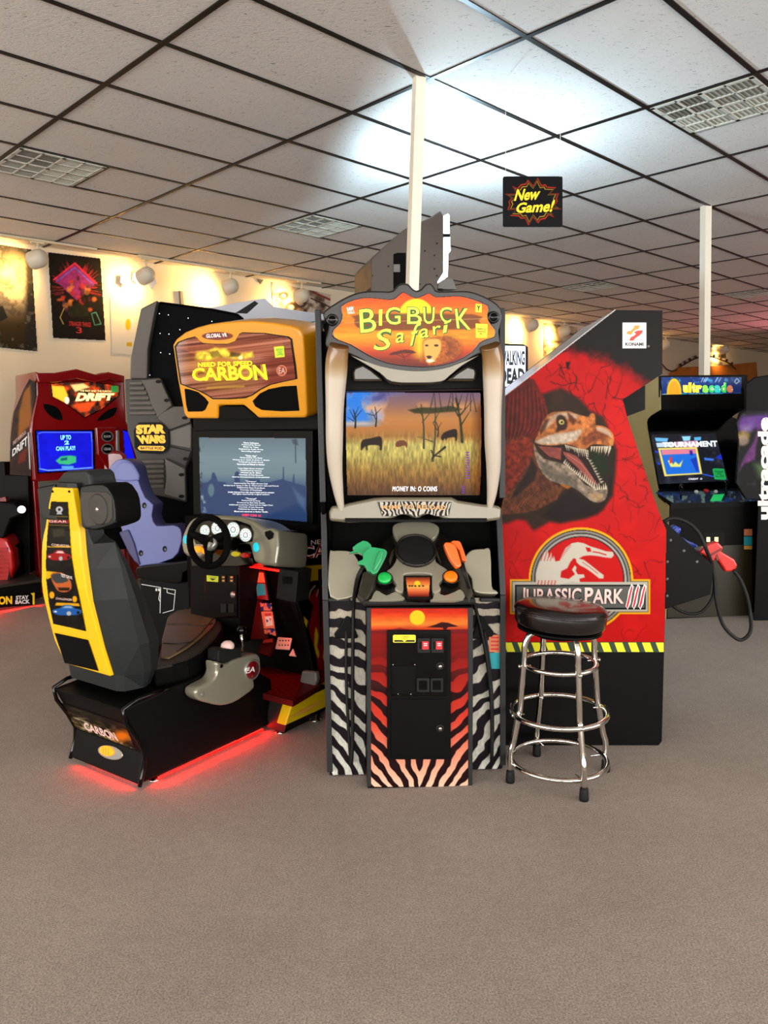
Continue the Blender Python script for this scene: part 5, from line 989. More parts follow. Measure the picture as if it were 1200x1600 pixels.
mb = MB(); mb.box(N, -.44, -.12, .1, .68, .385, .43, 'black_matt'); mb.build('seat_rail', nf)
# arm with gear shifter
AR = N.side(.075); arm = D6([(285, 1070), (330, 1083), (368, 1082), (400, 1062), (450, 1045), (540, 1020), (570, 1030), (580, 1060), (578, 1130), (535, 1190), (542, 1240), (470, 1300), (400, 1342), (320, 1360), (240, 1345), (175, 1325), (150, 1295), (152, 1260), (180, 1235), (240, 1205), (272, 1180), (290, 1135)])
mb = MB(); mb.slab([tuple(p) for p in cr(arm, 2)], AR, .075, 'silver_paint'); ar = mb.build('shifter_arm', nf, bevel=.016, seg=4)
mb = MB(); c = AR.at(*D6([(520, 1122)])[0], .0); r = np.linalg.norm(AR.at(393.5, 1046)-AR.at(393.5, 1030))
mb.lathe(c, AR.n, [(-.01, r), (.006, r), (.008, r*.93), (.006, r*.86)], 'silver', 30); mb.lathe(c, AR.n, [(.004, r*.85), (.0065, r*.84), (.007, .001)], 'red_deep', 30); bd = mb.build('round_badge', ar)
mb = MB(); mb.text('EA', D6([(485, 1112), (548, 1098), (540, 1135), (480, 1148)]), AR, 'text_white', .0085, bold=.01); mb.build('badge_lettering', bd)
for p in ((320, 1098), (195, 1285)): mb = MB(); mb.lathe(AR.at(*D6([p])[0], .001), AR.n, [(0, .009), (.003, .008), (.001, .004)], 'black' if p[0] > 300 else 'silver', 12); mb.build('screw', ar)
mb = MB(); mb.slab(D6([(300, 998), (330, 985), (452, 985), (452, 1045), (400, 1062), (368, 1075), (300, 1070)]), N.side(.06), .07, 'dark_grey'); mb.build('shifter_box', nf, bevel=.004)
mb = MB(); c = N.side(.03).at(*D6([(360, 965)])[0]); mb.lathe(c, (0, 0, 1), [(-.02, .022), (-.008, .03), (0, .031), (.01, .028), (.02, .018), (.024, .004)], 'logo_pink', 20); mb.lathe(c-np.array([0, 0, .03]), (0, 0, 1), [(0, .014), (.01, .016)], 'neon_red', 16); lab(mb.build('start_button', nf), 'pale domed button on a red lit ring')
mb = MB(); p0 = N.side(.03).at(*D6([(458, 1000)])[0]); p1 = N.side(.03).at(*D6([(453, 862)])[0]); mb.tube([p0, p1], .008, 'chrome', 10); mb.lathe(p1-np.array([0, 0, .022]), (0, 0, 1), [(0, .006), (.006, .016), (.018, .022), (.03, .021), (.04, .012), (.043, .002)], 'black_gloss', 16); mb.build('gear_lever', nf)
# ---- cabinet
mb = MB(); mb.box(N, -.92, .09, 1.17, 1.55, .04, 1.52, 'black_wood'); mb.box(N, -.86, .07, 1.12, 1.5, 1.46, 1.60, 'black_wood'); mb.box(N, -.9, .09, 1.06, 1.2, .04, .98, 'black_matt'); mb.build('cabinet_body', nf, bevel=.004)
PS = N.front(1.13)
mb = MB(); mb.slab(M6([(225, 850), (1060, 855), (1060, 1560), (232, 1482)]), PS, .04, 'black'); bz = mb.build('monitor_bezel', nf, bevel=.004)
cv = Cv(309, 682, 481, 817, .7); X, Y = cv.X, cv.Y; mx, my = (X-250)*4.444, (Y-480)*4.444; n = fbm(X, Y, 14, 5, 12); nn_ = fbm(X, Y, 5, 4, 3)
cv.rgb = cv.grad(np.clip((my-905)/560, 0, 1), [(0, (92, 112, 124)), (.25, (112, 134, 142)), (.45, (106, 128, 136)), (.6, (60, 88, 120)), (1, (34, 60, 104))])
sil = [(265, 1225), (330, 1215), (355, 1195), (362, 1150), (378, 1148), (392, 1180), (400, 1210), (455, 1215), (462, 1235), (515, 1232), (520, 1150), (535, 1138), (552, 1150), (556, 1230), (610, 1225), (612, 1195), (690, 1195), (695, 1215), (760, 1215), (840, 1195), (852, 1190), (854, 1110), (860, 1110), (862, 1200), (920, 1215), (926, 1160), (932, 1160), (935, 1220), (1015, 1245), (1030, 1500), (265, 1500)]
cv.poly(M6(sil), (34, 58, 100), .8, .95); cv.mix(np.clip((nn_-.6)*6, 0, 1)*np.clip((320-X)/8, 0, 1), (30, 40, 50)); cv.mix(np.clip((nn_-.5)*6, 0, 1)*np.clip((690-Y)/5, 0, 1)*.6, (130, 110, 110)); cv.line(M6([(940, 920), (942, 1080)]), 1.4, (40, 56, 70)); cv.poly(M6([(915, 920), (950, 915), (960, 960), (925, 950)]), (50, 64, 76), 1.2, .8); cv.poly(M6(ell(355, 1270, 22, 45, 14)), (96, 124, 130), 1, .8); cv.poly(M6([(920, 1250), (960, 1290), (1010, 1330), (1010, 1420), (960, 1360)]), (80, 110, 140), 2.5, .6); cv.mix(np.clip((nn_-.55)*6, 0, 1)*np.clip((324-X)/8, 0, 1)*np.clip((Y-770)/6, 0, 1), (170, 190, 190))
out = M6([(270, 905), (1010, 910), (1020, 1490), (283, 1430)])
mb = MB(); mb.art(cv, PS, 'screen', .002, clip=out)
mat('credit_white', (230, 236, 240), .4, emit=.9); mat('credit_red', (230, 40, 80), .4, emit=1)
rs = random.Random(8)
words = ['Game Software', 'Produced by Sound', 'Music by Team', 'Published by Audio Group', 'Recording Engineer', '', '"Ride On"', 'Performed by The Band', 'Written by A. Smith, B. Jones, C. Brown', 'Produced by Studio North', 'Recorded and Mixed at Harbor', '', '"Late Night Street Anthem"', 'Performed by Various', 'Written by D. Miller', 'Courtesy of City Records', 'Used by kind permission of the publisher', '', '"Canyon"', 'Performed by The Night Drivers Club', 'Written by E. Stone, F. Hill, G. Ward and H. Lake and Friends', 'Published by Open Road Music', 'Courtesy of Northside', 'Under license from the record label and its owners', 'All rights reserved by original authors', '', '"Tunnel"', 'Performed by Echo', 'Produced by East Side Studio', 'Additional vocals by J. Reed and the Night Choir', 'Courtesy of Late Records', 'Published by Harbor Songs', 'Mixed and mastered at Harbor Studio']
y = 935
for w_ in words:
    if w_:
        L_ = len(w_)*2.9+15; yc = y+(y-935)*.02; mb.text(w_, M6([(632-L_, yc), (632+L_, yc+4), (632+L_, yc+15), (632-L_, yc+11)]), PS, 'credit_white', .004, bold=.01)
    y += 14.6
mb.text('INSERT COINS  0/3', M6([(570, 1434), (702, 1440), (702, 1456), (570, 1450)]), PS, 'credit_red', .004, bold=.03); mb.build('screen', bz)
# marquee
PMq = N.front(.95, -11, 1.55)
Y1 = M6([(85, 262), (110, 222), (170, 175), (250, 142), (340, 118), (430, 105), (540, 98), (640, 96), (780, 108), (900, 128), (965, 150), (990, 190), (1000, 300), (1010, 500), (1020, 745), (1005, 770), (680, 770), (660, 750), (580, 682), (402, 682), (400, 775), (190, 775), (165, 740), (120, 500)])
Q1 = [tuple(p) for p in Y1]
mb = MB(); mb.slab(Q1, PMq, .17, 'yellow_body'); mq = mb.build('marquee_housing', nf, bevel=.018, seg=4)
GL = M6([(112, 275), (135, 245), (200, 220), (250, 208), (268, 232), (300, 252), (380, 258), (470, 258), (520, 240), (550, 190), (570, 180), (720, 185), (880, 208), (905, 225), (915, 300), (930, 400), (940, 495), (860, 512), (760, 535), (690, 570), (640, 605), (590, 625), (480, 632), (370, 632), (330, 605), (270, 575), (200, 550), (150, 530), (130, 400)])
cv = Cv(273, 518, 464, 624, .7); X, Y = cv.X, cv.Y; gx, gy = (X-250)*4.444, (Y-480)*4.444; sk = gy+(gx-500)*.12; n = fbm(gx*.01, sk, 14, 4, 2); n2 = fbm(gx, gy, 90, 3, 4)
cv.rgb = cv.grad(np.clip(n*1.3-.1, 0, 1), [(0, (60, 24, 14)), (.4, (110, 50, 30)), (.6, (150, 84, 60)), (1, (214, 140, 110))]); cv.mix(np.clip(1-np.abs(gy-520)/90, 0, 1)*np.clip(1-np.abs(gx-440)/300, 0, 1)*.6, (150, 110, 40)); cv.mix(np.clip((210-gx)/80, 0, 1)*.5, (200, 190, 190)); cv.mix(np.clip((gx-680)/100, 0, 1)*np.clip((gy-280)/60, 0, 1)*.6, (110, 36, 20))
for k in range(14): cv.line(M6([(130+k*12, 300+k*5-20), (850, 215+k*9)]), .7, (230, 130, 90), .6)
cv.mix(np.clip(1.3-np.hypot((gx-400)/210, (gy-400)/120), 0, 1)*.5, (220, 150, 20))
cv.poly(M6([(245, 360), (255, 310), (330, 305), (380, 280), (460, 290), (500, 330), (640, 310), (650, 345), (560, 365), (480, 355), (420, 340), (330, 370)]), (255, 214, 60), 2.4, .95, tex=.4, ts=5); cv.poly(M6([(340, 310), (400, 300), (430, 340), (360, 350)]), (90, 60, 20), 1.5, .6); cv.poly(M6([(490, 310), (560, 320), (560, 345), (480, 345)]), (60, 40, 14), 1.4, .7); cv.poly(M6(ell(560, 350, 16, 14, 12)), (255, 240, 170), .8)
cv.line(M6([(330, 560), (580, 550)]), 3.5, (200, 150, 50), .6)
cv.poly(M6(ell(845, 440, 36, 38, 24)), (240, 150, 110), .7, .9); cv.poly(M6(ell(845, 440, 29, 31, 24)), (150, 60, 40), .7, .9)
mb = MB(); cen = np.mean(GL, 0); mb.slab([tuple(cen+(np.array(p)-cen)*1.03) for p in GL], PMq, .01, 'black_gloss', off=.002); mb.art(cv, PMq, 'backlit', .004, clip=GL)
mat('carbon_lit', (255, 222, 20), .4, emit=1.5); mat('carbon_edge', (150, 110, 8), .4, emit=.6)
for off, m, bo in ((.006, 'carbon_edge', .09), (.008, 'carbon_lit', .02)):
    mb.text('CARBON', M6([(222, 425), (730, 395), (748, 505), (225, 512)]), PMq, m, off, bold=bo, spacing=.95); mb.text('NEED FOR SPEED', M6([(262, 385), (640, 372), (640, 405), (265, 415)]), PMq, m, off, bold=bo*.7)
mb.text('EA', M6([(825, 420), (868, 420), (868, 460), (825, 460)]), PMq, 'logo_pink', .006)
mb.slab(M6([(790, 275), (860, 268), (866, 345), (800, 352)]), PMq, .0006, 'sticker_lime', off=.006); mb.text('SMOKE\nFREE\nGAMES', M6([(805, 290), (852, 285), (856, 332), (810, 336)]), PMq, 'sticker_green', .0075); mb.build('lit_marquee', mq)
mb = MB(); mb.slab(M6(ell(396, 200, 108, 30, 28)), PMq, .004, 'yellow_body', off=.004); mb.slab(M6(ell(396, 200, 105, 27, 28)), PMq, .004, 'red_deep', off=.006); mb.text('GLOBAL VR', M6([(320, 186), (465, 178), (467, 205), (320, 214)]), PMq, 'text_white', .0075, bold=.04); mb.build('maker_plate', mq)
for P in ([(168, 566), (200, 570), (262, 590), (310, 630), (335, 662), (312, 712), (290, 725), (192, 726), (180, 680)], [(640, 652), (690, 600), (750, 570), (850, 550), (945, 545), (965, 720), (840, 724), (705, 715), (660, 690)]):
    mb = MB(); mb.slab([tuple(p) for p in M6(P)], PMq, .006, 'black_matt', off=.004); sg_ = mb.build('speaker_grille', mq, bevel=.003)
mb = MB(); mb.slab(M6([(400, 690), (580, 690), (690, 772), (402, 775)]), PMq, .1, 'black', off=-.01); mb.build('hood_underside', mq)
# dash
PD_ = N.front(.74, 12, .9)
dash = [(283, 843), (288, 828), (296, 814), (306, 808), (325, 804), (365, 805.5), (381.6, 808), (398, 815), (412.5, 825), (434, 829), (431.5, 880), (422, 884), (396, 878), (389, 851), (363, 850), (330, 858), (312, 872), (290, 868), (284, 858)]
mb = MB(); mb.slab([tuple(p) for p in cr(dash, 2)], PD_, .22, 'silver_paint'); ds = mb.build('dash_cowl', nf, bevel=.016, seg=4)
mb = MB(); mb.slab([(300, 836), (308, 820), (325, 812), (345, 811), (370, 813), (390, 820), (396, 832), (394, 846), (370, 850), (330, 852), (306, 850)], PD_, .01, 'black_gloss', off=.004); gp = mb.build('gauge_panel', ds)
for x, y, r in ((320, 829, 8.5), (339.5, 825.5, 10.5), (364, 827.5, 11.5), (383.5, 836, 10.5)):
    mb = MB(); mb.slab(ell(x, y, r*.92, r*1.08, 24), PD_, .003, 'silver', off=.008); mb.slab(ell(x, y, r*.8, r*.95, 24), PD_, .002, 'gauge_lit', off=.0095)
    for k in range(12): a = math.radians(k*30); mb.slab(ell(x+r*.64*math.cos(a), y+r*.78*math.sin(a), .8, .8, 6), PD_, .001, 'gauge_ink', off=.0105)
    mb.slab(ell(x, y, r*.36, r*.42, 16), PD_, .001, 'gauge_ink', off=.0105); mb.slab(ell(x, y, r*.26, r*.32, 16), PD_, .001, 'gauge_lit', off=.0115); mb.slab([(x-.4, y), (x+.6, y), (x+r*.5, y-r*.6)], PD_, .001, 'credit_red', off=.0122); mb.build('gauge', gp)
for x, y, rx, ry, m, l_ in ((290, 843, 4, 7, 'cyan_lens', 'cyan lens'), (399, 855, 4.2, 7.5, 'cyan_lens', 'cyan lens'), (307, 858, 6, 5, 'amber_lamp', 'amber lit button'), (320, 861, 5, 5, 'amber_lamp', 'amber lit button'), (366.5, 865.5, 6, 4.2, 'sticker_yellow', 'yellow button'), (381, 867.5, 6, 4.2, 'red', 'red button')):
    mb = MB(); P_ = PD_.back(-.02 if m == 'amber_lamp' else 0 if m == 'cyan_lens' else .0); mb.slab(ell(x, y, rx, ry, 20), P_, .02, m, off=.008); lab(mb.build('dash_button', ds, bevel=.003), l_)
mb = MB(); mb.slab(D6([(605, 215), (640, 205), (662, 225), (655, 255), (630, 268), (608, 240)]), PD_, .004, 'black', off=.005); mb.build('coin_recess', ds)
mb = MB(); mb.slab([(296, 860), (330, 850), (390, 850), (396, 880), (372, 884), (300, 884)], PD_.back(.03), .18, 'black_gloss'); mb.build('button_tray', ds)
# wheel
PW = N.front(.60, 22, .91)
cen = (326.3, 846.5); rim = [PW.at(*p) for p in ell(cen[0], cen[1], 29.5, 38, 40, rot=-4)]
mb = MB(); mb.tube(rim, .0165, 'black_matt', 14, closed=True); wh = mb.build('steering_wheel', nf)
mb = MB(); c = PW.at(*cen)
for a in (200, 340, 90): p = [PW.at(cen[0]+29*math.cos(math.radians(a))*k, cen[1]+37*math.sin(math.radians(a))*k) for k in (0, .5, 1)]; mb.tube(p, [.03, .02, .016], 'black_matt', 10)
mb.build('spokes', wh, bevel=0)
c, r = disc(326.3, 848, 8, PW, .02); mb = MB(); mb.lathe(c, PW.n, [(-.03, r*.9), (-.008, r*1.15), (.0, r), (.001, .002)], 'silver', 24)
for a in (90, 210, 330): mb.lathe(c+N.x*r*.55*math.cos(math.radians(a))+np.array([0, 0, 1])*r*.55*math.sin(math.radians(a)), PW.n, [(.0, .005), (.004, .004)], 'black', 8)
mb.build('hub', wh); mb = MB(); mb.tube([c, c+N.y*.16-np.array([0, 0, .03])], .03, 'black', 12); mb.build('steering_column', nf)
# console below the dash: coin door
PC_ = N.front(.86)
mb = MB(); mb.slab([(298, 872), (374, 880), (375, 1006), (298, 1006)], PC_, .24, 'black'); cn = mb.build('coin_console', nf, bevel=.003)
mb = MB(); mb.slab(rect(320, 898, 370, 966), PC_, .006, 'black_gloss', off=.007); cd_ = mb.build('coin_door', cn, bevel=.002)
mb = MB(); mb.slab(D6([(223, 500), (300, 508), (298, 546), (223, 540)]), PC_, .001, 'sticker_lime', off=.009); mb.slab(D6([(240, 520), (285, 524), (262, 535)]), PC_, .0005, 'text_black', off=.0097); mb.text('3 TOKENS', D6([(235, 508), (288, 513), (288, 519), (235, 514)]), PC_, 'text_black', .01); mb.build('price_sticker', cd_)
for x in (318, 372): mb = MB(); mb.slab(D6(rect(x, 502, x+28, 550)), PC_, .008, 'dark_grey', off=.012); mb.slab(D6(rect(x+6, 508, x+22, 520)), PC_, .001, 'badge_amber', off=.0125); mb.slab(D6(rect(x+6, 530, x+22, 542)), PC_, .001, 'badge_amber', off=.0125); mb.build('coin_slot', cd_)
for x in (315, 365): mb = MB(); mb.slab(D6(rect(x, 690, x+36, 745)), PC_, .008, 'dark_grey', off=.012); mb.build('coin_return', cd_)
mb = MB(); mb.lathe(PC_.at(*D6([(397, 628)])[0], .008), PC_.n, [(0, .018), (.006, .016), (.01, .009)], 'silver', 16); mb.build('lock', cd_)
# red footwell
PB_ = N.front(1.05)
mb = MB(); mb.slab([(374, 880), (438, 885), (500, 890), (500, 1060), (374, 1040)], PB_, .01, 'black'); fwl = mb.build('footwell_board', nf)
PT = N.front(.86)
mb = MB(); mb.tube([PT.at(391, 885), PT.at(437, 892)], .006, 'neon_red', 8); lab(mb.build('neon_tube', nf), 'red lit tube under the dash')
a = PT.at(414, 892); b = N.p(-.2, 1.05, .55)
area('footwell_light', [float(k) for k in a], [float(k) for k in b], .3, .02, 1.3, (1, .04, .03))
PG = N.front(.97, 14, .6)
mb = MB(); mb.slab(D6([(440, 470), (560, 470), (620, 920), (440, 920)]), PG.back(.02), .01, 'red_interior'); mb.build('inner_panel', nf)  # neon tube's red light is partly painted into this panel's colour
mb = MB(); mb.slab(D6([(532, 470), (600, 474), (628, 665), (557, 655)]), PG, .004, 'red_deep'); mb.slab(D6([(545, 480), (595, 485), (606, 548), (553, 548)]), PG, .001, 'sticker_orange', off=.001); mb.slab(D6([(548, 556), (604, 558), (612, 630), (556, 636)]), PG, .001, 'sticker_teal', off=.001); st_ = mb.build('sticker_strip', nf)
cv = Cv(404, 940, 434, 996, .7, (236, 130, 90)); X, Y = cv.X, cv.Y; dx_, dy_ = (X-270)*4.212, (Y-780)*4.212; cv.mix(np.clip((fbm(X, Y, 5, 3, 4)-.5)*8, 0, 1)*((dy_ < 740) | (dy_ > 850)), (40, 40, 120)); cv.poly(D6([(604, 752), (648, 748), (660, 830), (612, 838)]), (240, 226, 210), .6); cv.poly(D6([(604, 752), (648, 748), (651, 768), (606, 772)]), (200, 60, 50), .6); cv.poly(D6([(614, 790), (630, 800), (618, 812)]), (30, 30, 60), .6); cv.poly(D6([(636, 780), (648, 790), (640, 800)]), (200, 40, 50), .6)
for yy in (735, 855): cv.line(D6([(580, yy), (670, yy)]), 1.2, (24, 20, 40))
mb = MB(); mb.art(cv, PG, 'print', .001, clip=D6([(572, 680), (648, 686), (680, 900), (604, 884)])); mb.build('instruction_card', nf)
mb = MB(); mb.slab(D6([(700, 455), (824, 478), (806, 682), (678, 655)]), N.front(.84), .1, 'dark_grey'); bx_ = mb.build('card_reader_box', nf, bevel=.004)
mb = MB(); mb.slab(D6([(722, 505), (785, 512), (782, 560), (722, 556)]), N.front(.84), .002, 'black', off=.003); mb.build('display_window', bx_)
PP = N.front(.93, 40, .3)
mb = MB(); mb.slab(D6([(690, 905), (782, 912), (765, 990), (672, 984)]), PP, .01, 'pedal_pink')
pd = mb.build('brake_pedal', nf, bevel=.004)
for i in range(4):
    for j in range(2): mb = MB(); mb.slab(D6(ell(705+i*19-j*4, 930+j*30, 4, 5, 8)), PP, .0015, 'black', off=.0015); mb.build('grip_hole', pd)
mb = MB(); mb.slab(D6([(790, 980), (810, 1034), (762, 1028)]), PP, .01, 'pedal_pink'); mb.build('gas_pedal', nf, bevel=.003)
mb = MB(); mb.slab(D6([(592, 922), (660, 912), (668, 940), (630, 1030), (562, 1010)]), PP, .02, 'red_interior'); mb.slab(D6([(598, 925), (655, 918), (658, 940), (592, 946)]), PP, .002, 'badge_red', off=.003); mb.build('foot_rest', nf, bevel=.003)
mb = MB(); mb.slab(D6([(848, 1130), (940, 1140), (948, 1190), (920, 1262), (832, 1240), (838, 1180)]), N.front(.96), .03, 'mid_grey'); mb.build('kick_guard', nf, bevel=.008)
# floor plate
cv = Cv(366, 1034, 474, 1108, .7, (116, 16, 14)); X, Y = cv.X, cv.Y; a_ = Hz(.2).arr(X.ravel(), Y.ravel()); la = (a_-N.o)@N.x; lb_ = (a_-N.o)@N.y; ph = (np.abs(((la*28) % 1)-.5) < .14)*(np.abs(((lb_*28+np.floor(la*28)*.5) % 1)-.5) < .3); cv.mix(ph.reshape(X.shape)*.6, (190, 60, 50))
tp = D6([(430, 1100), (560, 1110), (700, 1090), (845, 1130), (838, 1240), (790, 1322), (535, 1245), (450, 1230)])
mb = MB(); mb.slab([(368, 1050), (403, 1043), (436, 1039), (500, 1040), (500, 1070), (457.5, 1095), (398, 1080), (368, 1078)], Hz(.2), .03, 'red_interior'); mb.art(cv, Hz(.2), 'print', .0015, clip=tp); mb.build('tread_plate', nf)
mb = MB(); f_ = N.front(.77); mb.slab([(340, 1090), (398, 1080), (457.5, 1096), (444, 1145), (400, 1128), (340, 1150)], f_, .26, 'black'); mb.slab(D6([(642, 1318), (790, 1330), (733, 1540), (605, 1498)]), f_, .004, 'dark_grey', off=.004); mb.build('platform_riser', nf, bevel=.004)
for x, y in ((558, 1405), (558, 1475), (430, 1465), (430, 1532)): mb = MB(); mb.lathe(f_.at(*D6([(x, y)])[0], .001), f_.n, [(0, .008), (.005, .006)], 'mid_grey', 10); mb.build('bolt', nf)
# printed right side panel
PSd = N.side(.1)
side = [(434, 829), (431.5, 880), (464, 888), (466, 942), (472, 962), (481, 1000), (489, 1040), (498, 1074), (457.5, 1096), (444, 1144), (505, 1112), (527, 1100), (531, 840), (489, 832), (489, 672), (470, 672), (470, 815)]
side = [(434, 829), (431.5, 880), (464, 888), (466, 942), (472, 962), (481, 1000), (489, 1040), (498, 1074), (457.5, 1096), (444, 1144), (505, 1110), (522, 1100), (522, 832)]
cv = Cv(430, 826, 536, 1148, .8, (11, 10, 10)); X, Y = cv.X, cv.Y; sx, sy = (X-270)*4.212, (Y-780)*4.212
cv.poly(D6([(862, 440), (985, 430), (1100, 420), (1100, 1000), (980, 960), (960, 900), (1000, 700), (960, 560), (905, 560), (900, 490), (865, 480)]), (206, 168, 14), 1)
cv.poly(D6([(905, 600), (940, 560), (1000, 520), (1100, 480), (1100, 1250), (960, 1250), (955, 1150), (940, 1000), (905, 900), (895, 820), (925, 700), (890, 660)]), (130, 14, 12), 1.2, sm=2)
cv.poly(D6([(905, 545), (960, 535), (1000, 500), (1000, 560), (930, 600), (900, 640)]), (14, 8, 8), 1.2, sm=2)
cv.poly(D6([(940, 840), (960, 900), (950, 970), (965, 1010), (955, 1050), (930, 960)]), (206, 168, 14), 1, sm=2); cv.poly(D6([(985, 1040), (1010, 1100), (1000, 1240), (1010, 1250), (1100, 1200), (1100, 1000), (1000, 960)]), (196, 164, 14), 1)
cv.poly(D6([(862, 768), (890, 800), (880, 850), (866, 810)]), (206, 168, 14), .8); cv.line(D6([(892, 650), (910, 600), (935, 570)]), 2.4, (206, 190, 160), .9); cv.line(D6([(945, 640), (960, 590), (990, 560)]), 1.6, (206, 190, 160), .9)
for k in range(9): cv.line(D6([(694, 205+k*6), (860, 225+k*7)]), .8, (110, 86, 40), .5)
for k in range(6): cv.line(D6([(690, 322+k*9), (840, 345+k*8)]), 1.3, (170, 130, 60), .55)
mb = MB(); mb.slab(side, PSd, .025, 'black'); mb.art(cv, PSd, 'print', .0015, clip=side)
for off, m, bo in ((.003, 'logo_pink', .05), (.004, 'red_deep', .0)): mb.text('CARBON', D6([(850, 308), (1330, 270), (1330, 370), (850, 390)]), PSd, m, off, bold=bo)
mb.text('NEED FOR SPEED', D6([(910, 270), (1300, 240), (1300, 270), (910, 300)]), PSd, 'logo_pink', .003); mb.build('side_panel', nf)
mb = MB(); PK = N.side(.16); mb.slab([(457.5, 1097), (478, 1089), (507, 1075), (535, 1060), (535, 1092), (507, 1106), (446, 1134)], PK, .06, 'skirt_yellow'); mb.build('side_skirt', nf, bevel=.006)
mb = MB(); mb.slab(D6([(760, 1440), (880, 1370), (985, 1320), (975, 1335), (880, 1400)]), PK, .003, 'badge_amber', off=.004); mb.build('skirt_crease', nf)
mb = MB(); mb.box(N, -.55, .1, .78, 1.5, .03, .168, 'black'); mb.build('platform', nf)
for x, y in ((.06, .79), (.1, 1.0)): mb = MB(); mb.lathe(N.p(x, y, 0), (0, 0, 1), [(0, .03), (.006, .03), (.012, .014), (.035, .009)], 'chrome', 18); mb.build('levelling_foot', nf)
# ================================================================== THE MACHINES BEHIND
# ---- grey space pod
SPl = Plane((0, 5.3, 0), (.12, -1, 0)); S7 = lambda p: Z(0, 560, 4, p); R7 = lambda p: Z(980, 560, 5.4545, p)
mat('pod_grey', (84, 78, 70), .55); mat('pod_light', (104, 100, 94), .55); mat('pod_dark', (56, 51, 46), .55); mat('pod_black', (2, 2, 3), .5, spec=.05); mat('star_dot', (220, 226, 240), .4, emit=1.2); mat('star_yellow', (250, 180, 20), .4, emit=.35)
c = Hz(0).at(270, 1000); b0 = SPl.at(270, 700)
sw = thing('space_pod', 'large grey ribbed space battle pod with a black starry dome', 'arcade cabinet', (b0[0], b0[1]+.5, 0))
mb = MB(); mb.slab([(229, 600), (228, 560), (238, 490), (246, 470), (285, 475), (330, 481), (371, 489), (380, 496), (385, 505), (420, 560), (420, 700), (270, 700), (268, 640)], SPl.back(.06), .5, 'pod_black'); dm = mb.build('dome', sw, bevel=.02)
mb = MB(); mb.slab([(220, 482), (246, 469), (241, 490), (231, 545), (230, 592), (203, 592), (204, 560)], SPl.back(-.02), .4, 'pod_grey', 'pod_dark'); mb.build('dome_side', sw, bevel=.01)
rs = random.Random(3)
mb = MB()
for x, y in ((249, 490), (263, 492), (294, 497), (331, 502), (250, 521), (264, 522), (251, 551), (265, 553), (296, 540), (281, 515), (310, 515), (234, 586), (352, 508), (326, 520)):
    mb.slab(ell(x, y, .8, .8, 6), SPl.back(.06), .003, 'star_dot', off=.003)
mb.build('star_lights', dm)
mb = MB(); mb.slab(S7([(780, 130), (1000, 120), (1080, 300), (1190, 400), (1200, 440), (1200, 600), (1160, 690), (1165, 900), (1020, 865), (940, 850), (928, 800), (868, 680), (845, 600), (798, 460), (785, 300)]), SPl, .25, 'pod_dark'); pp = mb.build('ribbed_shell', sw, bevel=.008)
for P, m in (([(880, 135), (1000, 125), (1075, 295), (985, 372), (975, 345), (945, 290), (930, 235), (905, 180)], 'pod_grey'), ([(1000, 345), (1085, 300), (1190, 300), (1190, 400), (1055, 450), (1010, 395), (985, 380)], 'pod_grey'), ([(1060, 455), (1195, 410), (1195, 565), (1062, 540)], 'pod_light'), ([(1060, 550), (1195, 580), (1160, 680), (1040, 620), (1050, 590)], 'pod_dark'), ([(1030, 625), (1155, 690), (1160, 890), (1028, 850), (1040, 740)], 'pod_light')):
    mb = MB(); mb.slab(S7(P), SPl, .03, m, off=.03); mb.build('shell_plate', pp, bevel=.006)
for k in range(7): y = 145+k*31; x1 = 885+k*14; mb = MB(); mb.slab(S7([(808, y), (x1, y-3), (x1+8, y+8), (x1+2, y+22), (808, y+22)]), SPl, .03, 'pod_dark' if 0 else 'pod_grey', off=.025); mb.build('rib', pp, bevel=.005)
for k in range(6): y = 635+k*31; x0 = 872+k*13; mb = MB(); mb.slab(S7([(x0, y), (1020, y-4), (1030, y+8), (1024, y+20), (x0+8, y+22)]), SPl, .03, 'pod_grey', off=.025); mb.build('rib', pp, bevel=.005)
for x, y in ((990, 145), (1042, 262), (1155, 372), (1160, 628), (1134, 727), (1134, 862)): mb = MB(); mb.slab(S7(ell(x, y, 18, 11, 12)), SPl, .004, 'black', off=.034); mb.build('bolt_recess', pp)
mb = MB(); oc = [(868, 400), (1000, 400), (1050, 440), (1058, 520), (1045, 570), (1000, 598), (880, 592), (842, 560), (836, 450)]; mb.slab(S7(oc), SPl, .02, 'black', off=.05)
mb.text('STAR', S7([(850, 415), (1035, 412), (1035, 470), (850, 475)]), SPl, 'star_yellow', .052, bold=.07, spacing=.85); mb.text('WARS', S7([(850, 480), (1030, 478), (1038, 530), (868, 535)]), SPl, 'star_yellow', .052, bold=.07, spacing=.85)
mb.slab(S7([(872, 546), (1020, 548), (1032, 562), (1020, 578), (872, 574), (860, 560)]), SPl, .0006, 'star_yellow', off=.053); mb.text('BATTLE POD', S7([(878, 552), (1015, 554), (1015, 571), (878, 568)]), SPl, 'text_black', .055, bold=.03); mb.build('name_plate', sw)
mb = MB(); a = SPl.back(.05).at(232, 760); bq = SPl.back(.05).at(420, 700); mb.prism([(a[0], a[1], 0), (bq[0], bq[1], 0), (bq[0], bq[1], 1.35), (a[0], a[1], 1.2)], (0, .6, 0), 'pod_black'); mb.build('lower_body', sw)
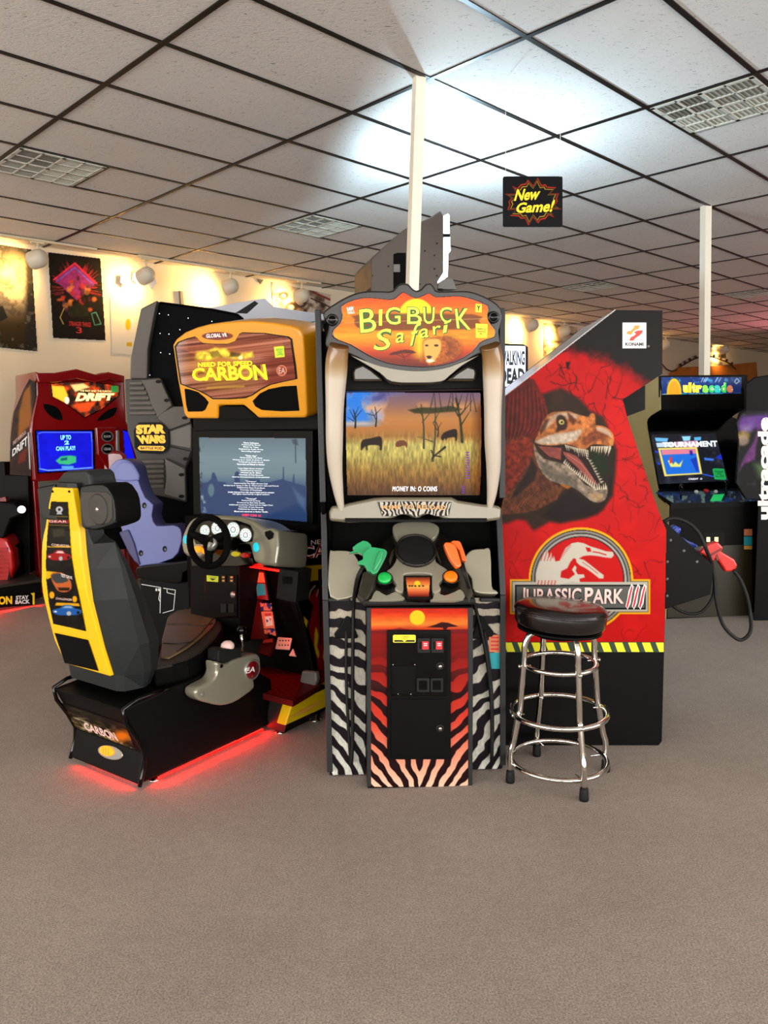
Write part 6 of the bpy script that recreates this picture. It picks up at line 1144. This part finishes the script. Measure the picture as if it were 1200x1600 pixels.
# ---- periwinkle seat on a black bench
BP = Plane((0, 4.3, 0), (-.25, -1, 0)); b0 = BP.at(245, 880)
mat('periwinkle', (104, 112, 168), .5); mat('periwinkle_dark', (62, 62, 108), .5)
rs_ = thing('arcade_chair', 'periwinkle blue moulded seat on a black bench behind the bucket seat', 'seat', (b0[0], b0[1]+.2, 0))
mb = MB(); out = A6([(455, 212), (470, 160), (490, 110), (540, 76), (610, 85), (650, 130), (670, 220), (715, 330), (770, 380), (760, 450), (790, 520), (900, 515), (950, 540), (962, 600), (950, 660), (900, 742), (680, 797), (640, 700), (560, 560), (520, 430), (440, 240)])
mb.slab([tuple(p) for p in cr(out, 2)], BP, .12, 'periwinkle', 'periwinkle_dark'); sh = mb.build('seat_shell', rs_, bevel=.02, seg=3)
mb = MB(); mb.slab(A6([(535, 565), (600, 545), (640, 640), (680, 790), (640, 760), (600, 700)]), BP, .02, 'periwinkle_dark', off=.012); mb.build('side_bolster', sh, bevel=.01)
mb = MB(); mb.slab([tuple(p) for p in cr(A6([(498, 215), (500, 150), (530, 105), (570, 90), (615, 100), (650, 140), (672, 218)]), 2)], BP, .02, 'periwinkle', off=.012); mb.build('head_pad', sh, bevel=.01)
for x, y in ((708, 385), (685, 704), (845, 676)): mb = MB(); mb.slab(A6(ell(x, y, 14, 20, 14)), BP, .004, 'black', off=.003); mb.slab(A6(ell(x+4, y+4, 6, 9, 10)), BP, .002, 'mid_grey', off=.004); mb.build('bolt_hole', sh)
mb = MB(); mb.slab([tuple(p) for p in cr([(212, 888), (222, 884), (262, 880), (296, 875), (308, 872), (310, 882), (300, 888), (286, 896), (284, 910), (265, 912), (222, 906), (213, 900)], 2)], BP.back(-.05), .36, 'black_gloss'); mb.build('bench_cushion', rs_, bevel=.02, seg=3)
a, b = BP.at(219, 905), BP.at(312, 905); mb = MB(); mb.prism([(a[0], a[1], .02), (b[0], b[1], .02), (b[0], b[1], b[2]-.02), (a[0], a[1], a[2])], (0, .36, 0), 'black_wood')
for L_ in ([(221, 913), (251, 918), (250, 958)], [(255, 919), (274, 922), (271, 953), (254, 958)], [(251, 918), (248, 936), (250, 940)], [(261, 921), (261, 926), (273, 929)]):
    for i in range(len(L_)-1):
        p, q = np.array(L_[i], float), np.array(L_[i+1], float); d = (q-p)/np.linalg.norm(q-p); n_ = np.array([-d[1], d[0]])*.5; mb.slab([p+n_, q+n_, q-n_, p-n_], BP, .0006, 'text_white', off=.002)
for x in (243, 247): mb.slab(rect(x, 919.5, x+2.6, 923.5), BP, .0006, 'text_white', off=.002)
mb.build('bench_box', rs_)
# ---- red drift racing twin on the poster wall
DF0 = aty = ray(102, 740); P0 = CP+DF0*6.9/DF0[1]; DR = Fr(P0[0], P0[1], 42); DP = DR.front(0)
mat('drift_red', (132, 10, 14), .2, coat=.7); mat('blue_lit', (40, 40, 250), .4, emit=1.2); mat('cyan_text', (120, 200, 250), .4, emit=1.2); mat('green_lit', (60, 200, 120), .4, emit=1.2); mat('hot_text', (255, 226, 140), .4, emit=1.6)
dr_ = thing('drift_racing_twin', 'deep red twin racing game with glowing blue screen against the poster wall', 'arcade cabinet', (P0[0], P0[1]+.3, 0))
hz_ = DR.loc(DP.at(50, 745))
mb = MB(); mb.slab(S7([(218, 80), (270, 95), (330, 100), (400, 82), (480, 72), (540, 80), (600, 105), (650, 85), (720, 105), (780, 112), (782, 180), (792, 400), (870, 440), (880, 760), (210, 770), (185, 470), (190, 390), (222, 230)]), DP, .55, 'drift_red'); mb.build('housing', dr_, bevel=.02, seg=3)
l0, l1 = DR.loc(DP.at(54, 750)), DR.loc(DP.at(218, 750)); mb = MB(); mb.box(DR, l0[0], l1[0], .05, .6, .03, l0[2]+.03, 'drift_red'); mb.box(DR, l0[0]+.08, l0[0]+.9, -.35, .1, .4, .75, 'black_matt'); mb.build('lower_body', dr_, bevel=.01)
mb = MB(); mb.slab(S7([(222, 90), (340, 90), (480, 66), (600, 100), (680, 84), (780, 108), (780, 150), (690, 130), (600, 150), (480, 125), (350, 150), (240, 150)]), DP, .1, 'drift_red', off=.06); mb.build('top_visor', dr_, bevel=.01)
gls = S7([(320, 160), (420, 150), (560, 150), (745, 172), (738, 235), (640, 312), (530, 368), (430, 292), (330, 240)])
cv = Cv(79, 595, 188, 653, .8, (26, 14, 10)); n = fbm(cv.X, cv.Y, 8, 4, 2); cv.mix(np.clip(n*2.5-.9, 0, 1), (190, 60, 14)); cv.poly(S7([(322, 170), (400, 175), (425, 230), (400, 275), (330, 238)]), (250, 170, 40), 1.5); cv.poly(S7(ell(418, 262, 16, 24, 12)), (230, 210, 180), 1); cv.poly(S7([(440, 165), (520, 155), (560, 180), (470, 210)]), (250, 200, 120), 1.6, .9); cv.poly(S7([(450, 290), (600, 270), (560, 330), (500, 340)]), (220, 70, 20), 1.6, .8)
mb = MB(); mb.slab([tuple(np.mean(gls, 0)+(np.array(p)-np.mean(gls, 0))*1.04) for p in gls], DP, .004, 'black_gloss', off=.003); mb.art(cv, DP, 'backlit_hot', .005, clip=gls); mb.text('DRIFT', S7([(490, 215), (715, 218), (705, 262), (470, 268)]), DP, 'hot_text', .012, bold=.06); mb.text('THE FAST AND THE FURIOUS', S7([(500, 196), (700, 200), (700, 212), (500, 208)]), DP, 'hot_text', .012)
mb.slab(S7(rect(695, 172, 738, 212)), DP, .001, 'sticker_green', off=.012); mb.build('lit_marquee', dr_)
for P in ([(272, 285), (330, 295), (372, 322), (392, 385), (340, 375), (290, 335)], [(732, 305), (680, 320), (640, 350), (608, 392), (690, 372), (722, 340)]): mb = MB(); mb.slab([tuple(p) for p in cr(S7(P), 2)], DP, .01, 'black_matt', off=.004); mb.build('speaker_port', dr_)
for x0, x1, full in ((57, 145, 1), (192.5, 216, 0)):
    cv = Cv(x0-1, 672, x1+1, 741, .8, (16, 20, 226)); X, Y = cv.X, cv.Y
    if full:
        cv.rgb *= (.8+.3*fbm(X, Y, 20, 3, 1))[..., None]; cv.line(S7([(240, 470), (262, 462), (570, 462), (574, 520)]), 1.3, (110, 150, 255)); cv.line(S7([(246, 690), (300, 700), (480, 690), (578, 682)]), 2, (120, 170, 255)); cv.line(S7([(575, 480), (578, 690)]), 1.4, (70, 100, 250)); cv.line(S7([(236, 480), (250, 690)]), 1.4, (70, 100, 250))
        cv.poly(S7([(348, 640), (380, 612), (440, 606), (476, 612), (476, 650), (430, 665), (370, 660)]), (60, 190, 130), 1); cv.poly(S7([(380, 625), (420, 618), (420, 635), (380, 640)]), (20, 90, 120), .8); cv.poly(S7([(385, 672), (460, 672), (460, 690), (385, 690)]), (90, 170, 240), 1)
        sq = S7([(228, 456), (578, 454), (583, 692), (245, 712)])
    else: sq = S7([(770, 450), (800, 460), (860, 700), (786, 690)])
    mb = MB(); cen = np.mean(sq, 0); mb.slab([tuple(cen+(np.array(p)-cen)*1.07) for p in sq], DP, .006, 'black', off=.004); mb.art(cv, DP, 'screen', .006, clip=sq)
    if full:
        for s, q in (('UP TO', [(378, 480), (444, 478), (444, 508), (378, 510)]), ('2', [(402, 514), (432, 512), (432, 538), (402, 540)]), ('CAN PLAY!', [(350, 550), (470, 546), (470, 574), (350, 578)])): mb.text(s, S7(q), DP, 'cyan_text', .012, bold=.05)
    mb.build('screen', dr_)
mb = MB(); mb.slab(S7([(600, 430), (728, 430), (722, 760), (612, 600)]), DP, .03, 'drift_red', off=.02); md = mb.build('centre_panel', dr_, bevel=.008)
for y in (488, 566): mb = MB(); mb.slab(S7(ell(672, y, 38, 34, 22)), DP, .004, 'silver', off=.026); mb.slab(S7(ell(672, y, 30, 27, 22)), DP, .002, 'black', off=.029); mb.text('RAW' if y < 500 else 'GEAR', S7([(650, y-8), (694, y-8), (694, y+8), (650, y+8)]), DP, 'text_white', .031); mb.build('round_badge', md)
for q in ([(728, 450), (746, 452), (748, 590), (730, 580)], [(176, 460), (188, 460), (196, 700), (186, 690)]): mb = MB(); mb.slab(S7(q), DP, .03, 'silver', off=.03); mb.build('chrome_bar', dr_, bevel=.004)
PL_ = Plane(DP.at(50, 700), DR.x); cv = Cv(14, 588, 58, 744, .8, (84, 58, 40)); n = fbm(cv.X, cv.Y, 9, 4, 7); cv.mix(np.clip(n*3-1.3, 0, 1), (46, 40, 36)); cv.poly(S7([(150, 210), (190, 160), (200, 420), (160, 440), (110, 520), (120, 330)]), (206, 130, 50), 2, .8); cv.poly(S7([(80, 640), (170, 580), (180, 730), (70, 720)]), (60, 30, 22), 2, .8); cv.poly(S7([(120, 600), (170, 560), (160, 640), (110, 660)]), (170, 60, 30), 2, .7)
sd_ = S7([(220, 150), (185, 128), (150, 190), (85, 340), (65, 500), (62, 725), (195, 735), (187, 470), (192, 390), (222, 230)])
mb = MB(); PF = Plane(DP.at(54, 660, .0), (.25, -1, 0)); mb.slab(sd_, PF, .03, 'dark_grey'); mb.art(cv, PF, 'print', .0015, clip=sd_); mb.text('DRIFT', S7([(78, 570), (172, 482), (172, 540), (76, 615)]), PF, 'text_white', .004, bold=.03); mb.text('FAST FURIOUS', S7([(82, 520), (160, 450), (162, 470), (82, 545)]), PF, 'logo_pink', .004); mb.build('side_panel', dr_)
# ---- drift platform with its warning strip, and the red seat on it
gp_ = Hz(0).at(66, 945); PFl = Plane(gp_, (-DR.y)); PX = Fr(gp_[0], gp_[1], 42)
pf = thing('motion_platform', 'low dark platform with a yellow and white stay back warning strip', 'platform', PX.p(-.5, .4, 0))
mb = MB(); mb.box(PX, -1.4, .0, .0, .9, .06, .2, 'black_wood'); mb.box(PX, -1.4, .02, -.02, .92, .2, .225, 'seat_trim'); mb.build('deck', pf, bevel=.005)
mb = MB(); mb.slab([(-20, 930), (54, 926), (54, 945), (-20, 951)], PFl, .002, 'black', off=.004); 
mb.text('CAUTION', [(-42, 934), (19, 931), (19, 944), (-42, 947)], PFl, 'text_yellow', .006, bold=.05); mb.text('STAY\nBACK', [(24, 931), (46, 930), (47, 943), (24, 944)], PFl, 'text_white', .006, bold=.04)
mb.slab([(48, 927), (54, 926), (54, 945), (51, 945), (51, 931)], PFl, .001, 'text_yellow', off=.006); mb.build('warning_strip', pf)
mb = MB(); mb.tube([PX.p(-1.3, .1, .04), PX.p(-.1, .1, .04)], .008, 'neon_red', 8); lab(mb.build('underglow_tube', pf), 'red lit tube under the platform')
q = PX.p(-.6, .02, .05); area('underglow_light', [float(k) for k in q], [float(k) for k in PX.p(-.6, -.25, -.05)], 1.1, .03, 14, (1, .006, .004))
SE = Plane(PX.p(-.5, .35, 0), (.2, -1, 0)); b0 = SE.at(10, 900)
s2 = thing('arcade_chair', 'glossy red moulded seat cut by the left picture edge, on the low platform', 'seat', (b0[0], b0[1], .225))
mb = MB(); mb.slab([(-40, 840), (0, 838), (12, 842), (20, 862), (22, 888), (16, 912), (2, 918), (-40, 920)], SE, .3, 'red'); mb.build('seat_shell', s2, bevel=.03, seg=3)
mb = MB(); mb.slab([(-40, 784), (0, 783), (22, 786), (33, 794), (33, 806), (18, 812), (6, 842), (-40, 842)], SE, .25, 'black'); mb.build('head_rest', s2, bevel=.02, seg=3)
mb = MB(); mb.slab([(-10, 780), (8, 776), (10, 784), (-10, 784)], SE, .1, 'red_deep'); mb.build('top_stripe', s2, bevel=.004); mb = MB(); c = SE.at(34, 796); mb.lathe(c, SE.n, [(0, .032), (.02, .03), (.03, .02)], 'white_lit', 20); lab(mb.build('round_lamp', s2), 'white glowing round lamp')
mb = MB(); a, b = SE.at(-30, 900), SE.at(16, 900); mb.prism([(a[0], a[1], .225), (b[0], b[1], .225), (b[0], b[1], .5), (a[0], a[1], .5)], (0, .3, 0), 'black'); mb.build('pedestal', s2)
SE2 = Plane(PX.p(.35, .5, 0), (.2, -1, 0)); b0 = SE2.at(165, 760)
s3 = thing('arcade_chair', 'glossy red headrest and seat rising behind the blue seat', 'seat', (b0[0], b0[1], 0))
mb = MB(); mb.slab([tuple(p) for p in cr(S7([(545, 690), (600, 640), (620, 600), (660, 580), (760, 580), (790, 640), (760, 740), (640, 790), (590, 800), (560, 770)]), 2)], SE2, .25, 'drift_red'); mb.build('head_rest', s3, bevel=.03, seg=3)
a, b = SE2.at(142, 760), SE2.at(192, 760); mb = MB(); mb.prism([(a[0]-.1, a[1], .0), (b[0], b[1], .0), (b[0], b[1], a[2]), (a[0]+.04, a[1], a[2])], (0, .3, 0), 'drift_red'); mb.build('seat_column', s3, bevel=.02)
# ---- joystick cabinet on the right
u0 = Hz(0).at(1041, 967); U = Fr(u0[0], u0[1], 5.8); UF = U.front(0); US = Plane(u0, -U.x)
mat('uc_side', (196, 180, 120), .5); mat('green_sticker', (40, 214, 110), .5, emit=.25)
uc = thing('joystick_cabinet', 'upright joystick cabinet with colourful lit header and pale yellow side', 'arcade cabinet', U.p(.35, .4, 0))
W2 = U.loc(UF.at(1178, 900))[0]
sp = [(1032.5, 587), (1033, 640), (1018, 649), (1012, 655), (1012, 668), (1030, 766), (1026, 771), (1046, 790), (1041, 966)]
P3 = [US.at(*p) for p in sp]; P3[-1][2] = .0; top = P3[0]; P3 = P3+[U.p(0, .85, 0), U.p(0, .85, top[2])]
mb = MB(); mb.prism(P3, U.x*W2, 'black_wood'); mb.build('cabinet_body', uc)
mb = MB(); mb.prism([p-U.x*.004 for p in P3], U.x*.0035, 'uc_side'); lab(mb.build('side_panel', uc), 'pale yellow side panel')
yb = U.loc(P3[5])[1]; ym = U.loc(P3[0])[1]; yt = U.loc(P3[3])[1]
UM = U.front(ym-.004)
mb = MB(); mb.slab(R7([(280, 148), (1010, 145), (1008, 425), (283, 430)]), UM, .03, 'black', off=.004); fr_ = mb.build('header_frame', uc, bevel=.004)
g3 = R7([(292, 162), (975, 160), (968, 410), (296, 416)]); cv = Cv(1032, 588, 1160, 638, .7, (20, 50, 120)); X, Y = cv.X, cv.Y; rx, ry = (X-980)*5.4545, (Y-560)*5.4545
an = np.arctan2(ry-240, rx-620); cv.mix((np.sin(an*16) > .1)*np.clip((ry-290)/20, 0, 1)*.9, (190, 236, 220)); cv.mix((np.sin(an*16+2.2) > .5)*np.clip((ry-280)/20, 0, 1)*.9, (20, 150, 180)); cv.mix(np.clip((fbm(X, Y, 6, 3, 3)-.5)*5, 0, 1)*np.clip((220-ry)/30, 0, 1), (60, 150, 210)); cv.mix(np.clip((rx-800)/100, 0, 1)*.6, (20, 30, 70))
cv.poly(R7(ell(400, 290, 62, 120, 30)), (250, 200, 30), 1); cv.poly(R7(ell(400, 290, 50, 100, 26)), (230, 150, 40), 1, .7); cv.poly(R7(ell(400, 345, 36, 36, 16)), (130, 190, 220), 1.5, .9); cv.poly(R7([(450, 310), (560, 300), (560, 350), (470, 400)]), (30, 150, 190), 1.4, .9); cv.poly(R7([(800, 395), (850, 340), (880, 350), (860, 400)]), (240, 130, 40), 1, .9); cv.line(R7([(560, 310), (800, 310)]), 2, (250, 240, 120), .9)
for x in (630, 650, 665, 750, 780): cv.line(R7([(x, 200), (x+20, 165)]), 1, (230, 240, 250), .8)
cv.line(R7([(915, 200), (935, 170), (955, 195), (930, 215), (915, 200)]), 1.2, (200, 220, 230), .8)
mb = MB(); mb.art(cv, UM, 'backlit', .006, clip=g3)
cols = [('u', (245, 196, 20)), ('l', (245, 196, 20)), ('t', (250, 220, 20)), ('r', (214, 224, 30)), ('a', (120, 200, 60)), ('c', (40, 180, 90)), ('a', (30, 170, 160)), ('d', (40, 170, 60)), ('e', (160, 90, 60))]
xs = [475, 522, 552, 585, 642, 695, 742, 800, 848, 905]
mat('letter_edge', (240, 240, 190), .4, emit=1)
for i, (ch, c_) in enumerate(cols):
    nm_ = 'letter_%d' % i; mat(nm_, c_, .4, emit=1.2); tall = ch in 'ltd'; q = R7([(xs[i], 205 if tall else 228), (xs[i+1]-4, 205 if tall else 228), (xs[i+1]-4, 292), (xs[i], 292)]); mb.text(ch, q, UM, 'letter_edge', .011, bold=.09); mb.text(ch, q, UM, nm_, .013, bold=.05)
mb.build('lit_marquee', fr_)
zs = U.loc(P3[3])[2]; zb = U.loc(P3[5])[2]; pm0, pm1 = P3[3], P3[5]; e = pm1-pm0; nn = np.cross(e, U.x); nn /= np.linalg.norm(nn)
if nn@(CP-pm0) < 0: nn = -nn
UG = Plane(pm0, nn)
mb = MB(); mb.slab(R7([(172, 535), (215, 495), (850, 480), (990, 540), (1010, 1000), (980, 1118), (272, 1112), (225, 850)]), UG, .01, 'black_gloss', off=.008); bz2 = mb.build('monitor_glass', uc)
g4 = R7([(205, 650), (750, 640), (862, 1042), (270, 1072)]); cv = Cv(1016, 675, 1140, 758, .7, (24, 26, 34)); cv.mix(np.clip((fbm(cv.X, cv.Y, 12, 3, 2)-.5)*3, 0, 1), (50, 54, 70))
for P, c_ in (([(235, 675), (350, 680), (340, 712), (245, 708)], (110, 190, 250)), ([(465, 665), (540, 662), (535, 700), (480, 705)], (150, 220, 250)), ([(570, 672), (630, 668), (628, 698), (572, 700)], (90, 180, 240)), ([(245, 720), (390, 712), (400, 755), (255, 758)], (200, 220, 240)), ([(400, 712), (600, 700), (610, 755), (405, 758)], (220, 150, 180)), ([(262, 765), (595, 755), (640, 985), (318, 1005)], (246, 224, 110)), ([(282, 780), (580, 772), (620, 975), (335, 990)], (30, 110, 220)), ([(290, 780), (580, 772), (588, 810), (298, 822)], (230, 130, 150)), ([(345, 870), (375, 865), (390, 905), (410, 880), (440, 905), (475, 865), (455, 925), (370, 925)], (230, 230, 120)), ([(360, 840), (380, 838), (385, 890), (362, 895)], (220, 60, 60)), ([(530, 785), (555, 785), (560, 825), (535, 825)], (50, 40, 160)), ([(540, 860), (590, 840), (610, 960), (590, 965)], (30, 60, 180)), ([(655, 845), (740, 855), (735, 872), (660, 868)], (60, 120, 230)), ([(750, 850), (810, 800), (830, 870)], (30, 50, 190)), ([(236, 785), (262, 790), (262, 808), (240, 802)], (40, 60, 220)), ([(255, 885), (282, 890), (282, 908), (258, 904)], (40, 60, 220)), ([(640, 980), (850, 1030), (850, 1038), (640, 990)], (40, 90, 230))): cv.poly(R7(P), c_, .7)
mb = MB(); mb.art(cv, UG, 'screen', .0095, clip=g4); mb.text('TOURNAMENT', R7([(300, 715), (765, 700), (772, 752), (305, 758)]), UG, 'credit_white', .012, bold=.05); mb.text('CREDIT  O', R7([(522, 1020), (640, 1018), (640, 1034), (522, 1036)]), UG, 'credit_white', .012, bold=.02)
mb.slab(R7([(726, 945), (740, 936), (825, 940), (845, 1025), (835, 1035), (745, 1030)]), UG, .001, 'green_sticker', off=.011); mb.text('TOKENS\nFOR\nALL DAY', R7([(745, 958), (820, 958), (830, 1010), (755, 1012)]), UG, 'text_black', .013); mb.build('screen', bz2)
# control deck
zc = P3[6][2]; CDk = Hz(zc+.01); q = [P3[6], P3[7]]
dk = R7([(235, 1138), (850, 1128), (1050, 1130), (1200, 1130), (1200, 1215), (400, 1236)])
yfr = U.loc(P3[7])[1]
fl = [U.p(-.01, U.loc(P3[5])[1], zc+.03), U.p(W2+.45, U.loc(P3[5])[1], zc+.03), U.p(W2+.45, yfr-.02, zc-.04), U.p(-.0, yfr-.02, zc-.04)]
e1 = fl[1]-fl[0]; e2 = fl[3]-fl[0]; nn = np.cross(e1, e2); nn = nn if nn[2] > 0 else -nn; UD = Plane(fl[0], nn)
mb = MB(); mb.prism(fl, (0, 0, -.05), 'black'); mb.prism([U.p(0, yfr-.015, zc-.06), U.p(W2, yfr-.015, zc-.06), U.p(W2, .02, .05), U.p(0, .02, .05)], U.y*.02, 'black_wood'); dkp = mb.build('control_deck', uc)
cv = Cv(1018, 764, 1206, 792, .8, (50, 60, 84)); n = fbm(cv.X*.5, cv.Y, 4, 4, 3); cv.mix(np.clip(n*3-1.5, 0, 1), (60, 110, 210)); cv.mix(np.clip((fbm(cv.X, cv.Y, 7, 3, 8)-.55)*8, 0, 1), (150, 180, 170)); 
mb = MB(); mb.art(cv, UD, 'print', .0015, clip=dk); mb.slab(R7([(735, 1160), (830, 1155), (800, 1215), (705, 1215)]), UD, .001, 'green_sticker', off=.004); mb.build('deck_print', dkp)
for x, y, m, r in ((587, 1143, 'white', 20), (672, 1133, 'red', 30), (754, 1142, 'white', 20)):
    p = UD.at(*R7([(x, y)])[0]); mb = MB(); mb.lathe(p, UD.n, [(0, r*.0007), (.012, r*.0007), (.018, r*.0004)], m, 16); lab(mb.build('push_button', uc), 'red button' if m == 'red' else 'white button')
for x, y, t_ in ((458, 1200, 1100), (840, 1165, 1095)):
    p = UD.at(*R7([(x, y)])[0]); mb = MB(); mb.tube([p, p+np.array([0, 0, .07])], .006, 'black_gloss', 8); mb.lathe(p+np.array([0, 0, .065]), (0, 0, 1), [(0, .008), (.01, .016), (.03, .018), (.045, .012), (.05, .003)], 'black_gloss', 14); mb.build('joystick', uc)
UB = U.front(-.005); mat('brown_sheen', (40, 34, 18), .35)
mb = MB(); mb.slab([(1042, 822), (1175, 822), (1176, 962), (1043, 965)], UB, .004, 'brown_sheen'); lp_ = mb.build('lower_front', uc)
E7 = lambda p: Z(1000, 760, 6, p)
mb = MB(); mb.slab(E7(rr(600, 430, 790, 560, 12)), UB, .004, 'black', off=.005); cdd = mb.build('coin_door', lp_)
for x in (640, 716): mb = MB(); mb.slab(E7(rect(x-22, 470, x+22, 525)), UB, .003, 'dark_grey', off=.008); mb.slab(E7(rect(x-15, 476, x+17, 518)), UB, .003, 'sticker_lime' if 0 else 'hot_text', off=.01); lab(mb.build('coin_slot', cdd), 'lit coin slot')
mb = MB(); mb.slab(E7(rect(976, 384, 1052, 462)), UB, .001, 'sticker_orange', off=.006); mb.slab(E7(rect(974, 470, 1052, 552)), UB, .001, 'sticker_teal', off=.006); mb.slab(E7(rect(976, 556, 1052, 590)), UB, .001, 'badge_amber', off=.006); mb.build('stickers', lp_)
mb = MB(); mb.box(U, W2-.002, W2+.015, .0, .8, .02, zc-.1, 'black'); mb.build('side_edge', uc)
# ---- its neighbour with the vertical lettering, cut by the right picture edge
NP = Plane((0, 5.3, 0), (-.1, -1, 0)); NPb = Plane((0, 5.8, 0), (-.1, -1, 0)); b0 = NPb.at(1200, 900)
nb = thing('arcade_cabinet', 'dark arcade cabinet with purple side art and vertical white lettering at the right edge', 'arcade cabinet', (b0[0], b0[1]+.3, 0))
so = [(1165, 600), (1180, 589), (1200, 586), (1300, 586), (1300, 700), (1300, 780), (1165, 780), (1150, 755), (1155, 690), (1150, 665), (1156, 645), (1165, 640)]
mb = MB(); mb.slab(so, NP, .03, 'black_wood'); mb.prism([NP.at(max(p[0], 1172), p[1], -.03) for p in so], (.6, .5, 0), 'black_wood'); l0 = NPb.at(1180, 900); l1 = NPb.at(1300, 900); zt_ = NP.at(1182, 778)[2]; mb.prism([(l0[0], l0[1], .0), (l1[0], l1[1], 0), (l1[0], l1[1], zt_), (l0[0], l0[1], zt_)], (.3, .5, 0), 'black_wood'); mb.build('cabinet_body', nb, bevel=.006)
cv = Cv(1150, 640, 1240, 780, .8, (16, 14, 16)); X, Y = cv.X, cv.Y; n = fbm(X, Y, 9, 4, 5)
cv.poly(R7([(945, 560), (960, 520), (1000, 490), (1250, 480), (1250, 600), (1100, 600), (1000, 640), (955, 620)]), (116, 70, 160), 4, sm=2); cv.poly(R7([(970, 580), (1060, 560), (1060, 620), (990, 640)]), (170, 150, 190), 5, .8)
cv.poly(R7([(900, 740), (930, 650), (980, 620), (1040, 640), (1040, 680), (960, 690), (950, 780), (915, 790)]), (180, 160, 60), 3, .8, tex=.4, sm=2); cv.poly(R7([(950, 660), (1010, 650), (1040, 700), (1010, 740), (960, 740)]), (196, 170, 150), 2.4, .8, sm=2)
cv.poly(R7([(960, 930), (1000, 830), (1080, 700), (1120, 560), (1130, 600), (1100, 760), (1090, 860), (1000, 900), (960, 960)]), (130, 70, 140), 2.2, .9, tex=.3, sm=2); cv.poly(R7([(1080, 900), (1200, 880), (1200, 1040), (1120, 1010)]), (130, 170, 110), 6, .7); cv.mix(np.clip((n-.6)*4, 0, 1)*.3, (150, 140, 160))
mb = MB(); mb.art(cv, NP, 'print', .002, clip=[(1151, 660), (1158, 648), (1168, 642), (1239, 640), (1239, 779), (1166, 779), (1151, 754), (1155, 690)])
mb.text('ultracade', [(1184, 812), (1184, 652), (1202, 652), (1202, 812)], NP, 'text_white', .004, bold=.05); mb.build('side_art', nb)
# ---- lit horror sign behind
HPn = Plane((0, 7.4, 0), (0, -1, 0)); b0 = HPn.at(800, 600)
hs = thing('horror_game_cabinet', 'black cabinet with a white lit sign reading The Walking Dead', 'arcade cabinet', (b0[0], b0[1]+.3, 0))
mb = MB(); mb.slab([(740, 535), (818, 538), (825, 542), (825, 640), (740, 640)], HPn, .12, 'black'); l0, l1 = HPn.at(740, 640), HPn.at(825, 640); mb.prism([(l0[0], 7.4, 0), (l1[0], 7.4, 0), (l1[0], 7.4, l1[2]), (l0[0], 7.4, l0[2])], (0, .6, 0), 'black_wood'); mb.build('cabinet_body', hs, bevel=.005)
mat('sign_white', (222, 232, 255), .4, emit=2.0); mb = MB(); mb.slab([(745, 539), (821, 541), (821, 604), (745, 604)], HPn, .004, 'sign_white', off=.006); mb.text('THE', [(786, 541.5), (800, 541.5), (800, 545), (786, 545)], HPn, 'text_black', .009); mb.text('WALKING', [(782, 547), (820, 548), (820, 571), (782, 571)], HPn, 'text_black', .009, bold=.04); mb.text('DEAD', [(781, 575), (820, 575), (820, 600), (781, 600)], HPn, 'text_black', .009, bold=.05); mb.build('lit_sign', hs)
# ---- silver and black racer behind the yellow game
FP = Plane((0, 6.2, 0), (.3, -1, 0)); b0 = FP.at(440, 520)
ff = thing('furious_racing_cabinet', 'silver hooded racing cabinet with black lettered side behind the yellow game', 'arcade cabinet', (b0[0], b0[1]+.3, 0))
mat('hood_silver', (178, 178, 186), .35, .2)
mb = MB(); mb.slab([(326, 481), (400, 468), (414, 466), (428, 479), (470, 486), (515, 492), (515, 500), (450, 512), (380, 500), (360, 490)], FP, .3, 'hood_silver'); mb.slab([(368, 489), (398, 470), (404, 474), (386, 490)], FP, .004, 'dark_grey', off=.003); mb.build('silver_hood', ff, bevel=.006)
l0, l1 = FP.at(440, 520), FP.at(530, 520); mb = MB(); mb.slab([(440, 510), (515, 498), (530, 498), (530, 620), (440, 620)], FP, .3, 'black'); z_ = FP.at(440, 615)[2]; mb.prism([(l0[0], l0[1], 0), (l1[0], l1[1], 0), (l1[0], l1[1], z_), (l0[0], l0[1], z_)], (0, .5, 0), 'black'); mb.text('FAST', [(440, 512), (500, 502), (500, 512), (440, 522)], FP, 'text_white', .004, bold=.03); mb.text('& THE', [(452, 518), (486, 513), (486, 522), (452, 527)], FP, 'text_white', .004, bold=.03); mb.text('FURIOUS', [(425, 532), (494, 524), (494, 542), (425, 548)], FP, 'text_white', .004, bold=.05); mb.slab([(489, 579), (500, 579), (500, 612), (494, 612)], FP, .002, 'hood_silver', off=.004); mb.build('lettered_side', ff)
# red wash at the far end: added area light, no fixture, source unseen
area('far_red_wash_light', (9.5, 15.0, 2.3), (9.0, 14.0, 3.3), 3, 3, 90, (1, .25, .3))

# black housing that stands on the platform behind the red seat
LP_ = Plane((0, 6.72, 0), (0, -1, 0)); z_ = .226
mb = MB(); o_ = [(-25, 722), (7, 722), (8, 742), (44, 743), (46, 840), (46, 880), (-25, 880)]; mb.slab(o_, LP_, .12, 'black_wood'); l0, l1 = LP_.at(-25, 878), LP_.at(46, 878); mb.prism([(l0[0], 6.72, z_), (l1[0], 6.72, z_), (l1[0], 6.72, l1[2]), (l0[0], 6.72, l0[2])], (0, .12, 0), 'black_wood'); mb.build('rear_housing', pf, bevel=.005)
